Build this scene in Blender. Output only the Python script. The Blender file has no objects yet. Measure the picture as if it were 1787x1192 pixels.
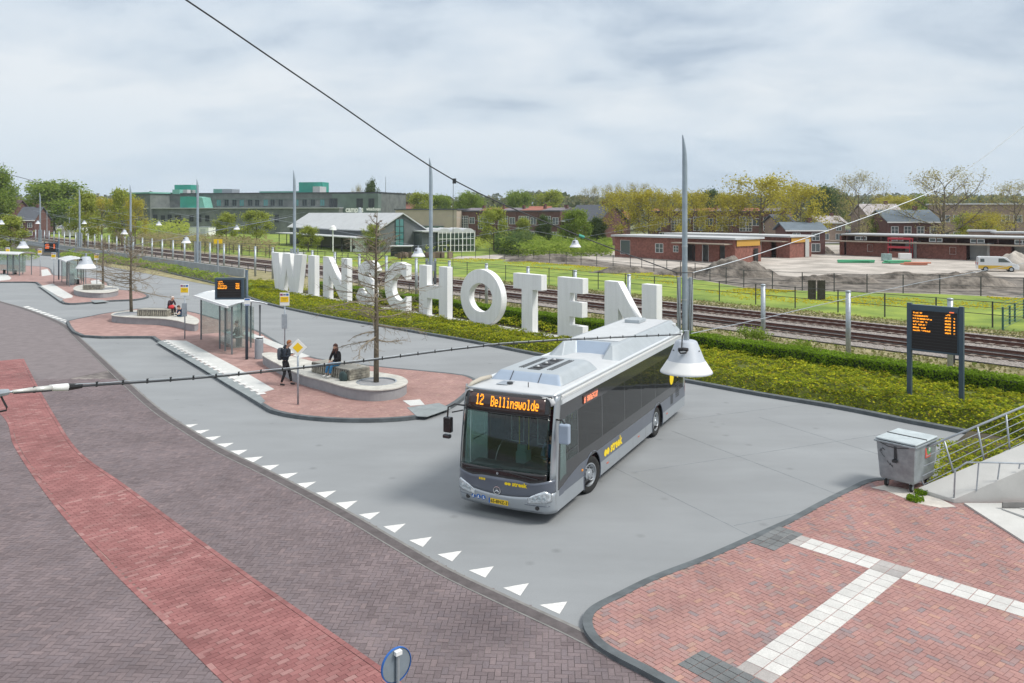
import bpy, bmesh, math, random
from mathutils import Vector, Matrix, noise
from mathutils.geometry import tessellate_polygon
R = math.radians
PI = math.pi
scene = bpy.context.scene
col = scene.collection

# ---------------------------------------------------------------- camera, sky, sun, exposure
F, CU, HZ, H = 1400.0, 893.5, 372.0, 7.25       # focal length in px of a 1787 px wide frame, centre column, horizon row, eye height
cam = bpy.data.cameras.new('camera')
camo = bpy.data.objects.new('camera', cam)
col.objects.link(camo)
camo.location = (0, 0, H)
camo.rotation_euler = (R(90), 0, 0)
cam.sensor_width = 36
cam.lens = F / 1787 * 36
cam.shift_y = -(596 - HZ) / 1787
cam.clip_end = 6000
cam.clip_start = .1
scene.camera = camo

world = bpy.data.worlds.new('World')
scene.world = world
world.use_nodes = True
SUN_EL, SUN_AZ = 52, 112        # azimuth clockwise from +Y
def build_world():
    nt = world.node_tree
    nt.nodes.clear()
    N = nt.nodes.new
    L = nt.links.new
    out = N('ShaderNodeOutputWorld')
    bg = N('ShaderNodeBackground')
    bg.inputs[1].default_value = 0.1
    sky = N('ShaderNodeTexSky')
    sky.sky_type = 'NISHITA'
    sky.sun_disc = False
    sky.sun_elevation = R(SUN_EL)
    sky.sun_rotation = R(SUN_AZ)
    tc = N('ShaderNodeTexCoord')
    sep = N('ShaderNodeSeparateXYZ')
    L(tc.outputs['Generated'], sep.inputs[0])
    # project the direction on a flat cloud deck
    mx = N('ShaderNodeMath'); mx.operation = 'MAXIMUM'; mx.inputs[1].default_value = 0.0
    L(sep.outputs[2], mx.inputs[0])
    ad = N('ShaderNodeMath'); ad.operation = 'ADD'; ad.inputs[1].default_value = 0.26
    L(mx.outputs[0], ad.inputs[0])
    dv = N('ShaderNodeVectorMath'); dv.operation = 'DIVIDE'
    cb = N('ShaderNodeCombineXYZ')
    for i in range(3): L(ad.outputs[0], cb.inputs[i])
    L(tc.outputs['Generated'], dv.inputs[0]); L(cb.outputs[0], dv.inputs[1])
    mp = N('ShaderNodeMapping'); mp.inputs['Scale'].default_value = (1.0, 1.25, .35); mp.inputs['Location'].default_value = (11.5, .7, 0)
    L(dv.outputs[0], mp.inputs[0])
    def nz(scale, det, rough, dist=0.0):
        n = N('ShaderNodeTexNoise'); n.inputs['Scale'].default_value = scale; n.inputs['Detail'].default_value = det
        n.inputs['Roughness'].default_value = rough; n.inputs['Distortion'].default_value = dist
        L(mp.outputs[0], n.inputs['Vector']); return n
    n1 = nz(.85, 5, .50, .35); n2 = nz(2.8, 7, .5, .3)
    mixn = N('ShaderNodeMix'); mixn.data_type = 'FLOAT'; mixn.inputs[0].default_value = .36
    L(n1.outputs[0], mixn.inputs[2]); L(n2.outputs[0], mixn.inputs[3])
    cr = N('ShaderNodeValToRGB')
    e = cr.color_ramp.elements
    e[0].position = .40; e[0].color = (3.5, 4.15, 4.95, 1)
    e[1].position = .585; e[1].color = (6.1, 6.45, 6.75, 1)
    m = e.new(.47); m.color = (4.9, 5.5, 6.1, 1)
    L(mixn.outputs[0], cr.inputs[0])
    # the air near the horizon is smoother and bluer
    hz = N('ShaderNodeMapRange'); hz.inputs[1].default_value = 0.0; hz.inputs[2].default_value = .14; hz.inputs[3].default_value = .85; hz.inputs[4].default_value = 0
    L(mx.outputs[0], hz.inputs[0])
    mh = N('ShaderNodeMix'); mh.data_type = 'RGBA'; mh.inputs[7].default_value = (4.4, 5.35, 6.4, 1)
    L(hz.outputs[0], mh.inputs[0]); L(cr.outputs[0], mh.inputs[6])
    ms = N('ShaderNodeMix'); ms.data_type = 'RGBA'; ms.inputs[0].default_value = .93
    L(sky.outputs[0], ms.inputs[6]); L(mh.outputs[2], ms.inputs[7])
    zg = N('ShaderNodeMapRange'); zg.inputs[1].default_value = .15; zg.inputs[2].default_value = 1.0; zg.inputs[3].default_value = 1.0; zg.inputs[4].default_value = 1.35
    L(mx.outputs[0], zg.inputs[0])
    zw = N('ShaderNodeMapRange'); zw.inputs[1].default_value = .25; zw.inputs[2].default_value = .9; zw.inputs[3].default_value = 0; zw.inputs[4].default_value = .75; L(mx.outputs[0], zw.inputs[0])
    zm = N('ShaderNodeMix'); zm.data_type = 'RGBA'; zm.inputs[7].default_value = (5.9, 6.0, 6.1, 1); L(zw.outputs[0], zm.inputs[0]); L(ms.outputs[2], zm.inputs[6])
    zs = N('ShaderNodeVectorMath'); zs.operation = 'SCALE'; L(zm.outputs[2], zs.inputs[0]); L(zg.outputs[0], zs.inputs['Scale'])
    L(zs.outputs[0], bg.inputs[0]); L(bg.outputs[0], out.inputs[0])
build_world()

sun = bpy.data.lights.new('sun', 'SUN')
sun.energy = 2.3
sun.angle = R(15)
sun.color = (1, .95, .87)
suno = bpy.data.objects.new('sun', sun)
col.objects.link(suno)
sd = Vector((math.sin(R(SUN_AZ)) * math.cos(R(SUN_EL)), math.cos(R(SUN_AZ)) * math.cos(R(SUN_EL)), math.sin(R(SUN_EL))))
suno.rotation_euler = sd.to_track_quat('Z', 'Y').to_euler()
scene.view_settings.view_transform = 'Standard'
scene.view_settings.look = 'None'
scene.view_settings.gamma = 1
scene.view_settings.use_curve_mapping = False
scene.view_settings.exposure = 0.45

# ---------------------------------------------------------------- helpers
def P(u, v, z=0.0):                     # survey: ground point (or point at height z) seen at a photo position
    Y = F * (H - z) / (v - HZ)
    return Vector(((u - CU) * Y / F, Y, z))
def A(u, Y, z=0.0):
    return Vector(((u - CU) * Y / F, Y, z))
def ZV(v, Y): return H - (v - HZ) * Y / F
TD, ND = Vector((.656, -.755, 0)), Vector((.755, .656, 0))
def TN(t, n, z=0.0):                    # along / across the railway
    v = TD * t + ND * n
    return Vector((v.x, v.y, z))
TANG = math.atan2(-.755, .656)

def prop(o, label=None, cat=None, group=None, kind=None):
    if label: o['label'] = label
    if cat: o['category'] = cat
    if group: o['group'] = group
    if kind: o['kind'] = kind
    return o
def thing(name, label, cat, loc=(0, 0, 0), rz=0.0, group=None):
    o = bpy.data.objects.new(name, None)
    col.objects.link(o)
    o.location = loc
    o.rotation_euler = (0, 0, rz)
    o.empty_display_size = .2
    return prop(o, label, cat, group)
def kids(o): return [c for c in bpy.data.objects if c.parent == o]
KID = {}
def link(name, me, parent=None):
    o = bpy.data.objects.new(name, me)
    col.objects.link(o)
    if parent is not None:
        o.parent = parent
        KID.setdefault(parent.name, []).append(o)
    return o
def dup(root, loc, rz=0.0, label=None, group=None, scale=None):
    def cp(o, par):
        c = o.copy(); col.objects.link(c); c.parent = par
        if par is not None: KID.setdefault(par.name, []).append(c)
        for k in KID.get(o.name, []): cp(k, c)
        return c
    r = cp(root, None)
    r.location = loc
    r.rotation_euler = (0, 0, rz)
    if scale: r.scale = (scale,) * 3 if not hasattr(scale, '__len__') else scale
    if label: r['label'] = label
    if group: r['group'] = group
    return r

class MB:
    def __init__(s): s.v = []; s.f = []; s.m = []
    def add(s, vs, fs, m=0):
        k = len(s.v); s.v += [tuple(v) for v in vs]; s.f += [tuple(i + k for i in f) for f in fs]; s.m += [m] * len(fs); return s
    def box(s, c, d, rz=0.0, m=0, rot=None, taper=1.0):
        x, y, z = d[0] / 2, d[1] / 2, d[2] / 2
        M = rot or Matrix.Rotation(rz, 3, 'Z'); c = Vector(c)
        vs = []
        for sx, sy, sz in ((-1,-1,-1),(1,-1,-1),(1,1,-1),(-1,1,-1),(-1,-1,1),(1,-1,1),(1,1,1),(-1,1,1)):
            k = taper if sz > 0 else 1
            vs.append(c + M @ Vector((sx * x * k, sy * y * k, sz * z)))
        return s.add(vs, [(0,3,2,1),(4,5,6,7),(0,1,5,4),(1,2,6,5),(2,3,7,6),(3,0,4,7)], m)
    def bar(s, a, b, w, h=None, m=0):
        a, b = Vector(a), Vector(b); d = b - a; L = d.length
        q = d.to_track_quat('X', 'Z').to_matrix()
        return s.box((a + b) / 2, (L, w, h or w), m=m, rot=q)
    def tube(s, pts, r, n=8, m=0, cap=True):
        pts = [Vector(p) for p in pts]; rs = r if hasattr(r, '__len__') else [r] * len(pts)
        k = len(s.v); up = None
        for i, p in enumerate(pts):
            d = (pts[min(i + 1, len(pts) - 1)] - pts[max(i - 1, 0)]).normalized()
            if up is None: up = Vector((0, 0, 1)) if abs(d.z) < .9 else Vector((1, 0, 0))
            a = d.cross(up); a.normalize(); b = d.cross(a).normalized(); up = -b if False else up
            for j in range(n):
                t = 2 * PI * j / n; s.v.append(tuple(p + (a * math.cos(t) + b * math.sin(t)) * rs[i]))
        for i in range(len(pts) - 1):
            for j in range(n):
                j2 = (j + 1) % n
                s.f.append((k + i * n + j, k + i * n + j2, k + (i + 1) * n + j2, k + (i + 1) * n + j)); s.m.append(m)
        if cap:
            s.f.append(tuple(k + j for j in range(n))); s.m.append(m)
            e = k + (len(pts) - 1) * n; s.f.append(tuple(e + n - 1 - j for j in range(n))); s.m.append(m)
        return s
    def lathe(s, prof, c=(0, 0, 0), n=20, m=0, axis='Z', cap=True):
        k = len(s.v); c = Vector(c)
        for r, z in prof:
            for j in range(n):
                t = 2 * PI * j / n
                p = Vector((r * math.cos(t), r * math.sin(t), z))
                if axis == 'Y': p = Vector((p.x, p.z, p.y))
                if axis == 'X': p = Vector((p.z, p.x, p.y))
                s.v.append(tuple(c + p))
        for i in range(len(prof) - 1):
            for j in range(n):
                j2 = (j + 1) % n
                s.f.append((k + i * n + j, k + i * n + j2, k + (i + 1) * n + j2, k + (i + 1) * n + j)); s.m.append(m)
        if cap:
            s.f.append(tuple(k + n - 1 - j for j in range(n))); s.m.append(m)
            e = k + (len(prof) - 1) * n; s.f.append(tuple(e + j for j in range(n))); s.m.append(m)
        return s
    def prism(s, poly, z0, z1, m=0, fn=None):
        # poly: 2-D outline; fn maps (a, b, h) to 3-D
        fn = fn or (lambda a, b, h: (a, b, h))
        n = len(poly); k = len(s.v)
        for h in (z0, z1):
            for p in poly: s.v.append(tuple(fn(p[0], p[1], h)))
        tris = tessellate_polygon([[Vector((p[0], p[1], 0)) for p in poly]])
        for t in tris:
            s.f.append((k + n + t[0], k + n + t[1], k + n + t[2])); s.m.append(m)
            s.f.append((k + t[2], k + t[1], k + t[0])); s.m.append(m)
        for i in range(n):
            j = (i + 1) % n
            s.f.append((k + i, k + j, k + n + j, k + n + i)); s.m.append(m)
        return s
    def sheet(s, pts, m=0):
        k = len(s.v); s.v += [tuple(p) for p in pts]
        for t in tessellate_polygon([[Vector((p[0], p[1], 0)) for p in pts]]):
            a, b, c = (Vector(pts[i]) for i in t)
            if (b - a).cross(c - a).z < 0: t = (t[0], t[2], t[1])
            s.f.append(tuple(k + i for i in t)); s.m.append(m)
        return s
    def ribbon(s, pts, a, b, z0, z1, m=0, closed=False):
        # a strip along a polyline from offset a to offset b (left positive), from z0 up to z1
        n = len(pts); k = len(s.v); P2 = [Vector((p[0], p[1], 0)) for p in pts]
        for i in range(n):
            if closed: d = P2[(i + 1) % n] - P2[i - 1]
            else: d = P2[min(i + 1, n - 1)] - P2[max(i - 1, 0)]
            d.normalize(); nn = Vector((-d.y, d.x, 0)); bz = pts[i][2] if len(pts[i]) > 2 and False else 0
            for o_, z in ((a, z0), (a, z1), (b, z1), (b, z0)):
                q = P2[i] + nn * o_; s.v.append((q.x, q.y, z))
        for i in range(n if closed else n - 1):
            j = (i + 1) % n
            for q in range(4):
                q2 = (q + 1) % 4
                s.f.append((k + i * 4 + q, k + i * 4 + q2, k + j * 4 + q2, k + j * 4 + q)); s.m.append(m)
        if not closed:
            s.f.append((k, k + 3, k + 2, k + 1)); s.m.append(m)
            e = k + (n - 1) * 4; s.f.append((e, e + 1, e + 2, e + 3)); s.m.append(m)
        return s
    def mesh(s, name, mats, smooth=False, fix=True):
        me = bpy.data.meshes.new(name); me.from_pydata(s.v, [], s.f)
        for mt in (mats if isinstance(mats, (list, tuple)) else [mats]): me.materials.append(mt)
        if len(me.materials) > 1: me.polygons.foreach_set('material_index', s.m)
        if fix and len(s.f) < 60000:
            bm = bmesh.new(); bm.from_mesh(me); bmesh.ops.recalc_face_normals(bm, faces=bm.faces); bm.to_mesh(me); bm.free()
        if smooth: me.polygons.foreach_set('use_smooth', [True] * len(me.polygons))
        me.update(); return me
    def build(s, name, mats, parent=None, smooth=False, bevel=0, fix=True, solid=0):
        o = link(name, s.mesh(name, mats, smooth, fix), parent)
        if solid: md = o.modifiers.new('solid', 'SOLIDIFY'); md.thickness = solid; md.offset = -1
        if bevel: md = o.modifiers.new('bevel', 'BEVEL'); md.width = bevel; md.segments = 2; md.limit_method = 'ANGLE'
        return o

def spline(pts, n=6, closed=False):
    pts = [Vector(p) for p in pts]; out = []; L = len(pts)
    for i in range(L if closed else L - 1):
        g = lambda k: pts[k % L] if closed else pts[max(0, min(L - 1, k))]
        p0, p1, p2, p3 = g(i - 1), g(i), g(i + 1), g(i + 2)
        for j in range(n):
            t = j / n
            out.append(.5 * ((2 * p1) + (p2 - p0) * t + (2 * p0 - 5 * p1 + 4 * p2 - p3) * t * t + (3 * p1 - p0 - 3 * p2 + p3) * t ** 3))
    if not closed: out.append(pts[-1])
    return out
def inside(x, y, poly):
    c = False; j = len(poly) - 1
    for i in range(len(poly)):
        xi, yi = poly[i][0], poly[i][1]; xj, yj = poly[j][0], poly[j][1]
        if (yi > y) != (yj > y) and x < (xj - xi) * (y - yi) / (yj - yi) + xi: c = not c
        j = i
    return c

# ---------------------------------------------------------------- materials
MATS = {}
def mat(name, c, rough=.7, metal=0.0, vary=0.0, scale=3.0, c2=None, bump=0.0, bscale=30.0, spec=.5, rand=0.0, emit=0.0, coat=0.0, detail=6, ramp=None, bdist=.01):
    """principled surface: base colour with noise variation, optional second colour patches, random tint per object/island"""
    if name in MATS: return MATS[name]
    m = bpy.data.materials.new(name); m.use_nodes = True; MATS[name] = m
    nt = m.node_tree; b = nt.nodes['Principled BSDF']; N = nt.nodes.new; L = nt.links.new
    b.inputs['Roughness'].default_value = rough; b.inputs['Metallic'].default_value = metal
    b.inputs['Specular IOR Level'].default_value = spec
    b.inputs['Base Color'].default_value = (*c, 1)
    if coat: b.inputs['Coat Weight'].default_value = coat; b.inputs['Coat Roughness'].default_value = .06
    if emit: b.inputs['Emission Color'].default_value = (*c, 1); b.inputs['Emission Strength'].default_value = emit
    src = None
    geo = N('ShaderNodeNewGeometry')
    if vary or c2:
        n = N('ShaderNodeTexNoise'); n.inputs['Scale'].default_value = scale; n.inputs['Detail'].default_value = detail; n.inputs['Roughness'].default_value = .62
        L(geo.outputs['Position'], n.inputs['Vector'])
        cr = N('ShaderNodeValToRGB'); L(n.outputs[0], cr.inputs[0])
        a, d = ramp or (.36, .66)
        cr.color_ramp.elements[0].position = a; cr.color_ramp.elements[1].position = d
        cc = c2 or c
        cr.color_ramp.elements[0].color = (*[x * (1 - vary) for x in c], 1)
        cr.color_ramp.elements[1].color = (*[min(1, x * (1 + vary)) for x in cc], 1)
        src = cr.outputs[0]
    if rand:
        oi = N('ShaderNodeObjectInfo'); ad = N('ShaderNodeMath'); ad.operation = 'ADD'
        L(oi.outputs['Random'], ad.inputs[0]); L(geo.outputs['Random Per Island'], ad.inputs[1])
        fr = N('ShaderNodeMath'); fr.operation = 'FRACT'; L(ad.outputs[0], fr.inputs[0])
        mr = N('ShaderNodeMapRange'); mr.inputs[3].default_value = 1 - rand; mr.inputs[4].default_value = 1 + rand; L(fr.outputs[0], mr.inputs[0])
        vm = N('ShaderNodeVectorMath'); vm.operation = 'SCALE'
        if src: L(src, vm.inputs[0])
        else: vm.inputs[0].default_value = c
        L(mr.outputs[0], vm.inputs['Scale']); src = vm.outputs[0]
    if src: L(src, b.inputs['Base Color'])
    if bump:
        n2 = N('ShaderNodeTexNoise'); n2.inputs['Scale'].default_value = bscale; n2.inputs['Detail'].default_value = 5
        L(geo.outputs['Position'], n2.inputs['Vector'])
        bp = N('ShaderNodeBump'); bp.inputs['Strength'].default_value = bump; bp.inputs['Distance'].default_value = bdist
        L(n2.outputs[0], bp.inputs['Height']); L(bp.outputs[0], b.inputs['Normal'])
    return m
def ramp_mat(name, stops, rough=.85, scale=.5, stain=.25, sscale=1.5, bump=.3, bscale=60, spec=.3):
    """pieces: colour picked at random for each piece from stops, plus wide stains"""
    if name in MATS: return MATS[name]
    m = bpy.data.materials.new(name); m.use_nodes = True; MATS[name] = m
    nt = m.node_tree; b = nt.nodes['Principled BSDF']; N = nt.nodes.new; L = nt.links.new
    b.inputs['Roughness'].default_value = rough; b.inputs['Specular IOR Level'].default_value = spec
    geo = N('ShaderNodeNewGeometry'); oi = N('ShaderNodeObjectInfo')
    ad = N('ShaderNodeMath'); ad.operation = 'ADD'; L(oi.outputs['Random'], ad.inputs[0]); L(geo.outputs['Random Per Island'], ad.inputs[1])
    fr = N('ShaderNodeMath'); fr.operation = 'FRACT'; L(ad.outputs[0], fr.inputs[0])
    cr = N('ShaderNodeValToRGB'); L(fr.outputs[0], cr.inputs[0])
    el = cr.color_ramp.elements
    while len(el) < len(stops): el.new(.5)
    for i, (p, c) in enumerate(stops): el[i].position = p; el[i].color = (*c, 1)
    n = N('ShaderNodeTexNoise'); n.inputs['Scale'].default_value = sscale; n.inputs['Detail'].default_value = 7; n.inputs['Roughness'].default_value = .65
    L(geo.outputs['Position'], n.inputs['Vector'])
    mr = N('ShaderNodeMapRange'); mr.inputs[1].default_value = .3; mr.inputs[2].default_value = .7; mr.inputs[3].default_value = 1 - stain; mr.inputs[4].default_value = 1 + stain
    L(n.outputs[0], mr.inputs[0])
    n3 = N('ShaderNodeTexNoise'); n3.inputs['Scale'].default_value = 45; n3.inputs['Detail'].default_value = 4
    L(geo.outputs['Position'], n3.inputs['Vector'])
    m3 = N('ShaderNodeMapRange'); m3.inputs[1].default_value = .3; m3.inputs[2].default_value = .7; m3.inputs[3].default_value = .88; m3.inputs[4].default_value = 1.12
    L(n3.outputs[0], m3.inputs[0])
    mm = N('ShaderNodeMath'); mm.operation = 'MULTIPLY'; L(mr.outputs[0], mm.inputs[0]); L(m3.outputs[0], mm.inputs[1])
    vm = N('ShaderNodeVectorMath'); vm.operation = 'SCALE'; L(cr.outputs[0], vm.inputs[0]); L(mm.outputs[0], vm.inputs['Scale'])
    L(vm.outputs[0], b.inputs['Base Color'])
    bp = N('ShaderNodeBump'); bp.inputs['Strength'].default_value = bump; bp.inputs['Distance'].default_value = .004
    L(n3.outputs[0], bp.inputs['Height']); L(bp.outputs[0], b.inputs['Normal'])
    return m
def glass(name, tint, alpha, rough=.03, body=.12, refl=.75):
    """thin pane: tinted see-through with a mirror coat"""
    if name in MATS: return MATS[name]
    m = bpy.data.materials.new(name); m.use_nodes = True; MATS[name] = m
    nt = m.node_tree; nt.nodes.clear(); N = nt.nodes.new; L = nt.links.new
    o = N('ShaderNodeOutputMaterial'); t = N('ShaderNodeBsdfTransparent'); t.inputs[0].default_value = (*tint, 1)
    p = N('ShaderNodeBsdfDiffuse'); p.inputs[0].default_value = (*[x * body for x in tint], 1)
    mx = N('ShaderNodeMixShader'); mx.inputs[0].default_value = alpha
    L(t.outputs[0], mx.inputs[1]); L(p.outputs[0], mx.inputs[2])
    g = N('ShaderNodeBsdfGlossy'); g.inputs['Roughness'].default_value = rough
    lw_ = N('ShaderNodeLayerWeight'); pw_ = N('ShaderNodeMath'); pw_.operation = 'POWER'; pw_.inputs[1].default_value = 3.5; L(lw_.outputs['Facing'], pw_.inputs[0])
    fr = N('ShaderNodeMapRange'); fr.inputs[3].default_value = .05; fr.inputs[4].default_value = refl; L(pw_.outputs[0], fr.inputs[0])
    m2 = N('ShaderNodeMixShader'); L(fr.outputs[0], m2.inputs[0]); L(mx.outputs[0], m2.inputs[1]); L(g.outputs[0], m2.inputs[2])
    L(m2.outputs[0], o.inputs[0]); return m
def leaf(name, stops, rough=.8, trans=.48, stain=.22, sscale=.8):
    if name in MATS: return MATS[name]
    m = ramp_mat(name, stops, rough=.85, stain=stain, sscale=sscale, bump=0, spec=.06)
    nt = m.node_tree; b = nt.nodes['Principled BSDF']; src = b.inputs['Base Color'].links[0].from_socket
    t = nt.nodes.new('ShaderNodeBsdfTranslucent'); mx = nt.nodes.new('ShaderNodeMixShader'); mx.inputs[0].default_value = trans
    nt.links.new(src, t.inputs[0]); nt.links.new(b.outputs[0], mx.inputs[1]); nt.links.new(t.outputs[0], mx.inputs[2])
    nt.links.new(mx.outputs[0], nt.nodes['Material Output'].inputs[0])
    return m

def stained(name, c, streak=(3, 3, .35), amt=.12, spots=0.0, rough=.7, grime=None, wear=None, bump=.2):
    """large surface with streaky wear, soft patches and small dark spots"""
    if name in MATS: return MATS[name]
    m = bpy.data.materials.new(name); m.use_nodes = True; MATS[name] = m
    nt = m.node_tree; b = nt.nodes['Principled BSDF']; N = nt.nodes.new; L = nt.links.new
    b.inputs['Roughness'].default_value = rough; b.inputs['Specular IOR Level'].default_value = .35
    geo = N('ShaderNodeNewGeometry')
    def noise_(scale, mapping=None, det=7, lo=.3, hi=.7, a=0., b_=1., rot=0):
        n = N('ShaderNodeTexNoise'); n.inputs['Scale'].default_value = scale; n.inputs['Detail'].default_value = det; n.inputs['Roughness'].default_value = .6
        if mapping:
            mp = N('ShaderNodeMapping'); mp.inputs['Scale'].default_value = mapping; mp.inputs['Rotation'].default_value = (0, 0, rot); L(geo.outputs['Position'], mp.inputs[0]); L(mp.outputs[0], n.inputs['Vector'])
        else: L(geo.outputs['Position'], n.inputs['Vector'])
        r = N('ShaderNodeMapRange'); r.inputs[1].default_value = lo; r.inputs[2].default_value = hi; r.inputs[3].default_value = a; r.inputs[4].default_value = b_; L(n.outputs[0], r.inputs[0]); return r.outputs[0], n
    k, _ = noise_(1.0, streak, a=1 - amt, b_=1 + amt * .6)
    k2, _ = noise_(.22, None, a=1 - amt * .8, b_=1 + amt * .5)
    k3, n3 = noise_(38, None, 3, a=.94, b_=1.06)
    outs = [k, k2, k3]
    if wear: outs.append(noise_(1.0, wear, a=1 - amt, b_=1 + amt * .4, lo=.38, hi=.62, rot=R(38))[0])
    if spots:
        v = N('ShaderNodeTexVoronoi'); v.inputs['Scale'].default_value = .9; L(geo.outputs['Position'], v.inputs['Vector'])
        r = N('ShaderNodeMapRange'); r.inputs[1].default_value = .02; r.inputs[2].default_value = .13; r.inputs[3].default_value = 1 - spots; r.inputs[4].default_value = 1; L(v.outputs['Distance'], r.inputs[0]); outs.append(r.outputs[0])
    cur = outs[0]
    for o_ in outs[1:]:
        mm = N('ShaderNodeMath'); mm.operation = 'MULTIPLY'; L(cur, mm.inputs[0]); L(o_, mm.inputs[1]); cur = mm.outputs[0]
    vm = N('ShaderNodeVectorMath'); vm.operation = 'SCALE'; vm.inputs[0].default_value = c; L(cur, vm.inputs['Scale']); src = vm.outputs[0]
    if grime:
        f, _ = noise_(2.0, (2.5, 2.5, .25), a=0, b_=.40, lo=.50, hi=.74); mx = N('ShaderNodeMix'); mx.data_type = 'RGBA'; mx.inputs[7].default_value = (*grime, 1); L(f, mx.inputs[0]); L(src, mx.inputs[6]); src = mx.outputs[2]
    L(src, b.inputs['Base Color'])
    bp = N('ShaderNodeBump'); bp.inputs['Strength'].default_value = bump; bp.inputs['Distance'].default_value = .004; L(n3.outputs[0], bp.inputs['Height']); L(bp.outputs[0], b.inputs['Normal'])
    return m

M = dict(
    grass=mat('grass_field', (.145, .235, .032), .95, vary=.25, scale=.22, c2=(.225, .285, .038), bump=.6, bscale=8, detail=10, bdist=.05),
    terrain=mat('far_ground', (.10, .13, .045), .95, vary=.3, scale=.03, c2=(.15, .15, .07)),
    dry=mat('dry_verge', (.23, .22, .095), .95, vary=.25, scale=1.1, c2=(.30, .26, .15), bump=.8, bscale=12, bdist=.05),
    ballast=mat('ballast_stones', (.17, .145, .125), .95, vary=.45, scale=14, c2=(.33, .30, .28), bump=1.0, bscale=22, bdist=.06),
    rust=mat('rusty_rail', (.115, .050, .036), .7, vary=.3, scale=6),
    sleeper=mat('sleeper_concrete', (.19, .16, .14), .9, rand=.15),
    asphalt=stained('grey_asphalt', (.262, .277, .290), (.3, .3, .3), .065, .22, .85, wear=(.16, .7, 1)),
    white=stained('white_letter_paint', (.78, .79, .795), (4, 4, .30), .07, 0, .55, grime=(.64, .655, .655)),
    seam=mat('seam_tar', (.235, .26, .28), .85, vary=.2, scale=3),
    road_base=mat('paver_joint_sand', (.12, .105, .105), .95, vary=.25, scale=.7, c2=(.30, .27, .25), ramp=(.42, .72), detail=5),
    red_base=mat('red_joint_sand', (.27, .18, .16), .95, vary=.2, scale=.9, c2=(.31, .22, .20)),
    far_road=mat('far_pavers', (.180, .155, .160), .9, vary=.12, scale=2.0, detail=8),
    kerb=mat('dark_kerb_stone', (.100, .115, .125), .85, vary=.2, scale=3, bump=.2),
    kerb_light=mat('light_kerb_stone', (.20, .195, .19), .85, vary=.15, scale=3, bump=.2),
    gutter=mat('gutter_brick', (.12, .105, .108), .9, vary=.2, scale=4, bump=.3, rand=.2),
    paint=mat('road_paint', (.68, .68, .67), .7, vary=.16, scale=9),
    concrete=mat('pale_concrete', (.52, .52, .50), .85, vary=.08, scale=1.5, bump=.2),
    concrete_b=mat('planter_concrete', (.29, .295, .31), .85, vary=.08, scale=2.5, bump=.2),
    soil=mat('planting_soil', (.062, .052, .036), .95, vary=.3, scale=2, bump=.8),
    
    galv=mat('galvanised_steel', (.38, .42, .46), .45, metal=.55, vary=.12, scale=9),
    pole=mat('painted_pole', (.30, .36, .42), .45, metal=.2, vary=.10, scale=2),
    slate=mat('slate_blue_paint', (.045, .075, .105), .4, vary=.06, scale=5),
    dark=mat('dark_metal', (.03, .033, .038), .45, vary=.1, scale=5),
    black=mat('black_plastic', (.012, .012, .014), .4),
    rubber=mat('tyre_rubber', (.018, .018, .018), .85, vary=.2, scale=20),
    cable=mat('black_cable', (.03, .035, .042), .6, vary=.1, scale=5),
    lampw=mat('lamp_white', (.72, .73, .74), .5, vary=.04, scale=4),
    lampg=mat('lamp_grey', (.42, .46, .52), .5, vary=.04, scale=4),
    wood=mat('weathered_wood', (.21, .195, .165), .85, vary=.25, scale=6, c2=(.30, .28, .23), rand=.12, bump=.3),
    bark=mat('bark', (.125, .105, .075), .9, vary=.25, scale=9, bump=.5),
    bark_grey=mat('bark_grey', (.16, .145, .12), .9, vary=.25, scale=2),
    redbrick=mat('red_brick_wall', (.205, .080, .062), .9, vary=.16, scale=3, c2=(.25, .105, .08)),
    darkbrick=mat('dark_brick_wall', (.13, .065, .058), .9, vary=.16, scale=2),
    roof_white=mat('pale_roof', (.47, .49, .505), .7, vary=.06, scale=.6),
    roof_dark=mat('slate_roof', (.085, .095, .115), .8, vary=.15, scale=2),
    roof_red=mat('red_tile_roof', (.30, .11, .075), .85, vary=.2, scale=1),
    frame=mat('white_frame', (.72, .73, .72), .6),
    pane=mat('window_pane', (.085, .105, .115), .12, spec=.8),
    teal=mat('teal_panel', (.04, .30, .24), .5, vary=.1, scale=.4),
    teal_light=mat('teal_light_panel', (.18, .42, .36), .5, vary=.1, scale=.4),
    campus=mat('campus_brick', (.115, .135, .135), .85, vary=.16, scale=.35, c2=(.15, .165, .16)),
    campus2=mat('campus_brick_light', (.12, .165, .15), .85, vary=.15, scale=.3),
    sand=mat('building_sand', (.34, .31, .275), .95, vary=.16, scale=.25, c2=(.46, .42, .38), bump=.8, bscale=3, bdist=.08),
    dirt=mat('dark_dirt', (.085, .073, .062), .95, vary=.35, scale=.7, c2=(.19, .168, .145), bump=1, bscale=2.5, bdist=.2),
    yellow=mat('sign_yellow', (.80, .52, .01), .5),
    blue=mat('sign_blue', (.02, .12, .42), .5),
    red=mat('sign_red', (.55, .03, .03), .5),
    led=mat('led_orange', (1.0, .36, .02), .5, emit=1.0),
    ledred=mat('led_red', (1.0, .20, .06), .5, emit=.8),
    screen=mat('display_screen', (.014, .010, .010), .35),
    skin=mat('skin', (.50, .29, .21), .6),
)
M['pane_teal'] = mat('pane_teal', (.08, .22, .22), .15, spec=.8)
M['campus_grey'] = mat('shed_grey', (.125, .14, .145), .85, vary=.12, scale=.6)
M['roof_grey'] = mat('roof_grey_purple', (.17, .15, .17), .85, vary=.12, scale=1)
M['roof_slate'] = mat('roof_slate_blue', (.13, .165, .20), .8, vary=.12, scale=1)
M['roof_pale'] = mat('roof_pale_panels', (.36, .33, .33), .6, vary=.2, scale=.8)
M['roof_redbrown'] = mat('roof_redbrown', (.20, .085, .065), .85, vary=.15, scale=1)
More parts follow.
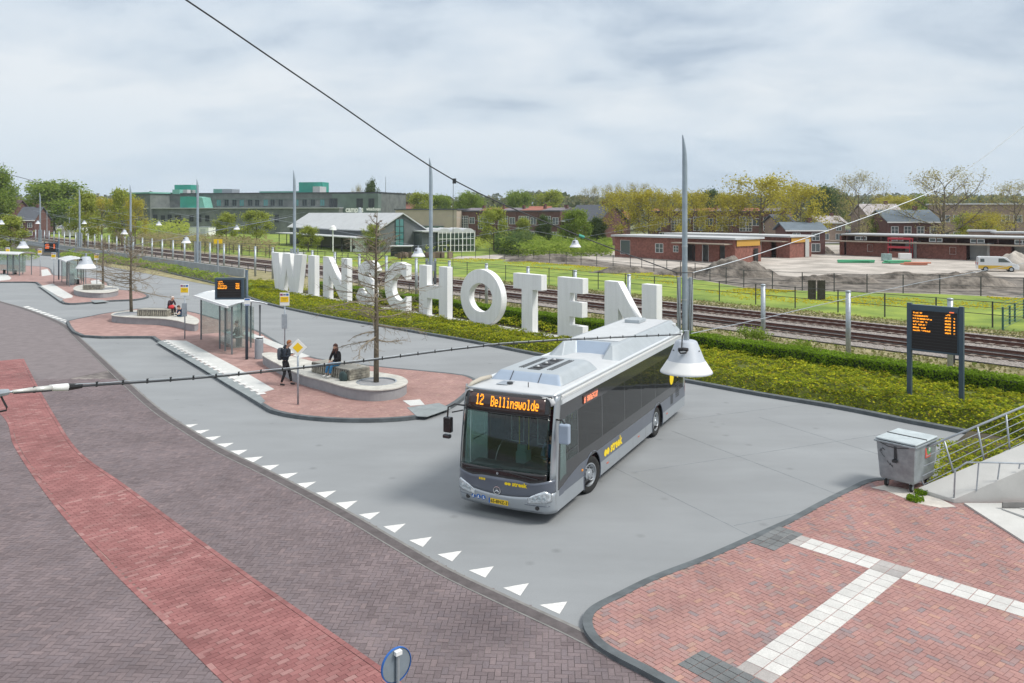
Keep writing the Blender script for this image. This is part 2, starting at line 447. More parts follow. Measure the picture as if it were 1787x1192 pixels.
M['beige_brick'] = mat('beige_brick', (.28, .21, .17), .9, vary=.12, scale=1.2)
M['canopy'] = mat('canopy_timber', (.30, .25, .20), .8, vary=.1, scale=1)
M['inner'] = mat('inner_block', (.42, .43, .42), .85, vary=.08, scale=1)
M['galv_b'] = mat('bright_alloy', (.60, .60, .58), .4, metal=.3, vary=.06, scale=20)
M['pane_dark'] = mat('pane_dark', (.03, .04, .045), .2)
# ---------------------------------------------------------------- ground sheets
rnd = random.Random(7)
def px(v):           # world point -> photo position, to leave out pieces no camera near here can see
    return (CU + F * v[0] / v[1], HZ + F * (H - v[2]) / v[1]) if v[1] > 1 else (-9e9, 9e9)
def structure(name, mb, m, parent=None, label=None):
    o = mb.build(name, m, parent)
    if parent is None: o['kind'] = 'structure'
    return o

g = MB(); g.v = [(1500 * math.cos(a), 1500 * math.sin(a), -.12) for a in [2 * PI * i / 48 for i in range(48)]]; g.f = [tuple(range(48))]; g.m = [0]
structure('terrain', g, M['terrain'])

KERB_L = [(-260, 438), (-100, 440), (0, 443), (75, 446), (130, 452), (226, 464), (262, 469), (315, 481.5), (378, 496.5), (415, 512), (460, 529), (528, 545), (589, 557), (661, 569), (722, 580), (820, 597), (943, 621), (1070, 643), (1200, 667), (1331, 691), (1463, 713), (1594, 739), (1689, 757)]
KL = spline([P(*p) for p in KERB_L], 4)
RBp = [(-300, 470), (-120, 498), (-40, 513), (0, 526), (45, 539), (108, 564), (141, 591), (222, 666), (277, 714), (327, 747), (390, 785), (473, 825), (600, 891), (690, 943), (782, 995), (890, 1046), (1004, 1098), (1138, 1166), (1210, 1200), (1400, 1290)]
RB = spline([P(*p) for p in RBp], 4)
ap = [tuple(p) for p in KL] + [tuple(P(1655, 785)), tuple(P(1640, 830)), (14, 18, 0), (30, 12, 0), (30, 4, 0), (-12, 4, 0), (-70, 4, 0), (-190, 60, 0)]
structure('bus_apron', MB().sheet([(p[0], p[1], 0) for p in ap]), M['asphalt'])
# seams between the paving bays
sm = MB()
def seam(a, b, w=.025):
    sm.ribbon([P(*a), P(*b)], -w / 2, w / 2, .001, .004)
for a, b in (((1190, 720), (1525, 838)), ((1250, 668), (1010, 990)), ((1205, 752), (1345, 700)), ((1110, 880), (1360, 905)), ((1130, 850), (1595, 745)), ((1080, 960), (1250, 1000)), ((1240, 905), (1410, 712)), ((1330, 900), (1540, 735)), ((1180, 790), (1400, 868))):
    pass
U1, U2 = (P(1525, 838) - P(1190, 722)).normalized(), (P(1595, 745) - P(1265, 795)).normalized()
for k in range(0, 3):
    c = P(1330, 790) + Vector((U1.y, -U1.x, 0)) * (k * 3.9 - 3.0)
    a_, b_ = c - U1 * 3.2, c + U1 * 5.5
    sm.ribbon([a_, b_], -.008, .008, .001, .004)
for k in range(-1, 3):
    c = P(1330, 790) + Vector((U2.y, -U2.x, 0)) * k * 4.2
    sm.ribbon([c - U2 * 4.5, c + U2 * 6], -.008, .008, .001, .0045)
sm.build('paving_seam', M['seam'], bpy.data.objects['bus_apron'])
# ---- the brick road
rp = [tuple(p) for p in RB] + [(12, 3, 0), (-70, 3, 0), (-200, 50, 0)]
ROAD = [(p[0], p[1]) for p in rp]
road = structure('road', MB().sheet([(p[0], p[1], .004) for p in rp]), M['road_base'])
LE = spline([P(*p) for p in [(-160, 622), (-60, 680), (8, 728), (28, 780), (91, 873), (182, 978), (273, 1069), (396, 1192), (520, 1300)]], 8)
RE = spline([P(*p) for p in [(38, 624), (60, 668), (96, 732), (136, 790), (218, 850), (327, 931), (473, 1036), (650, 1160), (710, 1208), (850, 1330)]], 8)
LANE = [(p.x, p.y) for p in LE] + [(p.x, p.y) for p in reversed(RE)]
structure('cycle_lane', MB().sheet([(p[0], p[1], .010) for p in LANE]), mat('lane_joint', (.20, .115, .108), .95, vary=.2, scale=1.2, c2=(.26, .17, .155)))
lane = bpy.data.objects['cycle_lane']

dark_st = [(0, (0.138, 0.111, 0.117)), (.25, (0.163, 0.132, 0.139)), (.5, (0.179, 0.144, 0.150)), (.8, (0.156, 0.130, 0.140)), (1, (0.200, 0.158, 0.162))]
M['road_brick'] = ramp_mat('road_brick', dark_st, stain=.18, sscale=.6)
M['lane_brick'] = ramp_mat('lane_brick', [(0, (0.220, 0.092, 0.091)), (.3, (0.264, 0.115, 0.112)), (.6, (0.288, 0.132, 0.128)), (.85, (0.240, 0.102, 0.100)), (1, (0.328, 0.185, 0.176))], stain=.24, sscale=.8)
M['plaza_brick'] = ramp_mat('plaza_brick', [(0, (0.310, 0.172, 0.160)), (.3, (0.353, 0.202, 0.183)), (.55, (0.327, 0.183, 0.170)), (.74, (0.327, 0.202, 0.189)), (.82, (0.232, 0.189, 0.195)), (.88, (0.344, 0.195, 0.175)), (.95, (0.387, 0.231, 0.185)), (1, (0.267, 0.210, 0.204))], stain=.16, sscale=.9)

def lay(parent, spots, L, W, z0, z1, m, gap=.009, singles=300, stuff_name='brickwork', name='brick'):
    """spots: (x, y, angle); the nearest ones become bricks of their own, the rest one joined layer"""
    spots = [s for s in spots if -40 < px((s[0], s[1], 0))[0] < 1840 and px((s[0], s[1], 0))[1] < 1225]
    spots.sort(key=lambda s: s[0] ** 2 + s[1] ** 2 + (1e6 if px((s[0], s[1], 0))[1] > 1190 else 0))
    hl, hw = (L - gap) / 2, (W - gap) / 2; c = .004
    def verts(): return [(-hl, -hw, 0), (hl, -hw, 0), (hl, hw, 0), (-hl, hw, 0), (-hl, -hw, 1 - c), (hl, -hw, 1 - c), (hl, hw, 1 - c), (-hl, hw, 1 - c)]
    fs = [(4, 5, 6, 7), (0, 1, 5, 4), (1, 2, 6, 5), (2, 3, 7, 6), (3, 0, 4, 7)]
    one = MB(); one.add([(a, b, z0 if h == 0 else z1) for a, b, h in verts()], fs); me = one.mesh(name, m, fix=False)
    for x, y, a in spots[:singles]:
        o = link(name, me, parent); o.location = (x, y, rnd.uniform(-.0015, .0015)); o.rotation_euler = (rnd.uniform(-.006, .006), rnd.uniform(-.006, .006), a + rnd.uniform(-.01, .01))
    mb = MB()
    for x, y, a in spots[singles:]:
        a += rnd.uniform(-.01, .01); ca, sa = math.cos(a), math.sin(a); dz = rnd.uniform(-.002, .002); tx, ty = rnd.uniform(-.012, .012), rnd.uniform(-.012, .012)
        k = len(mb.v)
        for p, q, h in verts():
            mb.v.append((x + p * ca - q * sa, y + p * sa + q * ca, z0 if h == 0 else z1 + dz + p * tx + q * ty))
        mb.f += [tuple(i + k for i in f) for f in fs]; mb.m += [0] * 5
    if mb.v: mb.build(stuff_name, m, parent, fix=False)['kind'] = 'stuff'
def herring(poly, x0, x1, y0, y1, ang, w=.1, ok=None):
    out = []; ca, sa = math.cos(ang), math.sin(ang)
    cx, cy = (x0 + x1) / 2, (y0 + y1) / 2; rr = int(max(x1 - x0, y1 - y0) / w * .75)
    for i in range(-rr, rr):
        for j in range(-rr, rr):
            k = (i - j) % 4
            if k == 0: lx, ly, a = (i + 1) * w, (j + .5) * w, 0
            elif k == 3: lx, ly, a = (i + .5) * w, (j + 1) * w, PI / 2
            else: continue
            x, y = cx + lx * ca - ly * sa, cy + lx * sa + ly * ca
            if x < x0 or x > x1 or y < y0 or y > y1: continue
            u, v = px((x, y, 0))
            if u < -40 or u > 1840 or v > 1225: continue
            if ok and not ok(x, y): continue
            if inside(x, y, poly): out.append((x, y, a + ang))
    return out
sp = herring(ROAD, -23, 3.4, 11.9, 35, R(-3), .105, ok=lambda x, y: not inside(x, y, LANE) and (y < 30 or x < 0))
lay(road, sp, .21, .105, .003, .013, M['road_brick'])
# running bond across the red lane
def resample(pts, n):
    L = [0]
    for i in range(len(pts) - 1): L.append(L[-1] + (pts[i + 1] - pts[i]).length)
    out = []; k = 0
    for i in range(n):
        s = L[-1] * i / (n - 1)
        while k < len(L) - 2 and L[k + 1] < s: k += 1
        out.append(pts[k].lerp(pts[k + 1], (s - L[k]) / max(1e-6, L[k + 1] - L[k])))
    return out
def cut(pts, y0, y1): return [p for p in pts if y0 < p.y < y1]
Ls, Rs = cut(LE, 10.5, 40), cut(RE, 10.5, 40)
ln = sum((Rs[i + 1] - Rs[i]).length for i in range(len(Rs) - 1)); nr = int(ln / .106)
Rr = resample(Rs, nr)
sp = []; hb_s = []
for i, r in enumerate(Rr):
    t = (Rr[min(i + 1, nr - 1)] - Rr[max(i - 1, 0)]).normalized(); nrm = Vector((t.y, -t.x, 0))
    if nrm.x > 0: nrm = -nrm
    a = math.atan2(nrm.y, nrm.x); k = 0
    while k < 24:
        q = r + nrm * (.16 + .21 * k + (.105 if i % 2 else 0)); k += 1
        e_ = q + nrm * .08
        if inside(e_.x, e_.y, LANE): sp.append((q.x, q.y, a))
        elif inside(q.x, q.y, LANE): hb_s.append((q.x - nrm.x * .0525, q.y - nrm.y * .0525, a))
    if i % 2: q = r + nrm * .1075; hb_s.append((q.x, q.y, a))
lay(lane, sp, .21, .106, .009, .018, M['lane_brick'])
lay(lane, hb_s, .105, .106, .009, .018, M['lane_brick'], singles=0, stuff_name='half_bricks')
eb = []
for E_, sgn in ((Ls, 1), (Rs, 1)):
    q = resample(E_, int(sum((E_[i + 1] - E_[i]).length for i in range(len(E_) - 1)) / .21))
    for i in range(len(q) - 1):
        d = q[i + 1] - q[i]; eb.append(((q[i].x + q[i + 1].x) / 2, (q[i].y + q[i + 1].y) / 2, math.atan2(d.y, d.x)))
lay(lane, eb, .21, .105, .010, .021, M['lane_brick'], singles=0, stuff_name='edge_course')
lane2 = MB(); 
# far part of the road where single bricks cannot be told apart keeps its own sheet colour
far = [p for p in RB if p.y > 34.6]
f2 = [tuple(p) for p in far] + [(far[-1].x - 1.2, 34.6, 0)] + [(-60, 34.6, 0), (-200, 50, 0)]
structure('far_road', MB().sheet([(p[0], p[1], .012) for p in f2]), M['far_road'])
fl = [(p[0], p[1], .0205) for p in LANE if p[1] > 34.3]
# gutter between road and apron
gu = MB(); gu.ribbon(RB, -.02, -.25, .004, .022)
gut = structure('gutter', gu, M['gutter'])
ge = MB(); ge.ribbon(RB, -.02, .05, .0, .024); ge.ribbon(RB, -.25, -.29, .004, .020)
ge.build('gutter_edge', M['kerb_light'], gut)

# ---- the plaza
pk = [(1760, 868), (1625, 842), (1536, 838), (1490, 855), (1440, 880), (1385, 910), (1330, 935), (1240, 975), (1150, 1010), (1085, 1042), (1046, 1063), (1034, 1080), (1040, 1103), (1066, 1128), (1138, 1166), (1230, 1215), (1400, 1300)]
PK = spline([P(*p, .09) for p in pk], 5)
pl = [tuple(p) for p in PK] + [(11, 6, .09), (30, 6, .09), (30, 18, .09), (16, 20.2, .09)]
PLAZA = [(p[0], p[1]) for p in pl]
plz = MB().prism(PLAZA, -.05, .082)
plaza = structure('plaza', plz, M['red_base'])
def in_plaza(x, y): return True
sp = herring(PLAZA, 1.3, 14, 11.9, 21.9, R(38), .10)
lay(plaza, sp, .20, .10, .078, .092, M['plaza_brick'])
kb = MB(); kb.ribbon(PK, .0, -.17, -.05, .10)
structure('plaza_kerb', kb, M['kerb'])
# pale tile bands
M['tile'] = ramp_mat('tile_white', [(0, (.51, .505, .49)), (.5, (.55, .545, .53)), (1, (.575, .57, .55))], stain=.10, sscale=2)
M['tile_grey'] = ramp_mat('tile_grey', [(0, (.33, .31, .30)), (.5, (.38, .36, .35)), (1, (.30, .29, .29))], stain=.15, sscale=2)
M['tile_dark'] = ramp_mat('tile_dark', [(0, (.14, .15, .155)), (.5, (.17, .18, .185)), (1, (.12, .125, .13))], stain=.2, sscale=2)
def tiles(parent, origin, along, n, across, L=.3, W=.3, m=None, z0=.080, z1=.097, name='tile'):
    along = along.normalized(); side = Vector((along.y, -along.x, 0)); a = math.atan2(along.y, along.x)
    one = MB(); one.box((0, 0, (z0 + z1) / 2), (L - .014, W - .014, z1 - z0)); me = one.mesh(name, m, fix=False)
    for i in range(n):
        for j in range(across):
            q = origin + along * L * (i + .5) + side * W * (j + .5)
            o = link(name, me, parent); o.location = (q.x, q.y, rnd.uniform(-.001, .001)); o.rotation_euler = (0, 0, a)
zb = .09
C1 = P(1517, 992.6, zb); dA = (P(1787, 1066, zb) - P(1406, 948, zb)).normalized(); dB = Vector((-dA.y, dA.x, 0)); dB = -dB if dB.y > 0 else dB
dB = Vector((dA.y, -dA.x, 0))
# band towards lower left
tiles(plaza, C1 + dA * .6, dB, 16, 2, m=M['tile'])
tiles(plaza, C1 + dA * .6 + dB * 4.8, dB, 1, 2, m=M['tile_grey'])
tiles(plaza, C1 - dA * 2.1 - dB * .6 + dB * .6, dA, 7, 2, m=M['tile']) if False else None
Q0 = C1 - dB * .6
tiles(plaza, Q0, -dA, 7, 2, m=M['tile']) if False else None
tiles(plaza, C1 - dB * .6 - dA * 1.5, dA, 5, 2, m=M['tile'])
tiles(plaza, C1 - dB * .6, dA, 2, 2, m=M['tile_grey'])
tiles(plaza, C1 - dB * .6 + dA * .6, dA, 14, 2, m=M['tile'])
tiles(plaza, C1 - dB * .6 - dA * 2.1, dA, 2, 2, m=M['tile_grey'])
qd = P(1353, 957, zb); 
tiles(plaza, P(1307, 947, zb), (P(1367, 915, zb) - P(1307, 947, zb)), 5, 3, L=.26, W=.2, m=M['tile_dark'], z1=.102)
tiles(plaza, P(1182, 1160, zb), (P(1214, 1142, zb) - P(1182, 1160, zb)), 4, 8, L=.16, W=.2, m=M['tile_dark'], z1=.102)

# ---- islands
I1 = [(117, 567), (143, 589), (254, 591), (272, 596), (352, 646), (448, 707), (481, 724), (541, 734), (617, 738), (692, 736), (743, 729), (790, 712), (818, 690), (832, 672), (822, 663), (786, 656), (627, 640), (525, 622), (461, 586), (428, 573), (378, 559), (325, 545), (260, 540), (194, 548), (161, 554), (123, 562)]
I2 = [(-90, 494), (0, 494), (55, 494), (67, 498), (105, 527), (112, 531), (132, 532), (191, 527), (235, 525), (256, 521), (258, 517), (242, 511), (205, 507), (193, 504), (184, 492), (150, 486), (105, 483), (93, 480), (86, 469), (60, 466), (0, 463), (-90, 461)]
M['island_brick'] = mat('island_brick', (.31, .195, .178), .9, vary=.12, scale=2.2, c2=(.35, .225, .205), bump=.4, bscale=30)
for nm, I in (('near', I1), ('far', I2)):
    o_ = spline([P(*p, .0) for p in I], 3, closed=True)
    isl = MB().prism([(p.x, p.y) for p in o_], -.03, .125)
    io = isl.build('traffic_island', M['island_brick']); io['kind'] = 'structure'
    k2 = MB(); 
    area = sum(o_[i].x * o_[(i + 1) % len(o_)].y - o_[(i + 1) % len(o_)].x * o_[i].y for i in range(len(o_)))
    w = .16 if area > 0 else -.16
    k2.ribbon(o_, -.01 if area > 0 else .01, w, -.03, .135, closed=True)
    k2.build('kerb_stone', M['kerb'], io)
    if nm == 'near': isl1 = io
    else: isl2 = io
I1w = [(p.x, p.y) for p in spline([P(*p) for p in I1], 3, closed=True)]
sp = herring(I1w, -16, 0, 27, 37.5, R(20), .105, ok=lambda x, y: all(inside(x + a, y + b, I1w) for a, b in ((.14, 0), (-.14, 0), (0, .14), (0, -.14))))
lay(isl1, sp, .21, .105, .118, .1275, ramp_mat('island_paver', [(0, (.30, .185, .168)), (.4, (.345, .215, .195)), (.8, (.325, .205, .19)), (1, (.38, .25, .215))], stain=.16, sscale=.9))
# platform slabs on the islands
def slab(pts, m, z=.14, parent=None, nm='platform_slab', th=.02):
    mb = MB().prism([tuple(P(*p, z))[:2] for p in pts], z - th, z)
    return mb.build(nm, m, parent)
M['plat'] = mat('platform_tile', (.55, .56, .55), .85, vary=.07, scale=4)
M['platg'] = mat('platform_grey', (.235, .265, .275), .85, vary=.12, scale=3)
slab([(288, 593), (325, 594.6), (413, 641), (478.5, 679), (452, 686), (400, 657), (352, 630)], M['plat'], parent=isl1)
slab([(274, 597), (287, 593), (351, 631), (400, 658), (452, 687), (463, 700), (455, 704), (400, 672), (352.5, 643)], M['platg'], .137, parent=isl1)
dm = MB()
a, b = P(289, 594.5, .14), P(461, 690, .14); nD = 22; dd = (b - a).normalized(); ds = Vector((-dd.y, dd.x, 0))
one = MB().box((0, 0, .143), (.26, .34, .008)).mesh('tactile_tile', M['paint'])
for i in range(nD):
    o = link('tactile_tile', one, isl1); q = a.lerp(b, (i + .5) / nD); o.location = (q.x, q.y, 0); o.rotation_euler = (0, 0, math.atan2(dd.y, dd.x))
slab([(428, 577), (458, 588), (541, 621.5), (522, 624.5), (470, 603), (424, 583)], M['plat'], parent=isl1)
slab([(703, 699), (733, 697), (741, 706), (716, 708)], M['plat'], parent=isl1)
slab([(710, 711), (766, 703), (787, 712), (745, 727), (727, 726)], M['platg'], .139, parent=isl1)
slab([(71, 499), (92, 495), (127, 516), (126, 519), (112, 521), (100, 516)], M['plat'], parent=isl2)
slab([(66, 498), (73, 499), (100, 517), (111, 522), (106, 526)], M['platg'], .137, parent=isl2)
slab([(-30, 482), (10, 477), (20, 485), (17, 488), (-20, 492)], M['plat'], parent=isl2)
slab([(72, 471), (83, 469.5), (90, 479.5), (73, 482)], M['plat'], parent=isl2)
slab([(158, 490), (172, 488), (180, 495), (160, 496)], M['plat'], parent=isl2)
slab([(157, 524), (178, 523), (190, 526), (165, 528)], M['platg'], .139, parent=isl2)

# ---- painted give-way triangles and far crossing bars
tri = [((942,1056),(990,1050),(976.5,1072)),((878,1026),(923,1018),(908,1040)),((818,995.5),(861.7,988.5),(847,1008.5)),((763.7,967.7),(806,961.5),(789,980)),((714,943),(753.6,937),(738,955)),((669,919),(708,914),(689,930)),((626,898),(663.7,893.5),(645.5,907)),((585.7,878),(624,874),(604,889)),((551,860),(587,856.4),(567.5,869)),((516.5,844.4),(552,840.7),(533,852)),((485,828),(520,825),(500,835.7)),((454.7,813.5),(487.4,811),(471,821)),((426,799.6),(459,796.7),(442,807)),((402,787),(432,785),(416.5,794)),((378,775),(408,773),(393,780.7)),((356.5,763.6),(386,761),(371,768.7)),((336,752),(366,750),(350,757)),((318,742),(346,740),(331,746))]
TR = [tuple(P(*q) for q in t) for t in tri]
mk = None
for t in TR:
    c = (t[0] + t[1] + t[2]) / 3
    mb = MB().sheet([(q.x, q.y, .004) for q in t]); o = mb.build('give_way_triangle', M['paint'])
    o.parent = bpy.data.objects['bus_apron']
bars = [((40 + i * 7.2, 535.5 + i * 2.55), ) for i in range(11)]
for i in range(11):
    u, v = 40 + i * 7.0, 535.5 + i * 2.55
    q = [P(u, v), P(u + 9, v - 1.2), P(u + 14, v + .4), P(u + 4.5, v + 1.5)]
    o = MB().sheet([(k.x, k.y, .004) for k in q]).build('road_bar', M['paint'], bpy.data.objects['bus_apron'])

# ---------------------------------------------------------------- railway corridor
def strip(n0, n1, t0, t1, z, m, nm, segs=1):
    return structure(nm, MB().sheet([TN(t0, n0, z), TN(t1, n0, z), TN(t1, n1, z), TN(t0, n1, z)]), m)
strip(30, 42.5, -330, 20, .02, M['dry'], 'verge')
strip(42.3, 52.2, -420, 30, .10, M['ballast'], 'ballast_bed')
strip(52.0, 55.0, -420, 30, .06, M['dry'], 'far_verge')
structure('grass_field', MB().sheet([TN(-420, 54.8, .07), TN(60, 54.8, .07), TN(60, 82, .07), TN(-60, 84, .07), TN(-100, 130, .07), TN(-420, 150, .07)]), M['grass'])
M['ballast2'] = M['ballast']
def track(n0, lab):
    t = thing('railway_track', lab, 'railway track', TN(-60, n0, .1), TANG, 'railway tracks')
    L0, L1 = -330, 60
    for s in (-.75, .75):
        r = MB()
        prof = [(-.075, 0), (.075, 0), (.075, .02), (.012, .035), (.012, .12), (.036, .13), (.036, .165), (-.036, .165), (-.036, .13), (-.012, .12), (-.012, .035), (-.075, .02)]
        r.prism(prof, L0, L1, fn=lambda a, b, h, s=s: (h, s + a, .06 + b)); r.build('rail', M['rust'], t)
        r = MB(); r.box(((L0 + L1) / 2, s, .2265), (L1 - L0, .045, .003)); r.build('rail_head', M['galv'], t)
    sl = MB(); sl.box((0, 0, .02), (.26, 2.6, .09)); me = sl.mesh('sleeper', M['sleeper'])
    for i in range(150):
        o = link('sleeper', me, t); o.location = (58 - i * .6, 0, 0)
    fs = MB()
    for i in range(400): fs.box((58 - (150 + i) * .6, 0, .02), (.26, 2.6, .09))
    fs.build('far_sleepers', M['sleeper'], t)['kind'] = 'stuff'
    # brown-stained stones between the rails
    q = MB(); q.box(((L0 + L1) / 2, 0, .012), (L1 - L0, 2.2, .06)); q.build('stained_ballast', M['stain'], t)['kind'] = 'stuff'
M['stain'] = mat('stained_ballast', (.085, .052, .042), .95, vary=.4, scale=9, c2=(.17, .12, .10), bump=1, bscale=20, bdist=.05)
track(44.85, 'nearer rusty railway track, beside the hedge and pale posts')
track(49.25, 'farther rusty railway track, beside the mown grass field')

# low post-and-wire rail fence beyond the hedge, dark posts
def wire_fence(pts, lab, h, step, nm='wire_fence', group=None, m=None, wires=(1.0,), r=.03, cat='fence'):
    m = m or M['dark']
    t = thing(nm, lab, cat, pts[0], 0, group)
    Lp = [Vector(p) - Vector(pts[0]) for p in pts]
    pm = MB().box((0, 0, h / 2), (.07, .07, h)).mesh('post', m)
    out = []
    for i in range(len(Lp) - 1):
        d = Lp[i + 1] - Lp[i]; n = max(1, round(d.length / step))
        for j in range(n): out.append(Lp[i] + d * j / n)
    out.append(Lp[-1])
    for p in out: o = link('post', pm, t); o.location = p
    w = MB()
    for k in wires: w.tube([p + Vector((0, 0, h * k - .01)) for p in Lp], r, 4)
    w.build('wire', m, t)
    return t
wire_fence([TN(t, 55.8, .06) for t in (-250, 12)], 'long dark wire fence between the tracks and the green field', 1.65, 3.35, wires=(.98, .5), r=.022)
wire_fence([TN(t, 41.2, .03) for t in (-150, 16)], 'low dark rail fence just behind the hedge along the near track', .8, 5.2, wires=(1.0, .3), r=.022)
FF = [(640, 452), (760, 447), (880, 453), (988, 461), (1100, 470), (1213, 486), (1298, 501.6), (1400, 507), (1513, 511), (1640, 513), (1787, 520), (1850, 524)]
FFw = [P(u, v, .07) for u, v in FF]
wire_fence(FFw, 'dark wire fence between the dandelion field and the building site', 1.7, 3.2, wires=(.98, .5), r=.02)
wire_fence([P(140, 428, .06), P(262, 438, .06), P(400, 446, .06), P(470, 451, .06), P(640, 452, .06)], 'dark picket fence in front of the tall reeds left of the letters', 2.2, 4.0, wires=(.98, .5, .1), r=.03)

# tall pale posts with strands
pt = MB(); pt.tube([(0, 0, 0), (0, 0, 3.4)], .12, 12); pt.lathe([(.12, 3.4), (.135, 3.41), (.13, 3.47), (.0, 3.5)], n=12, cap=False)
pm = pt.mesh('screen_post', M['galv'], True)
ts = [-14.1 - 4.65 * k for k in range(-1, 43)] 
ts.append(-28.15)
ps = sorted(ts, reverse=True)
fw = thing('strand_fence', 'row of tall pale steel posts with thin strands behind the hedge', 'fence', TN(-60, 38, 0), TANG)
for t in ps:
    o = link('post', pm, fw); o.location = (t + 60, 0, 0)
w = MB()
for z in (3.2, 2.1, 1.15): w.tube([(75 - k * 8, 0, z) for k in range(0, 30)], .010 if z > 1.2 else .02, 4)
w.build('strand', M['dark'], fw)
# low concrete wall on the left
lw = MB().box((0, 0, .40), (150, .25, 1.1)); o = lw.build('low_wall', mat('grey_wall', (.34, .37, .39), .85, vary=.1, scale=1)); o.location = TN(-163, 36.6, 0); o.rotation_euler = (0, 0, TANG)
prop(o, 'long low grey concrete wall in front of the tracks at the left', 'wall')

# planting strip soil with kerb
so = [tuple(p) for p in KL] + [tuple(P(1655, 785)), tuple(P(1642, 830)), (10.5, 20.9, 0), (14.5, 21, 0), (26, 21, 0)] + [tuple(TN(2, 34.6)), tuple(TN(-60, 34.6)), tuple(TN(-100, 36)), tuple(TN(-260, 36))]
structure('planting_bed', MB().sheet([(p[0], p[1], .06) for p in so]), M['soil'])
kk = MB(); kk.ribbon(KL, -.15, .1, -.05, .13)
kerbo = structure('bed_kerb', kk, M['kerb'])
structure('dug_soil', MB().sheet([P(u, v, .085) for u, v in [(870, 451.5), (988, 461.3), (1100, 470.3), (1213, 486), (1298, 501.2), (1400, 506.4), (1513, 509.4), (1640, 512), (1787, 519), (1900, 519), (1900, 486), (1787, 484), (1640, 479), (1560, 482), (1480, 478), (1400, 484), (1330, 478), (1200, 473), (1100, 463), (1000, 449), (940, 447), (880, 446)]]), M['dirt'])
# building site ground
sg = [(830, 447), (900, 455), (988, 462), (1100, 471), (1213, 487), (1298, 502), (1400, 507), (1513, 510), (1640, 513), (1787, 520), (1900, 520), (1900, 436), (1787, 432), (1500, 428), (1340, 425), (1200, 432), (1010, 441), (900, 441)]
structure('building_site', MB().sheet([P(u, v, .075) for u, v in sg]), M['sand'])
# ---------------------------------------------------------------- town sign letters
def T_at(u, n=31.5):
    m = (u - CU) / F; Y = n / (.755 * m + .656); return .656 * m * Y - .755 * Y
HL, S0, TH = 3.45, .95, .45
def arc(cx, cy, rx, ry, a0, a1, n=24): return [(cx + rx * math.cos(R(a0 + (a1 - a0) * i / n)), cy + ry * math.sin(R(a0 + (a1 - a0) * i / n))) for i in range(n + 1)]
def stroke(pts, w):
    p = [Vector((a, b, 0)) for a, b in pts]; p = spline(p, 7); l, r = [], []
    for i in range(len(p)):
        d = (p[min(i + 1, len(p) - 1)] - p[max(i - 1, 0)]).normalized(); n = Vector((-d.y, d.x, 0)) * w / 2
        l.append((p[i] + n)[:2]); r.append((p[i] - n)[:2])
    return l + r[::-1]
def letter(ch, w):
    h, s = HL, S0
    if ch == 'I': return [(0, 0), (w, 0), (w, h), (0, h)]
    if ch == 'N': return [(0, 0), (0, h), (s, h), (w - s, h * .36), (w - s, h), (w, h), (w, 0), (w - s, 0), (s, h * .60), (s, 0)]
    if ch == 'W': return [(w * a, h * b) for a, b in ((0, 1), (.25, 1), (.315, .34), (.385, 1), (.615, 1), (.685, .34), (.75, 1), (1, 1), (.86, 0), (.60, 0), (.5, .60), (.40, 0), (.14, 0))]
    if ch == 'H': return [(0, 0), (s, 0), (s, h * .36), (w - s, h * .36), (w - s, 0), (w, 0), (w, h), (w - s, h), (w - s, h * .62), (s, h * .62), (s, h), (0, h)]
    if ch == 'T': k = (w - s) / 2; return [(k, 0), (k + s, 0), (k + s, h * .74), (w, h * .74), (w, h), (0, h), (0, h * .74), (k, h * .74)]
    if ch == 'E': return [(0, 0), (w, 0), (w, h * .245), (s, h * .245), (s, h * .38), (w * .97, h * .38), (w * .97, h * .62), (s, h * .62), (s, h * .755), (w, h * .755), (w, h), (0, h)]
    if ch == 'C':
        o = [(w, h * .975)] + arc(w * .66, h / 2, w * .66, h * .52, 72, 288, 30) + [(w, h * .025), (w, h * .33)]
        return o + arc(w * .66 + .12, h / 2, w * .66 - s * .9, h * .52 - s * .90, 285, 75, 24) + [(w, h * .67)]
    if ch == 'S': return stroke([(w * .93, h * .72), (w * .80, h * .845), (w * .52, h * .865), (w * .25, h * .75), (w * .30, h * .59), (w * .60, h * .46), (w * .74, h * .30), (w * .58, h * .145), (w * .28, h * .135), (w * .05, h * .27)], .86)
LET = [('W', 473, 528, 'white concrete letter W standing first at the left end of the town sign'),
       ('I', 537.5, 549, 'white upright letter I of the town sign, between the W and the N'),
       ('N', 563.5, 606, 'white letter N of the town sign, between the I and the S'),
       ('S', 622, 656, 'curved white letter S of the town sign, half behind the bare tree'),
       ('C', 671, 709, 'curved white letter C of the town sign, just right of the bare tree trunk'),
       ('H', 731, 780.5, 'white letter H of the town sign, in front of a tall lamp pole'),
       ('O', 803.4, 875, 'round white letter O of the town sign, a ring between the H and the T'),
       ('T', 895.4, 944.6, 'white letter T of the town sign, right of the ring shaped O'),
       ('E', 972.7, 1016.8, 'white letter E of the town sign, its foot hidden by the bus roof'),
       ('N', 1054.7, 1145.7, 'last white letter N of the town sign, rising behind the back of the bus')]
ex = MB(); ex.box((0, 0, .1), (abs(T_at(1190, 31.3) - T_at(462, 31.3)), 1.35, .2), 0); o = ex.build('plinth', M['concrete'])
o.location = TN((T_at(1190, 31.3) + T_at(462, 31.3)) / 2, 31.65, .03); o.rotation_euler = (0, 0, TANG)
prop(o, 'long low concrete strip that carries the white letters', 'plinth')
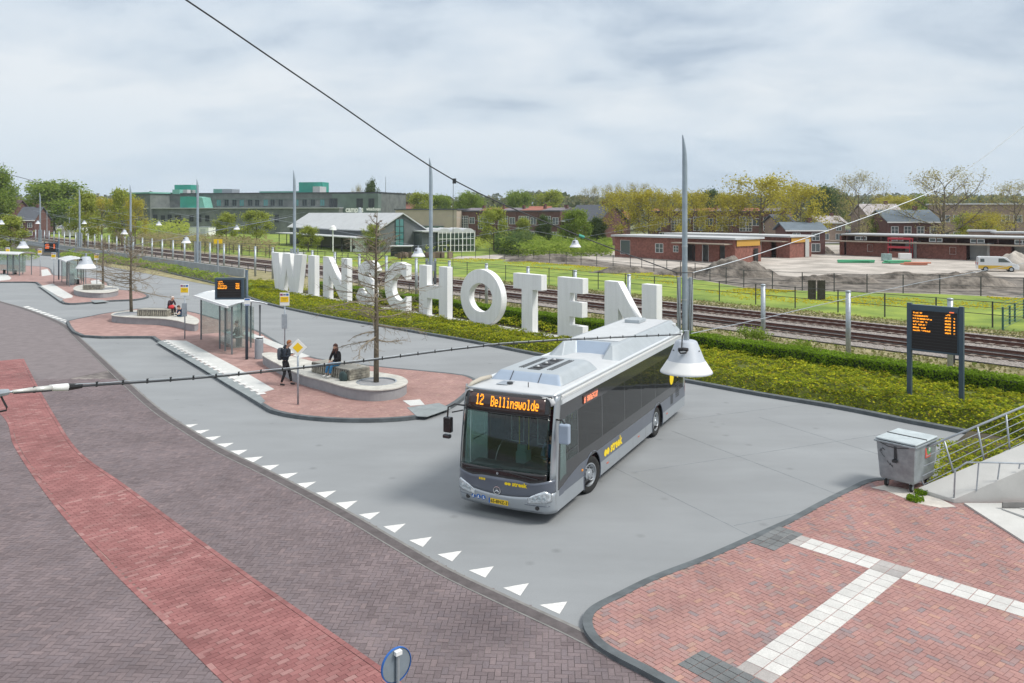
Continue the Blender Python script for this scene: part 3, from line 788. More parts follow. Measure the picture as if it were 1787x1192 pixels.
for ch, u0, u1, lab in LET:
    t0, t1 = T_at(u0), T_at(u1); w = t1 - t0
    mb = MB(); fn = lambda a, b, h: (a, h, b)
    if ch == 'O':
        n = 56; o_, i_ = arc(w / 2, HL / 2, w / 2, HL / 2 * 1.03, 0, 360, n)[:-1], arc(w / 2, HL / 2, w / 2 - S0 * .93, HL / 2 * 1.03 - S0 * .93, 0, 360, n)[:-1]
        for y in (0, TH):
            mb.v += [(a, y, b) for a, b in o_] + [(a, y, b) for a, b in i_]
        for i in range(n):
            j = (i + 1) % n
            mb.f += [(i, j, n + j, n + i), (2 * n + i, 3 * n + i, 3 * n + j, 2 * n + j), (i, 2 * n + i, 2 * n + j, j), (n + i, n + j, 3 * n + j, 3 * n + i)]; mb.m += [0] * 4
    else: mb.prism(letter(ch, w), 0, TH, fn=fn)
    o = mb.build('sign_letter', M['white'], bevel=.02)
    o.location = TN(t0, 31.5, .23); o.rotation_euler = (0, 0, TANG)
    prop(o, lab, 'letter', 'white letters of the town sign')

# ---------------------------------------------------------------- tall poles
def pole_mesh():
    mb = MB(); n = 14; r = .145; rows = []
    zs = [(0, 0), (9.9, 0), (10.2, .01), (10.5, .03), (10.8, .065), (11.1, .115), (11.35, .17), (11.55, .235), (11.62, .26)]
    for z, k in zs:
        a = r * (1.12 if z == 0 else 1)
        for j in range(n):
            t = 2 * PI * j / n; x, y = math.cos(t) * a, math.sin(t) * a
            lo, hi = -a, a - k
            x = lo + (x + a) / (2 * a) * (hi - lo); mb.v.append((x, y * (1 - k), z))
    for i in range(len(zs) - 1):
        for j in range(n):
            j2 = (j + 1) % n; mb.f.append((i * n + j, i * n + j2, (i + 1) * n + j2, (i + 1) * n + j)); mb.m.append(0)
    e = (len(zs) - 1) * n; mb.f.append(tuple(e + j for j in range(n))); mb.m.append(0)
    return mb
pr = thing('street_light_pole', '', 'lamp pole', (0, 0, 0), 0, 'tall blade-topped poles along the railway')
pole_mesh().build('pole', M['pole'], pr, smooth=True)
bt = MB(); bt.lathe([(.24, 0), (.24, .04), (.17, .05), (.17, .35)], n=14); bt.build('base_plate', M['pole'], pr)
cb_ = MB()
for z in (2.3, 5.3): cb_.lathe([(.155, z), (.165, z + .01), (.165, z + .09), (.155, z + .10)], n=14, cap=False)
cb_.build('clamp_ring', M['galv'], pr)
poles = [(1195, 'tallest blade-topped grey pole, standing behind the back of the bus'), (752, 'grey blade-topped pole rising behind the white letter H'), (514, 'grey blade-topped pole rising behind the white letter W'), (345, 'grey blade-topped pole in front of the white site container'), (228, 'grey blade-topped pole in line with the bare tree left of the yellow willows'), (139, 'grey blade-topped pole second from the far left end of the row'), (70, 'farthest and leftmost grey blade-topped pole')]
for i, (u, lab) in enumerate(poles):
    m_ = (u - CU) / F; Y = 37.0 / (.755 * m_ + .656); loc = (m_ * Y, Y, .03)
    if i == 0: pr.location = loc; pr['label'] = lab; q = pr
    else: q = dup(pr, loc, 0, lab)
    if u in (752, 1195, 902):
        bx_ = MB()
        for s in (-.33, .33): bx_.tube([(s, 0, 0), (s, 0, 3.6 if u == 1195 else 3.4)], .11, 10)
        if u == 752: bx_.box((0, .05, 3.0), (.75, .3, .75))
        bx_.build('side_post', M['galv'], q)

# ---------------------------------------------------------------- hanging lamps
def lamp_parts(t):
    cap = MB(); cap.lathe([(.0, .515), (.13, .51), (.155, .50), (.17, .485), (.285, .20), (.295, .19)], n=32, cap=False); cap.build('lamp_cap', M['lampg'], t, smooth=True)
    sh = MB(); sh.lathe([(.295, .195), (.385, .055), (.40, .035), (.405, .02), (.395, .0), (.0, .0)], n=32, cap=False); sh.build('lamp_shade', M['lampw'], t, smooth=True)
    rim = MB(); rim.lathe([(.400, .018), (.41, .016), (.41, .004), (.396, .0)], n=32, cap=False); rim.build('rim', M['lampg'], t)
lp = thing('hanging_lamp', 'largest white cone lamp, hung on cables above the rear of the bus', 'lamp', (2.76, 12.7, 4.73), 0, 'white cone lamps hung on cables')
lamp_parts(lp)
scr = MB()
for k in range(6):
    a = k * PI / 3 + .3; scr.tube([(.215 * math.cos(a), .215 * math.sin(a), .36), (.24 * math.cos(a), .24 * math.sin(a), .365)], .009, 6)
scr.build('screw', M['dark'], lp)
st_ = MB(); st_.tube([(0, 0, .5), (0, 0, .66)], .045, 10); st_.build('hanger', M['galv'], lp)
cp = MB(); cp.tube([(-.16, -.20, .395), (-.10, -.26, .41), (-.03, -.25, .40)], .028, 8); cp.tube([(-.03, -.25, .4), (-.07, -.30, .36), (-.15, -.28, .35), (-.17, -.22, .38)], .012, 6); cp.tube([(-.12, -.22, .42), (-.09, -.12, .58), (-.04, -.02, .64)], .010, 6); cp.build('cable_coil', M['black'], lp)
LP = [(150, 458, .8, 'white cone lamp above the middle bus shelter at the left'), (730, 440, .8, 'white cone lamp hanging between the letters C and H in front of the sheds'), (1004, 425, .8, 'white cone lamp hanging over the green thicket left of the new brick bungalow'), (325, 419, .8, 'white cone lamp just left of the pole by the site container'), (217, 405, .8, 'white cone lamp left of the pole behind the yellow willows'), (40, 427, .8, 'white cone lamp above the farthest bus shelter'), (413, 397, .8, 'white cone lamp between the two round birches'), (277, 390, .8, 'white cone lamp in front of the dark campus wall'), (147, 388, .7, 'tiny white cone lamp right of the second pole from the left'), (66, 388, .7, 'tiny white cone lamp beside the farthest pole'), (2, 388, .8, 'white cone lamp cut by the left picture edge')]
WID = {150: 33, 730: 24, 1004: 20, 325: 16, 217: 12, 40: 19, 413: 11, 277: 10, 147: 8.5, 66: 8, 2: 11}
LAMPS = []
for u, v, d_, lab in LP:
    Y = F * .8 / WID[u]; s = d_ / .8; vb = v + WID[u] * .33; loc = A(u, Y, ZV(vb, Y))
    q = dup(lp, loc, 0, lab); LAMPS.append((u, loc))
# supporting cables
def cable(name, pts, r, lab, cat='cable', m=None, sag=0, n=16, ties=False, group=None):
    pts = [Vector(p) for p in pts]
    if sag and len(pts) == 2:
        pts = [pts[0].lerp(pts[1], i / n) - Vector((0, 0, sag * 4 * (i / n) * (1 - i / n))) for i in range(n + 1)]
    mb = MB().tube(pts, r, 6); o = mb.build(name, m or M['cable']); return prop(o, lab, cat, group)
LC = Vector((2.76, 12.7, 0))
def D(u, v, Y): return A(u, Y, ZV(v, Y))
kA = [D(150, -110, 7.2), D(325, 0, 8.2), D(560, 160, 9.8), D(793, 315, 11.2), D(1000, 407, 12.0), D(1182, 476, 12.65)]
cable('span_wire', spline(kA, 5), .009, 'dark upper span wire running from the top left down to the big lamp')
kB = [D(1208, 476, 12.75), D(1330, 441, 13.1), D(1590, 350, 13.8), D(1680, 300, 14.1), D(1787, 220, 14.4), D(1950, 90, 14.9)]
cable('span_wire', spline(kB, 5), .0065, 'thin pale span wire rising from the big lamp to the top right', m=M['galv'])
cable('spreader', [D(1180, 476, 12.7), D(1210, 476, 12.7)], .008, 'short bar joining the two upper span wires at the pole')
for a, lab in ((1181, 'left thin hanger wire above the big cone lamp'), (1209, 'right thin hanger wire above the big cone lamp')):
    cable('hanger_wire', [D(a, 476, 12.7), D(a + (6 if a < 1190 else -4), 583, 12.7)], .005, lab)
kC = [D(1188, 584, 12.65), D(900, 599, 10.6), D(620, 632, 8.9), D(380, 657, 7.6), D(155, 673, 6.35), D(120, 675.5, 6.2)]
kCs = spline(kC, 6)
cb0 = thing('power_cable', 'black power cable with ties crossing the picture from the left to the big lamp', 'cable', kCs[0])
loc0 = Vector(kCs[0])
mb = MB().tube([p - loc0 for p in kCs], .0085, 8); mb.build('cable_sheath', M['cable'], cb0)
mb = MB().tube([p - loc0 + Vector((0, 0, .016 + .003 * math.sin(i * 2.1))) for i, p in enumerate(kCs)], .0045, 6); mb.build('steel_wire', M['galv'], cb0)
tie = MB().box((0, 0, .008), (.010, .024, .040)).mesh('cable_tie', M['black'])
L_ = resample(kCs, 36)
for i, p in enumerate(L_[1:-1]):
    o = link('cable_tie', tie, cb0); o.location = p - loc0
tb = thing('turnbuckle', 'bright steel wire tensioner at the left picture edge on the power cable', 'tensioner', D(60, 680, 6.0))
q0 = Vector(tb.location)
mb = MB(); mb.tube([D(22, 683.5, 5.85) - q0, D(60, 680, 6.0) - q0], [.012, .021], 10); mb.tube([D(61, 680, 6.0) - q0, D(90, 677.5, 6.1) - q0], [.021, .023], 10); mb.build('sleeve', M['galv_b'] if 'galv_b' in M else M['lampw'], tb, smooth=True)
mb = MB(); mb.tube([D(86, 677, 6.1) - q0, D(118, 675.5, 6.2) - q0], [.023, .030], 10); mb.build('socket', M['lampw'], tb, smooth=True)
mb = MB(); mb.tube([D(59, 680, 6.0) - q0, D(61.5, 679.8, 6.0) - q0], .026, 10); mb.tube([D(24, 686, 5.85) - q0, D(90, 681.5, 6.08) - q0], .007, 6); mb.tube([D(118, 675.5, 6.2) - q0, D(142, 673.2, 6.3) - q0], [.028, .020], 10); mb.build('clamp', M['black'], tb)
mb = MB(); mb.tube([D(-20, 689, 5.7) - q0, D(14, 684, 5.83) - q0], [.035, .022], 8); mb.tube([D(14, 684, 5.83) - q0, D(23, 683.6, 5.86) - q0], .009, 6); mb.build('end_fitting', M['galv'], tb)
mb = MB().tube([D(2, 692, 5.8) - q0, D(6, 700, 5.8) - q0, D(12, 711, 5.8) - q0, D(11, 716, 5.8) - q0, D(-4, 719, 5.8) - q0], .007, 6); mb.build('tail_wire', M['black'], tb)
cable('stay_wire', spline([D(1206, 582, 12.75), D(1330, 556, 14), D(1483, 520, 16), D(1632, 488, 18.5), D(1850, 448, 22)], 4), .0065, 'thin pale stay wire from the big lamp to the right edge', m=M['galv'])
cable('stay_wire', [D(-60, 283, 60), D(-5, 299, 70), D(82, 322, 90)], .025, 'thin wire crossing the sky at the far left', m=M['cable'])
cable('drop_wire', [D(791, 316, 11.2), D(791, 320, 11.2), D(790, 560, 11.2 * 1.0)], .0035, 'thin vertical wire dropping from the upper span wire', m=M['cable'])
mb = MB().box((0, 0, 0), (.05, .04, .07)); o = mb.build('wire_clamp', M['cable']); o.location = D(793, 316, 11.2); prop(o, 'small dark clamp on the upper span wire above the letter O', 'clamp')
mb = MB().tube([(-.04, 0, .01), (.04, 0, -.02)], .022, 8); o = mb.build('splice', M['teal']); o.location = D(1015, 412, 12.05); prop(o, 'small teal splice on the upper span wire', 'splice')
# each far lamp hangs from a pair of span wires
for u, loc in LAMPS:
    if u in (2,): continue
    a = loc + Vector((0, 0, .62)); s_ = 9
    p1, p2 = a - TD * 0 + Vector((-s_, 1, 1.6)), a + Vector((s_, -1, 1.6))
    cable('span_wire', [p1, a, p2], .008 if loc.y < 60 else .012, 'thin span wire of the ' + [l[3] for l in LP if l[0] == u][0].replace('white cone lamp ', 'lamp ').replace(' in front of the sheds', '').replace('green thicket left of the new ', ''), m=M['galv'], group='span wires of the distant cone lamps')

# ---------------------------------------------------------------- display boards
def led_rows(parent, x0, z1, rows, cell, cols, depth, axis='x'):
    """rows of small amber marks, too far away to read; blocks of dots"""
    mb = MB(); r = random.Random(3)
    for k, spans in enumerate(rows):
        z = z1 - k * cell * 11
        for a, b in spans:
            x = a
            while x < b:
                if r.random() < .84:
                    for dz in (0, 1, 2, 3, 4):
                        if r.random() < .62: mb.box((x0 + x * cell, depth, z - dz * cell * 1.25), (cell * 1.5, .006, cell))
                x += 1.9
    return mb.build('led_text', M['led'], parent)
db = thing('departure_board', 'large dark departure board on two slate posts in the yellow shrubs', 'departure board', P(1586, 689, .5) * 1.0, 0)
p0, p1 = Vector((14.77, 29.8, 0)), Vector((16.0, 28.55, 0)); db.location = (*((p0 + p1) / 2)[:2], .05)
db.rotation_euler = (0, 0, math.atan2(p1.y - p0.y, p1.x - p0.x)); W2 = (p1 - p0).length / 2
for s in (-1, 1): MB().box((s * W2, 0, 1.95), (.15, .17, 3.85)).build('post', M['slate'], db, bevel=.01)
MB().box((0, 0, 2.98), (2 * W2 - .15, .20, 1.70)).build('casing', M['slate'], db, bevel=.01)
MB().box((0, -.108, 2.92), (2 * W2 - .22, .012, 1.42)).build('screen', M['screen'], db)
rb_ = MB()
for k in range(12): rb_.box((0, -.118, 2.27 + k * .108), (2 * W2 - .26, .008, .012))
rb_.build('screen_rib', M['dark'], db)
cells = .0105
W_ = 2 * W2 - .30; xs = -W_ / 2
rows = [[(2, 22)], [(0, 36)], [(0, 44)], [(0, 34)], [(0, 32)], [(0, 30)], [(0, 41)]]
mb = MB(); r = random.Random(3)
for k, w_ in enumerate((.33, .52, .66, .50, .48, .46, .60)):
    z = 3.56 - k * .108; x = xs + (.02 if k else .03)
    while x < xs + w_:
        if r.random() < .88:
            for dz in range(4):
                if r.random() < .72: mb.box((x, -.120, z - dz * .013), (.022, .006, .011))
        x += .026
    for a0, a1 in (((W_ * .76, W_ * .89), (W_ * .955, W_ * .985)) if k else ((W_ * .78, W_ * .88),)):
        x = xs + a0
        while x < xs + a1:
            for dz in range(4):
                if r.random() < .8: mb.box((x, -.120, z - dz * .013 - (0 if k else .0)), (.022, .006, .011))
            x += .025
mb.build('led_text', M['led'], db)
mb = MB()
x = xs + W_ * .86
for i in range(7):
    for dz in range(3): mb.box((x, -.120, 3.655 - dz * .014), (.017, .006, .010))
    x += .022
mb.build('clock_text', M['ledred'], db)

def island_board(loc, lab, rz, pole_h=4.35, side=-1, red=False):
    t = thing('departure_display', lab, 'departure display', loc, rz, 'departure displays on poles')
    MB().tube([(0, 0, 0), (0, 0, pole_h)], .072, 12).build('pole', M['slate'], t, smooth=True)
    MB().box((side * .80, 0, pole_h - .90), (1.38, .26, 1.05)).build('casing', M['slate'], t, bevel=.015)
    MB().box((side * .80, -.138, pole_h - .90), (1.14, .012, .84)).build('screen', M['screen'], t)
    mb = MB()
    for k in range(7): mb.box((side * .80, -.150, pole_h - 1.27 + k * .12), (1.12, .01, .016))
    mb.build('screen_rib', M['dark'], t)
    mb = MB(); r = random.Random(5); xl = side * .80 - .53
    for k, w_ in enumerate((.22, .30, .42, .42) if not red else (.4, .4, .42, .42, .4)):
        z = pole_h - .53 - k * .105; x = xl
        while x < xl + w_:
            for dz in range(4):
                if r.random() < .7: mb.box((x, -.152, z - dz * .016), (.022, .006, .013))
            x += .026
        if k > 0 or red:
            x = xl + .85
            while x < xl + 1.02:
                for dz in range(4):
                    if r.random() < .75: mb.box((x, -.152, z - dz * .016), (.022, .006, .013))
                x += .026
    mb.build('led_text', M['ledred'] if red else M['led'], t)
    return t
b1 = island_board(P(430.6, 627, .13), 'dark departure display on a slate pole beside the nearer bus shelter', R(3))
pl_ = MB().box((.05, -.085, 3.05 - .25), (.30, .02, .36)); pl_.build('stop_plate', M['frame'], b1)
MB().box((.05, -.098, 2.93), (.24, .01, .07)).build('stop_plate_band', M['blue'], b1); MB().box((.05, -.098, 2.66), (.24, .01, .03)).build('stop_plate_line', M['blue'], b1)
island_board(P(102.5, 488, .13), 'farther departure display with red text left of the middle shelter', R(3), red=True)

# ---------------------------------------------------------------- bus stop flags, priority sign, keep-right sign
def stop_flag(loc, lab, case=False, h=3.1, rz=0):
    t = thing('bus_stop_flag', lab, 'bus stop sign', loc, rz, 'yellow bus stop flags')
    MB().tube([(0, 0, 0), (0, 0, h)], .035, 10).build('pole', M['galv'], t, smooth=True)
    MB().box((0, -.045, h - .33), (.48, .03, .66)).build('panel', M['frame'], t, bevel=.01)
    MB().box((0, -.063, h - .34), (.42, .008, .28)).build('yellow_field', M['yellow'], t)
    MB().box((-.15, -.063, h - .10), (.12, .008, .10)).build('red_emblem', mat('emblem_violet', (.25, .05, .16), .5), t)
    MB().box((.15, -.063, h - .10), (.12, .008, .10)).build('blue_emblem', M['blue'], t)
    tx = MB()
    for k in range(5): tx.box((-.05 + k * .025, -.063, h - .10), (.016, .008, .07))
    for k in range(2): tx.box((0, -.069, h - .30 - k * .07), (.26 - k * .1, .006, .012))
    tx.build('lettering', M['dark'], t)
    if case: MB().box((0, -.06, 1.65), (.28, .05, .74)).build('timetable_case', M['galv'], t, bevel=.01)
    return t
stop_flag(P(322.5, 591, .13), 'yellow and white bus stop flag left of the nearer shelter', True)
stop_flag(A(497, 40.6, .13), 'yellow and white bus stop flag with timetable case behind the standing man', True)
stop_flag(P(14, 477.6, .13), 'leftmost yellow bus stop flag by the far shelter')
stop_flag(P(70, 481.6, .13), 'yellow bus stop flag right of the farthest shelter')
stop_flag(P(94, 494, .13), 'yellow bus stop flag left of the red text display')
stop_flag(P(169, 496, .13), 'yellow bus stop flag behind the round planter of the far island')
ps_ = thing('priority_sign', 'yellow diamond priority road sign on a thin grey post', 'road sign', P(520, 706, .13), R(8))
MB().tube([(0, 0, 0), (0, 0, 2.35)], .038, 10).build('post', M['galv'], ps_, smooth=True)
def dia(s, y0, y1, z, m, nm):
    MB().prism([(0, s), (s, 0), (0, -s), (-s, 0)], y0, y1, fn=lambda a, b, h: (a, h, b + z)).build(nm, m, ps_, bevel=.004)
dia(.33, -.06, -.045, 2.13, M['frame'], 'sign_plate'); dia(.19, -.066, -.062, 2.13, M['yellow'], 'yellow_field')
kr = thing('keep_right_sign', 'back of a round blue road sign on a yellow bollard at the bottom edge', 'road sign', (-1.446, 10.0, 0), R(42))
MB().lathe([(0, -.012), (.20, -.012), (.21, -.006), (.21, .006), (.0, .006)], (0, 0, 1.62), n=36, axis='Y', cap=False).build('sign_disc', mat('sign_back', (.30, .36, .42), .4, metal=.5, vary=.06, scale=8), kr, smooth=False)
MB().lathe([(.208, -.02), (.216, -.02), (.216, .012), (.208, .012)], (0, 0, 1.62), n=36, axis='Y', cap=False).build('sign_rim', M['blue'], kr)
MB().lathe([(0, .007), (.205, .007), (.205, .012), (0, .012)], (0, 0, 1.62), n=36, axis='Y', cap=False).build('sign_face', M['blue'], kr)
MB().tube([(0, -.04, 0), (0, -.04, 1.80)], .024, 10).build('post', M['galv'], kr)
MB().box((0, -.045, 1.79), (.09, .06, .05)).build('bracket', M['lampw'], kr)
MB().lathe([(.10, 0), (.10, 1.28), (.085, 1.33), (.03, 1.345)], (0, -.03, 0), n=20).build('bollard', M['yellow'], kr, smooth=True)

# ---------------------------------------------------------------- shelters
def shelter(loc, lab, rz, full=True):
    t = thing('bus_shelter', lab, 'bus shelter', loc, rz, 'glass bus shelters')
    L, W = 5.84, 1.42            # local x from the near corner back along the shelter is negative
    pm_ = MB().box((0, 0, 1.2), (.07, .07, 2.4)).mesh('post', mat('shelter_post', (.155, .175, .19), .5, metal=.3))
    for x, y in ((0, 0), (-1.15, 0), (-2.15, 0), (-L, 0), (0, W), (-3.1, W), (-L, W), (-1.5, W)):
        if not full and x == -1.15: continue
        o = link('post', pm_, t); o.location = (x, y, 0)
    g = glass('shelter_glass', (.88, .95, .93), .14, body=.5, refl=.5)
    def pane(c, d): MB().box(c, d).build('glass_pane', g, t)
    pane((-L * .25 - 1.0, W, 1.25), (3.0, .012, 1.9)); pane((-4.5, W, 1.25), (2.6, .012, 1.9)); pane((-.75, W, 1.25), (1.4, .012, 1.9)) if False else None
    pane((-L, W / 2, 1.25), (.012, W - .1, 1.9)); pane((-.58, 0, 1.25), (1.05, .012, 1.9)); pane((-1.65, 0, 1.25), (.92, .012, 1.9)); pane((0, W * .25, 1.25), (.012, W * .42, 1.9))
    rf = MB(); n = 8; prof = []
    for i in range(n + 1):
        y = -.28 + (W + .56) * i / n; z = 2.42 + .24 * math.sin(PI * i / n * .92 + .12); prof.append((y, z))
    poly = prof + [(y, z - .035) for y, z in prof[::-1]]
    rf.prism(poly, -L - .3, .3, fn=lambda a, b, h: (h, a, b)); rf.build('roof', mat('roof_acrylic', (.58, .60, .61), .35, vary=.05, scale=2), t)
    ed = MB(); ed.box((-L / 2, -.30, 2.44), (L + .62, .10, .11)); ed.build('gutter_beam', M['lampw'], t)
    fr_ = MB()
    for x in (-L - .3, .3): fr_.tube([(x, y, z + .01) for y, z in prof], .03, 6)
    fr_.build('roof_hoop', M['galv'], t)
    b = MB(); b.box((-3.2, W - .42, .52), (2.4, .38, .035)); b.build('bench_seat', mat('bench_light', (.50, .56, .56), .5), t)
    lg = MB()
    for x in (-2.2, -4.2): lg.box((x, W - .42, .25), (.05, .30, .5))
    lg.build('bench_leg', M['dark'], t)
    return t
s1d = (P(404.7, 618.5, .13) - P(351, 592.6, .13)).normalized(); srz = math.atan2(s1d.y, s1d.x)
shelter(P(404.7, 618.5, .13), 'nearest glass bus shelter with a person seated inside', srz)
shelter(P(121, 500, .13), 'middle glass bus shelter behind the round planter', srz)
shelter(P(34, 481, .13), 'farthest glass bus shelter at the left edge', srz + R(30))

# litter bin
lb = thing('litter_bin', 'grey litter bin beside the display pole of the nearer shelter', 'litter bin', P(452, 625.5, .13), R(-10))
MB().lathe([(.205, 0), (.205, .93), (.19, .96)], n=18).build('body', mat('bin_grey', (.30, .33, .36), .5, metal=.3, vary=.05), lb, smooth=False, bevel=.005)
MB().box((0, .02, 1.04), (.34, .34, .05)).build('lid', M['lampw'], lb, bevel=.01); MB().box((0, .06, .98), (.26, .2, .10)).build('slot', M['dark'], lb)
lb2 = MB().box((0, 0, .55), (.36, .3, 1.1)); o = lb2.build('litter_bin', MATS['bin_grey'], bevel=.03); o.location = P(39.5, 473, .13); prop(o, 'small grey litter bin inside the farthest shelter', 'litter bin')
o = link('litter_bin', o.data); o.location = P(125, 497, .13); prop(o, 'grey litter bin behind the middle shelter glass', 'litter bin')

# ---------------------------------------------------------------- planters with wooden seats
def planter(pts, lab, z=.57, hole=None, hr=.75, group='raised planters with wooden seats'):
    o_ = spline([P(u, v, z) for u, v in pts], 4, closed=True)
    c = sum(o_, Vector()) / len(o_); c.z = .13
    t = thing('planter_bench', lab, 'planter', c, 0, group)
    q = [(p.x - c.x, p.y - c.y) for p in o_]
    area = sum(q[i][0] * q[(i + 1) % len(q)][1] - q[(i + 1) % len(q)][0] * q[i][1] for i in range(len(q)))
    s = 1 if area > 0 else -1
    qi = []
    for i in range(len(q)):
        d = Vector(q[(i + 1) % len(q)]) - Vector(q[i - 1]); d.normalize(); qi.append((q[i][0] - d.y * .05 * s, q[i][1] + d.x * .05 * s))
    MB().prism(qi, -.02, z - .13 - .045).build('wall', M['concrete_b'], t)
    if hole is None:
        MB().prism(q, z - .13 - .045, z - .13).build('deck', M['deck'], t)
    else:
        hx, hy = hole[0] - c.x, hole[1] - c.y
        # deck as a ring around the tree pit plus the rest, kept simple: bridge outline to the hole
        hn = 28; hc = [(hx + hr * math.cos(2 * PI * i / hn), hy + hr * math.sin(2 * PI * i / hn)) for i in range(hn)]
        zt = z - .13
        mb = MB(); out = [Vector((a, b, 0)) for a, b in q]; inn = [Vector((a, b, 0)) for a, b in hc]
        tr_ = tessellate_polygon([out, inn]); allp = out + inn
        for h in (zt - .045, zt): mb.v += [(p.x, p.y, h) for p in allp]
        n_ = len(allp); mb.f += [tuple(i + n_ for i in f) for f in tr_]; mb.m += [0] * len(tr_)
        for L_, k in ((len(out), 0), (len(inn), len(out))):
            for i in range(L_):
                j = (i + 1) % L_; mb.f.append((k + i, k + j, n_ + k + j, n_ + k + i)); mb.m.append(0)
        mb.build('deck', M['deck'], t)
        sl = MB().lathe([(hr * .98, zt - .12), (.0, zt - .12)], (hx, hy, 0), n=hn, cap=False); sl.build('soil', M['pit'], t)
        rg = MB(); rg.lathe([(hr + .02, zt - .10), (hr + .02, zt + .012), (hr - .03, zt + .012), (hr - .03, zt - .13)], (hx, hy, 0), n=hn, cap=False); rg.build('pit_rim', M['galv'], t)
    return t
# deck colours
M['deck'] = mat('deck_planks', (.46, .455, .42), .8, vary=.10, scale=3, c2=(.52, .51, .47), bump=.4, bscale=25)
M['pit'] = mat('tree_pit', (.17, .18, .19), .95, vary=.2, scale=8, bump=.6)
def seat_block(c0, c1, depth, h, lab, slats=17):
    """wooden slatted block: front bottom edge from c0 to c1"""
    c0, c1 = Vector(c0), Vector(c1); d = (c1 - c0); L = d.length; d.normalize(); n = Vector((-d.y, d.x, 0))
    if n.y < 0: n = -n
    t = thing('wooden_seat', lab, 'wooden bench', c0, math.atan2(d.y, d.x), 'slatted wooden seats on the planters')
    MB().box((L / 2, depth / 2, h / 2), (L - .06, depth - .06, h - .06)).build('core', M['dark'], t)
    k = L / slats
    fm = MB().box((0, 0, h / 2 - .01), (k - .055, .06, h - .05)).mesh('slat', M['wood'])
    for i in range(slats):
        o = link('slat', fm, t); o.location = (k * (i + .5), .0, 0); o.rotation_euler = (R(-7), 0, 0)
        o = link('slat', fm, t); o.location = (k * (i + .5), depth, 0)
    em = MB().box((0, depth / 2, 0), (.035, depth, .085)).mesh('end_slat', M['wood'])
    for j in range(4):
        for x in (0, L): o = link('end_slat', em, t); o.location = (x + (.02 if x else -.02), 0, .07 + j * .098)
    tp = MB().box((L / 2, 0, h), (L + .02, depth / 6 - .018, .045)).mesh('top_plank', mat('top_plank', (.36, .35, .31), .8, vary=.15, scale=5, rand=.1))
    for j in range(6): o = link('top_plank', tp, t); o.location = (0, depth / 6 * (j + .5), 0)
    return t
planter([(458, 620), (495, 640), (523.7, 653), (563.6, 663.7), (603.6, 675), (637.8, 680), (666, 680), (695, 676), (710, 669), (711, 663), (700, 656.5), (681.6, 652.5), (650, 648), (600, 642), (560, 634), (520, 624), (484, 616), (465, 615)], 'long boat-shaped concrete planter with decking under the seated woman', hole=P(657, 665.6, .57), hr=.78)
seat_block(P(544.6, 649.5, .57), P(609, 664.7, .57), 1.0, .42, 'slatted wooden seat the woman sits on')
planter([(194, 550), (226, 553.5), (277, 555.5), (306, 559), (327, 564), (341, 565.5), (347.5, 561), (344, 555), (325, 548), (295, 543), (262, 541), (235, 541), (205, 544)], 'long planter left of the nearer shelter, two people sitting on it', hole=P(226, 547.5, .57), hr=.95)
seat_block(P(240, 551.5, .57), P(291, 552.5, .57), .8, .42, 'slatted wooden seat left of the white-haired person', 14)
planter([(127.6, 503.5), (135, 507.5), (155, 510.5), (180, 511), (200, 508.5), (207.5, 505), (203, 501), (185, 498), (155, 496.5), (135, 498.5)], 'oval planter on the far island in front of the middle shelter', hole=P(183, 504, .57), hr=1.0)
seat_block(P(145, 506, .57), P(176, 505.5, .57), .9, .42, 'slatted wooden seat on the far oval planter', 14)

# ---------------------------------------------------------------- dumpster
dmp = thing('waste_container', 'dented grey metal waste container on castors with graffiti, by the stairs', 'waste container', (10.38, 21.1, .10), R(40))
gm = mat('dumpster_steel', (.31, .345, .37), .5, metal=.5, vary=.18, scale=4, bump=.2, bscale=5)
body = MB(); LX, LY = 1.30, .98
vs = []
for z, k in ((.22, .86), (.30, .90), (1.12, 1.0), (1.20, 1.02)):
    for sx, sy in ((-1, -1), (1, -1), (1, 1), (-1, 1)): vs.append((sx * LX / 2 * k, sy * LY / 2 * k, z))
body.add(vs, [(3, 2, 1, 0)] + [(r_ * 4 + j, r_ * 4 + (j + 1) % 4, (r_ + 1) * 4 + (j + 1) % 4, (r_ + 1) * 4 + j) for r_ in range(3) for j in range(4)] + [(12, 13, 14, 15)])
body.build('body', gm, dmp, bevel=.02)
MB().box((0, 0, 1.20), (LX + .10, LY + .10, .045)).build('rim', gm, dmp, bevel=.01)
for s in (-1, 1):
    ld = MB(); ld.box((s * LX * .255, 0, 1.262), (LX * .50, LY + .06, .05)); ld.build('lid', mat('dumpster_lid', (.50, .56, .58), .5, metal=.3, vary=.12, scale=3), dmp, bevel=.02)
MB().box((0, 0, 1.292), (.035, LY + .04, .02)).build('hinge_bar', M['dark'], dmp)
for z in (.55,): 
    hb = MB(); hb.box((-LX / 2 * .99, 0, .92), (.03, .07, .42)); hb.box((-LX / 2 - .03, 0, .76), (.07, .12, .07)); hb.tube([(-LX / 2 - .02, -.35, 1.17), (-LX / 2 - .07, -.1, 1.12), (-LX / 2 - .07, .15, 1.12), (-LX / 2 - .02, .38, 1.17)], .012, 6); hb.build('lift_bar', M['dark'], dmp)
gr = MB(); r = random.Random(2)
def scrawl(cy, cz, n, s):
    y, z = cy, cz; pts = []
    for i in range(n): pts.append((-LX / 2 * (.90 + .10 * (z - .3) / .82) - .014, y, z)); y += r.uniform(-s, s); z += r.uniform(-s, s)
    gr.tube(pts, .006, 4)
scrawl(.27, .98, 9, .07); scrawl(.22, .72, 9, .06); scrawl(.28, .80, 6, .06)
gr.build('graffiti', M['dark'], dmp)
stk = MB(); stk.box((.12, -LY / 2 * .97 - .012, .95), (.30, .006, .26)); stk.build('red_sticker', mat('sticker_red', (.60, .12, .09), .5), dmp)
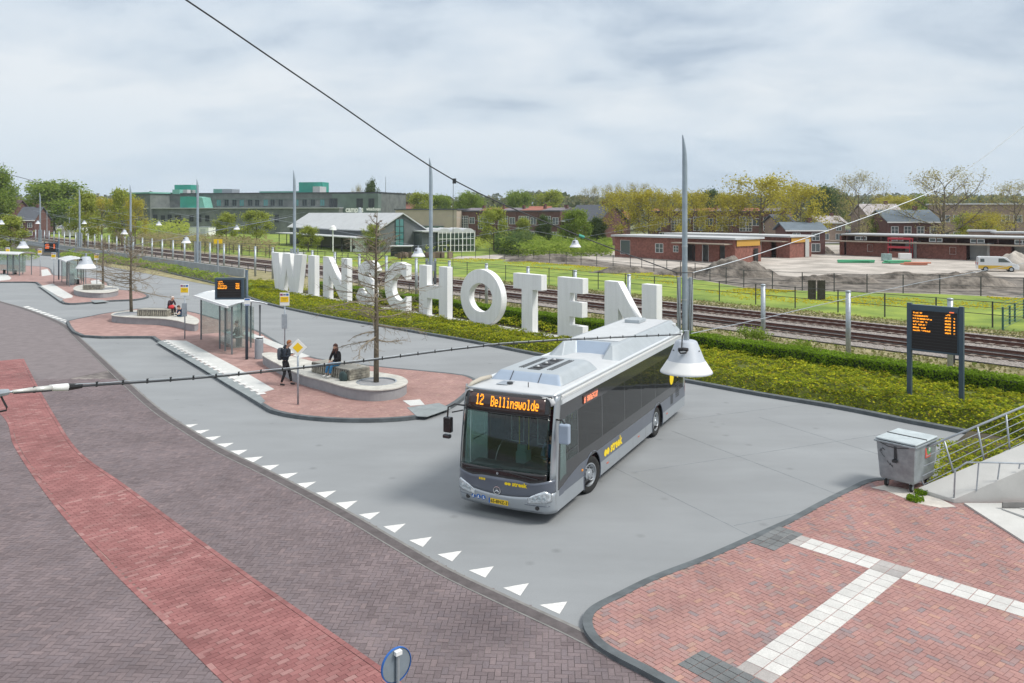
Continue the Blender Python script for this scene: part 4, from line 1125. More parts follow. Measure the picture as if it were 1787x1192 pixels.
stk = MB(); stk.lathe([(0, 0), (.11, 0), (.11, .006), (0, .006)], (.16, -LY / 2 * .97 - .022, 1.0), n=20, axis='Y', cap=False); stk.build('green_sticker', mat('sticker_green', (.12, .42, .16), .5), dmp)
stk = MB(); stk.lathe([(0, 0), (.055, 0), (.055, .006), (0, .006)], (.17, -LY / 2 * .97 - .030, 1.02), n=16, axis='Y', cap=False); stk.build('white_sticker', M['frame'], dmp)
for sx in (-1, 1):
    for sy in (-1, 1):
        w = MB(); w.lathe([(.0, -.03), (.075, -.03), (.10, -.022), (.10, .022), (.075, .03), (0, .03)], (sx * .44, sy * .32, .10), n=18, axis='Y', cap=False); wo = w.build('wheel', M['rubber'], dmp)
        w = MB(); w.lathe([(.0, -.034), (.055, -.034), (.055, .034), (0, .034)], (sx * .44, sy * .32, .10), n=14, axis='Y', cap=False); w.box((sx * .44, sy * .32, .20), (.05, .10, .06)); w.build('hub', M['galv'], wo)

# ---------------------------------------------------------------- stair flank with railings
sf = thing('stair_flank', 'white concrete stair flank with tubular railings at the right edge', 'staircase', (10.4, 20.6, .09))
sl_ = .42
cp = MB()
cp.add([(0, 0, 0), (.5, -.80, 0), (9, -.75, 0), (9, .0, 0), (0, 0, .10), (.5, -.80, .10), (9, -.75, .10 + sl_ * 8.6), (9, 0, .10 + sl_ * 9)], [(0, 3, 2, 1), (4, 5, 6, 7), (0, 1, 5, 4), (1, 2, 6, 5), (2, 3, 7, 6), (3, 0, 4, 7)])
cp.build('flank_wall', mat('stair_concrete', (.50, .50, .485), .8, vary=.07, scale=1.5, bump=.15), sf, bevel=.015)
ap_ = MB().box((5.0, -3.5, .02), (8.6, 5.2, .05)); ap_.build('landing', MATS['stair_concrete'], sf)
for k in range(7):
    q = MB(); q.add([(1.35 + k * .42, -1.35, .05), (2.3 + k * .42, -3.9, .05), (9, -3.9, .05), (9, -1.35, .05), (1.35 + k * .42, -1.35, .06 + .015 * (k + 1)), (2.3 + k * .42, -3.9, .06 + .10 * (k + 1)), (9, -3.9, .06 + .10 * (k + 1)), (9, -1.35, .06 + .015 * (k + 1))], [(0, 3, 2, 1), (4, 5, 6, 7), (0, 1, 5, 4), (1, 2, 6, 5), (2, 3, 7, 6), (3, 0, 4, 7)])
    q.build('step', MATS['stair_concrete'], sf)
MB().box((5.2, -1.30, .13), (7.6, .05, .16)).build('skirting', M['kerb_light'], sf)
s0 = Vector(sf.location)
def Y_(u, v, Y): return A(u, Y, ZV(v, Y)) - s0
# outer balustrade: raked posts, top rail, five wires
ra, rb2 = Y_(1590, 792, 20.75), Y_(1787, 709, 20.75); dr = (rb2 - ra); 
MB().tube([ra, ra + dr * 2.0], .028, 10).build('top_rail', M['galv'], sf, smooth=True)
fa, fb = Y_(1622, 873, 20.65), Y_(1787, 783, 20.65); df = fb - fa
for k in (0, .29, .585, .84, 1.15, 1.45):
    tp_, ft_ = ra + dr * (k * 1.0 + .0), fa + df * (k * 1.02 + .0)
    MB().tube([ft_, tp_], .024, 8).build('baluster', M['galv'], sf, smooth=True)
for k in range(1, 6):
    f = k / 6; MB().tube([ra.lerp(fa, f), (ra + dr * 1.9).lerp(fa + df * 1.9, f)], .009, 6).build('rail_wire', M['galv'], sf)
hr_ = [Y_(1664, 882, 19.85), Y_(1667, 820, 19.85), Y_(1687, 807, 19.83), Y_(1730, 807, 19.7), Y_(1787, 809, 19.5), Y_(1850, 811, 19.3)]
MB().tube(hr_[:1] + hr_[1:], .021, 8).build('hand_rail', M['galv'], sf, smooth=True)
for (a, b) in (((1708, 808), (1704, 857)), ((1745, 808), (1741, 837)), ((1780, 809), (1778, 818))):
    MB().tube([Y_(*a, 19.8), Y_(*b, 19.8)], .017, 8).build('hand_rail_post', M['galv'], sf)
# green mesh fence at the right edge beyond the tracks
gf = thing('mesh_fence', 'short dark green mesh fence at the right edge in the field', 'fence', P(1750, 577, .07))
g0 = Vector(gf.location); gmat = mat('green_fence', (.03, .10, .085), .5)
for (u, vb, vt) in ((1750, 577, 536), (1762, 566, 533), (1771, 561, 529), (1787, 556, 522), (1805, 548, 516)):
    b_ = P(u, vb, .07); MB().tube([b_ - g0, A(u, b_.y, ZV(vt, b_.y)) - g0], .06, 6).build('post', gmat, gf)
a_, b_ = P(1750, 577, .07), P(1805, 548, .07)
for k in range(9): MB().tube([Vector((a_.x, a_.y, .2 + k * .2)) - g0, Vector((b_.x, b_.y, .2 + k * .2)) - g0], .015, 4).build('wire', gmat, gf)
# timber sheets in the field
ts_ = thing('timber_panel_stack', 'pair of dark upright timber panels standing in the green field', 'timber panels', P(1425, 523, .07), R(-8))
for s in (-1, 1):
    q = MB()
    for k in range(6): q.box((s * .37 + (k - 2.5) * .108, 0, .8), (.09, .08, 1.6 + .03 * (k % 2)))
    q.build('plank_panel', mat('dark_timber', (.045, .04, .032), .9, vary=.3, scale=5, rand=.2), ts_)
# ---------------------------------------------------------------- the bus
def text_mesh(name, s, size, m, fn, offset=0.0, depth=.004, width=None):
    cu = bpy.data.curves.new(name, 'FONT'); cu.body = s; cu.size = size; cu.offset = offset; cu.resolution_u = 2
    to = bpy.data.objects.new(name, cu); col.objects.link(to)
    dg = bpy.context.evaluated_depsgraph_get(); me = bpy.data.meshes.new_from_object(to.evaluated_get(dg)); bpy.data.objects.remove(to); bpy.data.curves.remove(cu)
    xs = [v.co.x for v in me.vertices]; k = (width / (max(xs) - min(xs))) if width else 1; x0 = min(xs)
    for v in me.vertices: v.co = Vector(fn((v.co.x - x0) * k, v.co.y, depth))
    me.name = name; me.materials.clear(); me.materials.append(m); me.update(); return me
M['b_silver'] = mat('bus_silver', (.37, .405, .44), .28, metal=.45, vary=.03, scale=2, coat=.5)
M['b_white'] = mat('bus_roof_white', (.50, .52, .54), .45, vary=.05, scale=3)
M['b_pod'] = mat('bus_pod', (.38, .42, .45), .42, metal=.15, vary=.05, scale=3)
M['b_podblue'] = mat('bus_pod_blue', (.33, .40, .50), .4, metal=.2, vary=.04, scale=3)
M['b_grey'] = mat('bus_grey', (.115, .132, .168), .3, metal=.25, vary=.04, scale=2, coat=.4)
M['b_dark'] = mat('bus_dark', (.040, .041, .045), .10, spec=.5, vary=.05, scale=2, coat=.15)
M['b_black'] = mat('bus_black', (.010, .010, .012), .15, spec=.6, coat=.4)
M['b_disp'] = mat('bus_display', (.045, .018, .016), .18, coat=.6)
M['maroon'] = mat('seat_maroon', (.13, .022, .035), .9, vary=.15, scale=10)
M['b_drv'] = mat('driver_glass', (.075, .13, .125), .08, spec=.9, coat=.6, vary=.3, scale=1.2)
M['b_yellow'] = mat('bus_yellow', (.85, .62, .01), .45)
bg = glass('bus_glass', (.30, .32, .33), .55, body=.13, refl=.55)
wg = glass('windscreen_glass', (.66, .78, .76), .08, body=.05, refl=.8)
M['b_rail'] = mat('bus_rail', (.60, .64, .68), .35, metal=.1, vary=.03, coat=.3)
bus = thing('city_bus', 'silver and dark grey city bus with orange 12 Bellingwolde display, turning out of the station', 'bus', (.936, 21.347, 0), -2.0358)
W0 = 1.275; CR = .26
def XF(z):
    if z > .95: return 2.70 - .30 * ((z - .95) / 2.0) ** 1.4
    if z < .5: return 2.70 - .10 * ((.5 - z) / .25)
    return 2.70
def front(y, z, off=0.0):
    x = XF(z) - .10 * (y / W0) ** 2; t = abs(y) - (W0 - CR)
    if t > 0: x -= CR - math.sqrt(max(0, CR * CR - min(t, CR) ** 2))
    return Vector((x + off, y + (off * .6 if y > 1.1 else (-off * .6 if y < -1.1 else 0)), z))
def xside(z): return XF(z) - .10 - CR
def patch(name, fn, ss, zl, zh, m, nz=4, par=bus, thick=.012, smooth=True, obj=True, mb=None):
    own = mb is None; mb = mb or MB(); n = len(ss); k = len(mb.v)
    for s in ss:
        a, b = (zl(s) if callable(zl) else zl), (zh(s) if callable(zh) else zh)
        for j in range(nz + 1): mb.v.append(tuple(fn(s, a + (b - a) * j / nz)))
    for i in range(n - 1):
        for j in range(nz):
            a = k + i * (nz + 1) + j; mb.f.append((a, a + nz + 1, a + nz + 2, a + 1)); mb.m.append(0)
    if not own: return
    o = mb.build(name, m, par, smooth=smooth, fix=False)
    if thick: md = o.modifiers.new('solid', 'SOLIDIFY'); md.thickness = thick; md.offset = 0
    return o
def lin(a, b, n): return [a + (b - a) * i / n for i in range(n + 1)]
ys = [-W0 + CR * (1 - math.cos(PI / 2 * i / 6)) for i in range(6)] + lin(-W0 + CR, W0 - CR, 16) + [W0 - CR * (1 - math.cos(PI / 2 * i / 6)) for i in range(5, -1, -1)]
WX = (0.0, -5.9); AR = .60
def arch(x, base):
    z = base
    for c in WX:
        if abs(x - c) < AR: z = max(z, .48 + math.sqrt(AR * AR - (x - c) ** 2))
    return z
sx = sorted(set([round(v, 3) for c in WX for v in [c - AR * math.cos(PI * i / 20) for i in range(21)]] + [c + e for c in WX for e in (-AR - .001, AR + .001)] + lin(-9.35, 1.9, 24)))
def Sfn(sgn, off=0.0): return lambda x, z: Vector((x, sgn * (W0 + off - (0 if z < 1.0 else .035 * ((z - 1.0) / 1.8) ** 2)), z))
def dark_low(x): return 1.0 if x < .7 else 1.0 - .22 * min(1, (x - .7) / 1.3) ** 1.5
for sgn in (1, -1):
    f = Sfn(sgn); XE = 1.9 if sgn == 1 else .97
    if sgn == -1: sx = [x for x in sx if x < .96] + [.97]
    patch('skirt_panel', f, sx, lambda x: arch(x, .28), lambda x: max(arch(x, .28), .62), M['b_silver'], 3, smooth=False)
    patch('grey_band', f, sx, lambda x: max(arch(x, .28), .62), lambda x: max(arch(x, .28), dark_low(x)), M['b_grey'], 3, smooth=False)
    # closing strip between the flat side and the rounded front corner
    cf = lambda s, z, f=f: f(1.9 + (xside(z) - 1.9) * s, z)
    cg = lambda s, z, sgn=sgn: Sfn(sgn, .005)(1.9 + (xside(z) - 1.9) * s, z)
    if sgn == 1:
        patch('corner_panel', cf, lin(0, 1, 4), .28, 2.80, M['b_silver'], 14, smooth=False)
        patch('corner_band', cg, lin(0, .78, 6), lambda s: .80 - .06 * s, 2.70, M['b_dark'], 14, smooth=False, thick=.006)
        patch('corner_grey', cg, lin(0, .62, 4), .60, lambda s: .80 - .06 * s, M['b_grey'], 4, smooth=False, thick=.006)
        patch('quarter_window', lambda s, z: Sfn(1, .012)(1.9 + (xside(z) - 1.9) * s, z), lin(-.32, .55, 5), lambda s: 1.02 - .12 * max(0, s), 2.34, M['b_drv'], 8, smooth=False, thick=.006)
    else:
        patch('corner_panel', cf, lin(.62, 1, 3), .28, 2.80, M['b_silver'], 14, smooth=False)
        patch('door_glass', f, lin(.98, 1.86, 3), .40, 2.40, wg, 4, smooth=False); patch('door_glass', cf, lin(.05, .58, 3), .40, 2.40, wg, 4, smooth=False)
        patch('door_header', cf, lin(-1, .62, 3), 2.40, 2.80, M['b_silver'], 3, smooth=False)
    dsx = lin(-9.1, XE, 40)
    patch('window_band_lower', f, dsx, lambda x: dark_low(x), lambda x: 1.32, M['b_dark'], 2, smooth=False)
    patch('window_band_upper', f, dsx, 2.36, 2.70, M['b_dark'], 3, smooth=False)
    patch('cantrail', f, lin(-9.35, 1.9, 12), 2.70, 2.80, M['b_rail'], 2, smooth=False)
    patch('rear_corner', f, lin(-9.35, -9.1, 2), 1.0, 2.70, M['b_silver'], 4, smooth=False)
    if sgn == 1: wins = [(1.70, 1.02), (.90, -.70), (-.83, -2.56), (-2.67, -4.13), (-4.24, -5.6), (-5.72, -7.1), (-7.22, -9.0)]
    else: wins = [(.90, .02), (-.12, -1.0), (-1.12, -2.4), (-2.52, -3.8), (-3.92, -5.6), (-5.72, -7.1), (-7.22, -9.0)]
    edges = [1.9 if sgn == 1 else .97]
    for a, b in wins: edges += [a, b]
    edges.append(-9.1)
    for i in range(0, len(edges), 2):
        patch('pillar', f, lin(edges[i], edges[i + 1], 2), 1.32, 2.36, M['b_dark'], 4, smooth=False)
    for a, b in wins:
        gm_ = bg if not (sgn == 1 and a > 1.5) else wg
        patch('side_window', Sfn(sgn, .004), lin(a + .02, b - .02, 3), 1.30, 2.38, gm_, 4, thick=.008, smooth=False)
    # lower driver window glazing line
    patch('window_trim', Sfn(sgn, .010), lin(1.72, 1.0, 3), 1.50, 1.525, M['b_black'], 1)
    for c in WX:          # wheel arch lips and dark wells
        lip = MB(); lip.tube([(c - AR * math.cos(PI * i / 16) * 1.0, sgn * (W0 + .004), .48 + AR * math.sin(PI * i / 16)) for i in range(-2, 19)], .018, 6); lip.build('arch_lip', M['b_grey'], bus)
        wl = MB(); wl.lathe([(.58, 0), (.58, .5), (.0, .5)], (c, 0, .48), n=24, axis='Y', cap=False)
        wl.v = [(x, sgn * (W0 - .02) - sgn * (y), max(z, .30)) for x, y, z in wl.v]; wl.build('wheel_well', M['black'], bus)
# front
patch('bumper', front, ys, .27, lambda y: .60 + .16 * (abs(y) / W0) ** 2, M['b_silver'], 5)
def gh(y): return 1.01 - .06 * max(0, 1 - abs(abs(y) - .80) / .35) + .05 * (abs(y) / W0) ** 2
patch('front_panel', front, ys, lambda y: .60 + .16 * (abs(y) / W0) ** 2, gh, M['b_grey'], 5)
wy = [y for y in ys if abs(y) < 1.19]
patch('windscreen_apron', front, wy, gh, 1.20, M['b_black'], 4)
patch('windscreen', front, wy, 1.20, 2.46, wg, 10, thick=.01)
patch('display_header', front, wy, 2.46, 2.94, M['b_black'], 5)
patch('display_screen', lambda y, z: front(y, z, .012), lin(-1.02, 1.02, 20), 2.54, 2.88, M['b_disp'], 3)
for sgn in (1, -1):
    e = sorted([y for y in ys if sgn * y >= 1.15], key=abs)
    patch('windscreen_pillar', front, sorted(e), gh, 2.98, M['b_silver'], 12)
patch('front_brow', front, ys, 2.94, 2.99, M['b_silver'], 2)
patch('screen_frame', lambda y, z: front(y, z, .008), wy, 2.455, 2.475, M['b_black'], 1)
# wipers
for a, b in (((-.95, 1.10), (.05, 1.22)), ((.95, 1.08), (.25, 1.16))):
    MB().tube([front(a[0], a[1], .03), front((a[0] + b[0]) / 2, (a[1] + b[1]) / 2, .03), front(b[0], b[1], .03)], .014, 6).build('wiper', M['black'], bus)
# roof skin
prof = [(W0 - .035, 2.78), (W0 - .04, 2.85), (1.19, 2.93), (1.10, 2.98), (.9, 3.005), (0, 3.03)]
prof = [(-y, z) for y, z in prof[:-1]] + [(0, 3.03)] + prof[:-1][::-1]
rf = MB(); secs = [(-9.40, -.12, .97), (-9.34, -.02, 1)] + [(x, 0, 1) for x in lin(-9.2, 1.9, 10)] + [(2.1, -.005, .998), (2.25, -.02, .985), (2.36, -.045, .94)]
for x, dz, k in secs:
    for y, z in prof: rf.v.append((x, y * k, z + dz))
n_ = len(prof)
for i in range(len(secs) - 1):
    for j in range(n_ - 1): rf.f.append((i * n_ + j, (i + 1) * n_ + j, (i + 1) * n_ + j + 1, i * n_ + j + 1)); rf.m.append(0)
ro = rf.build('roof', M['b_white'], bus, smooth=True, fix=False); md = ro.modifiers.new('s', 'SOLIDIFY'); md.thickness = .03
for sgn in (1, -1):
    q = MB(); q.tube([(x, sgn * 1.18, 2.965) for x in lin(-9.3, 1.9, 6)] + [(2.12, sgn * 1.165, 2.955), (2.28, sgn * 1.14, 2.93)], [.05] * 8 + [.03], 8); q.build('roof_edge_rail', M['b_rail'], bus, smooth=True)
    q = MB(); q.box((-3.7, sgn * 1.235, 2.885), (11.2, .02, .035)); q.build('rain_gutter', M['frame'], bus)
q = MB(); q.add([(-9.38, -1.24, .30), (-9.38, 1.24, .30), (-9.38, 1.24, 2.9), (-9.38, -1.24, 2.9)], [(0, 1, 2, 3)]); q.build('rear_wall', M['b_silver'], bus, solid=.02)
q = MB().box((-9.40, 0, 2.0), (.02, 2.2, 1.0)); q.build('rear_window', M['b_black'], bus)
for sgn in (1, -1): MB().box((-9.33, sgn * 1.262, .95), (.12, .03, .35)).build('tail_light', M['red'], bus, bevel=.01)
def frustum(b, zb, t, zt, name, m, par=bus, bevel=.03, cols=None):
    n = len(b); mb = MB(); mb.v = [(x, y, zb) for x, y in b] + [(x, y, zt) for x, y in t]
    for i in range(n): j = (i + 1) % n; mb.f.append((i, j, n + j, n + i)); mb.m.append((cols or {}).get(i, 0))
    for tr_ in tessellate_polygon([[Vector((x, y, 0)) for x, y in t]]): mb.f.append(tuple(n + i for i in tr_)); mb.m.append(0)
    o = mb.build(name, m, par, bevel=bevel)
    if bevel: o.modifiers[-1].segments = 4; o.data.polygons.foreach_set('use_smooth', [True] * len(o.data.polygons)); wn = o.modifiers.new('wn', 'WEIGHTED_NORMAL'); wn.keep_sharp = True
    return o
frustum([(1.38, -1.0), (1.38, 1.0), (-1.15, 1.0), (-1.35, .8), (-1.35, -.8), (-1.15, -1.0)], 3.0, [(1.12, -.84), (1.12, .84), (-.95, .84), (-1.1, .66), (-1.1, -.66), (-.95, -.84)], 3.24, 'air_conditioner', [M['b_pod'], M['b_podblue']], bevel=.10, cols={0: 1})
for y in (-.42, .36): MB().box((1.26, y, 3.12), (.02, .012, .30), rot=Matrix.Rotation(R(-47), 3, 'Y')).build('cover_seam', M['dark'], bus)
q = MB().box((.05, .0, 3.246), (1.62, .34, .012)); fan_s = q.build('fan_grille', M['dark'], bus)
for x in (.58, .05, -.48):
    q = MB(); q.lathe([(.0, 0), (.125, 0), (.125, .012), (.10, .02), (.0, .02)], (x, 0, 3.252), n=20, cap=False); q.build('fan', M['black'], fan_s)
    q = MB(); q.lathe([(.0, .02), (.045, .02), (.03, .05), (0, .055)], (x, 0, 3.255), n=14, cap=False); q.build('fan_hub', M['b_white'], fan_s)
q = MB()
for y in (-.46, -.40, -.34, .34, .40, .46): q.box((.0, y, 3.246), (1.5, .022, .010))
q.build('air_slots', M['dark'], bus)
B_ = [(-9.28, -1.17), (-9.28, 1.17), (-2.75, 1.17), (-2.45, .98), (-2.45, .62), (-3.15, .44), (-3.15, -.44), (-2.45, -.62), (-2.45, -.98), (-2.75, -1.17)]
T_ = [(-9.15, -.86), (-9.15, .86), (-3.25, .88), (-2.95, .80), (-2.92, .74), (-3.45, .56), (-3.45, -.56), (-2.92, -.74), (-2.95, -.80), (-3.25, -.88)]
frustum(B_, 2.98, T_, 3.36, 'rear_roof_pod', [M['b_pod'], M['b_podblue']], bevel=.12, cols={5: 1})
q = MB().box((-6.3, 0, 3.37), (5.4, 1.5, .02)); q.build('pod_cover', M['b_white'], bus, bevel=.005)
q = MB().box((-8.0, -.15, 3.44), (.75, .55, .12)); q.build('roof_box', M['b_pod'], bus, bevel=.02)
q = MB().box((-9.0, .95, 3.20), (.30, .16, .16)); q.build('pod_corner', M['b_white'], bus, bevel=.05)
q = MB().box((1.75, -.35, 3.035), (.42, .30, .012)); q.build('roof_hatch', M['b_silver'], bus); q = MB(); q.lathe([(.08, 0), (.07, .04), (0, .05)], (1.80, -.20, 3.04), n=14, cap=False); q.build('roof_vent', M['dark'], bus)
MB().tube([(1.9, .35, 3.0), (1.9, .35, 3.14)], .012, 6).build('aerial', M['dark'], bus)
MB().tube([(1.35, -.98, 3.06), (1.75, -1.05, 3.06), (2.1, -1.10, 3.02), (2.32, -1.14, 2.93)], [.05, .06, .05, .03], 8).build('cable_duct', mat('duct_beige', (.42, .39, .33), .7), bus, smooth=True)
# interior
MB().box((-3.6, 0, 2.90), (11.4, 2.3, .03)).build('ceiling', mat('bus_ceiling', (.16, .17, .17), .8), bus)
MB().box((-9.0, 0, 1.6), (.05, 2.3, 2.4)).build('bulkhead', M['dark'], bus)
MB().box((-3.4, 0, .36), (11.6, 2.4, .06)).build('floor', M['dark'], bus)
sm_ = MB(); sm_.box((0, 0, .22), (.42, .44, .10)); sm_.box((-.22, 0, .60), (.09, .44, .78)); sme = sm_.mesh('passenger_seat', M['maroon'])
for i in range(9):
    for y in (-.95, -.48, .48, .95):
        x = .3 - i * .95
        if y < 0 and i in (0, 1, 4): continue
        o = link('passenger_seat', sme, bus); o.location = (x, y, .62)
q = MB(); q.box((2.12, 0, 1.02), (.55, 2.1, .22)); q.box((2.0, .72, 1.16), (.35, .75, .16)); q.build('dashboard', mat('dash_green', (.05, .065, .068), .6, vary=.1), bus, bevel=.03)
q = MB(); q.lathe([(.225, -.014), (.24, 0), (.225, .014), (.21, 0)], n=24, cap=False); o = q.build('steering_wheel', M['black'], bus); o.location = (1.86, .72, 1.33); o.rotation_euler = (0, R(-28), 0)
q = MB(); q.box((1.2, .72, .85), (.5, .5, .14)); q.box((.96, .72, 1.30), (.12, .5, .95)); q.build('driver_seat', M['black'], bus, bevel=.03)
q = MB(); q.box((1.55, .05, 1.10), (.3, .3, .5)); q.box((1.62, .05, 1.42), (.14, .22, .2)); q.build('ticket_machine', mat('ticket_teal', (.24, .36, .38), .5), bus, bevel=.02)
q = MB()
for x, y, h in ((1.1, -.28, 2.1), (.4, -.35, 2.1), (-1.0, -.3, 2.1), (-1.0, .3, 2.1), (-3, .3, 2.1), (-3, -.3, 2.1)): q.tube([(x, y, .4), (x, y, 2.8)], .02, 6)
q.build('hand_pole', M['b_yellow'], bus)
q = MB()
def loop(x, y0, y1, z0, z1):
    q.tube([(x, y0, z0), (x, y0, z1), (x, y1, z1), (x, y1, z0), (x, y0, z0)], .016, 5)
loop(.85, .12, .42, 1.35, 2.15); loop(.4, -.85, -.5, 1.2, 2.2)
q.build('partition_frame', M['frame'], bus)
MB().box((.82, .70, 1.7), (.03, .55, 1.1)).build('driver_partition', M['maroon'], bus)
# headlights
for sgn in (1, -1):
    yy = lin(.70, 1.235, 8)
    hl = patch('headlight', lambda y, z, sgn=sgn: front(sgn * y, z, .014), yy, lambda y: .50 + .06 * (y - .7) / .5, lambda y: .62 + .22 * min(1, (y - .70) / .42) ** .8 - (.10 * max(0, (y - 1.12) / .12)), mat('lamp_chrome', (.62, .66, .70), .18, metal=.7, vary=.25, scale=18), 4)
    for y, r_ in ((.86, .050), (.99, .055), (1.10, .045)):
        c = front(sgn * y, .62 + (.03 if y > .9 else 0), .02); q = MB(); q.lathe([(0, 0), (r_, 0), (r_, .012), (r_ * .8, .016), (r_ * .55, .006), (0, .012)], c, n=16, axis='X', cap=False); q.build('reflector', mat('lens_glass', (.42, .47, .50), .08, metal=.5), hl)
    c = front(sgn * .92, .41, .012); q = MB(); q.lathe([(0, 0), (.055, 0), (.05, .01), (0, .01)], c, n=16, axis='X', cap=False); q.build('fog_lamp', M['b_black'], bus)
    patch('bumper_crease', lambda y, z, sgn=sgn: front(sgn * y, z, .006), lin(.62, 1.2, 6), .462, .474, M['b_grey'], 1)
    patch('header_lamp', lambda y, z, sgn=sgn: front(sgn * y, z, .016), lin(.93, 1.02, 2), 2.90, 2.925, M['frame'], 1)
# plate, stickers, emblem
c = front(-.06, .43, .02)
MB().box((c.x, -.06, .43), (.012, .52, .115)).build('licence_plate', M['yellow_plate'] if 'yellow_plate' in M else mat('plate_yellow', (.80, .55, .02), .45), bus)
MB().box((c.x + .002, -.295, .43), (.012, .045, .115)).build('plate_euro_band', M['blue'], bus)
link('plate_number', text_mesh('plate_number', '65-BNZ-3', .11, M['black'], lambda a, b, h: (c.x + .011, -.26 + a, .392 + b), .0016, width=.44), bus)
for k, y in enumerate((-.74, -.60, -.46)):
    cc = front(y, .47, .012); q = MB(); q.lathe([(0, 0), (.058, 0), (.055, .006), (0, .006)], cc, n=18, axis='X', cap=False); st = q.build('blue_pictogram', M['blue'], bus)
    q = MB(); q.box((cc.x + .010, y, .475), (.004, .020, .05)); q.box((cc.x + .010, y + (k - 1) * .012, .445), (.004, .05, .018)); q.build('pictogram_mark', M['frame'], st)
c2 = front(-.08, .70, .015)
q = MB(); ring = [(.098, -.004), (.098, .012), (.080, .014), (.080, -.004)]; q.lathe(ring, c2, n=32, axis='X', cap=False)
for k in range(3):
    a = PI / 2 + k * 2 * PI / 3; tip = (math.cos(a) * .088, math.sin(a) * .088); l = (math.cos(a + PI / 3) * .018, math.sin(a + PI / 3) * .018); r2 = (math.cos(a - PI / 3) * .018, math.sin(a - PI / 3) * .018)
    q.add([(c2.x + .012, c2.y + tip[0], c2.z + tip[1]), (c2.x + .012, c2.y + l[0], c2.z + l[1]), (c2.x + .024, c2.y, c2.z), (c2.x + .012, c2.y + r2[0], c2.z + r2[1])], [(0, 1, 2), (0, 2, 3), (1, 3, 2), (0, 3, 1)])
q.build('star_emblem', mat('chrome', (.78, .80, .82), .15, metal=1.0), bus, smooth=False)
q = MB(); cdot = front(-.08, 1.10, .012); q.lathe([(0, 0), (.03, 0), (.03, .005), (0, .005)], cdot, n=12, axis='X', cap=False); q.build('camera_dot', M['b_silver'], bus)
# streek lettering with its pill mark
def streek(fn, w, par=bus, off=.006):
    link('streek_lettering', text_mesh('streek_lettering', 'streek', .145 * w / .6, M['b_yellow'], lambda a, b, h: fn(w * .36 + a, b), .006 * w / .6, width=w * .66), par)
    q = MB()
    for cx in (.10, .235):
        pts = [(cx * w + math.cos(t) * .075 * w, .055 * w + math.sin(t) * .062 * w) for t in [2 * PI * i / 18 for i in range(18)]]
        k = len(q.v); q.v += [tuple(fn(a, b)) for a, b in pts]; q.f.append(tuple(range(k, k + 18))); q.m.append(0)
    q.build('streek_mark', M['b_yellow'], par, fix=False)
streek(lambda a, b: front(.10 + a, .86 + b, .012), .58)
streek(lambda a, b: Vector((-.83 - a, W0 + .012, .70 + b)), 1.50)
for (y, z, w_) in ((-.56, .915, .026),):
    q = MB()
    for k in range(4): q.box((front(y + k * .045, z).x + .012, y + k * .045, z), (.004, .030, .05))
    q.build('fleet_number', M['b_yellow'], bus)
# yellow drops near the rear
q = MB()
for x, z, a, b in ((-7.55, 1.62, .26, .25), (-8.35, 1.62, .17, .15)):
    pts = [(x - math.cos(t) * a * (1 if math.sin(t) < 0 else .95), z + (math.sin(t) * b if math.sin(t) < 0 else math.sin(t) * b * 1.6)) for t in [2 * PI * i / 24 for i in range(24)]]
    k = len(q.v); q.v += [(px_, W0 + .018, pz) for px_, pz in pts]; q.f.append(tuple(range(k, k + 24))); q.m.append(0)
q.build('yellow_drop', M['b_yellow'], bus, fix=False)
# side display
q = MB().box((.10, W0 - .005, 2.53), (1.0, .02, .20)); sd_ = q.build('side_display', mat('side_disp', (.10, .05, .045), .3), bus)
q = MB(); r = random.Random(8)
for k in range(44):
    for j in range(7):
        if (k < 5 or k > 8) and r.random() < .68: q.box((.58 - k * .022, W0 + .010, 2.46 + j * .021), (.018, .004, .015))
q.build('side_led_text', mat('led_pale', (1.0, .32, .18), .5, emit=.45), sd_)
for x, z in ((-1.15, .47), (-3.9, .50), (-7.0, .5)): MB().box((x, W0 + .008, z), (.14, .012, .035)).build('side_marker', mat('marker_red', (.55, .12, .06), .4), bus)
MB().box((.72, W0 + .012, .80), (.07, .03, .05)).build('indicator', mat('indicator_orange', (.85, .32, .02), .35), bus, bevel=.01)
for x0, x1, z0, z1 in ((-7.45, -7.75, .70, 1.02), (-8.1, -8.55, .80, 1.35)):
    q = MB()
    for k in range(8): q.box(((x0 + x1) / 2, W0 + .006, z0 + (z1 - z0) * (k + .5) / 8), (abs(x1 - x0), .01, (z1 - z0) / 8 * .6))
    q.build('engine_grille', M['dark'], bus)
q = MB()
for x in (-2.1, -3.35, -4.6, -7.9): q.box((x, W0 + .002, .45), (.012, .008, .32))
q.box((-3.9, W0 + .002, .622), (2.9, .006, .010)); q.build('panel_gap', M['dark'], bus)
# mirrors
q = MB(); q.box((2.36, 1.50, 2.14), (.16, .26, .46)); ml = q.build('mirror', M['b_podblue'], bus, bevel=.04)
MB().box((2.285, 1.50, 2.14), (.012, .21, .40)).build('mirror_glass', mat('mirror_glass', (.3, .33, .35), .05, metal=1.0), ml)
MB().tube([(2.25, 1.22, 2.42), (2.30, 1.40, 2.44), (2.34, 1.5, 2.36)], .03, 8).build('mirror_arm', M['b_black'], ml)
q = MB(); q.box((2.66, -1.46, 2.08), (.14, .22, .38)); q.box((2.68, -1.48, 1.80), (.13, .20, .10)); mr = q.build('mirror', M['b_black'], bus, bevel=.03)
MB().tube([(2.38, -1.16, 2.52), (2.52, -1.36, 2.56), (2.64, -1.47, 2.50), (2.66, -1.48, 2.25)], .022, 8).build('mirror_arm', M['b_black'], mr); MB().tube([(2.38, -1.2, 2.40), (2.55, -1.42, 2.36)], .018, 8).build('mirror_brace', M['b_black'], mr)
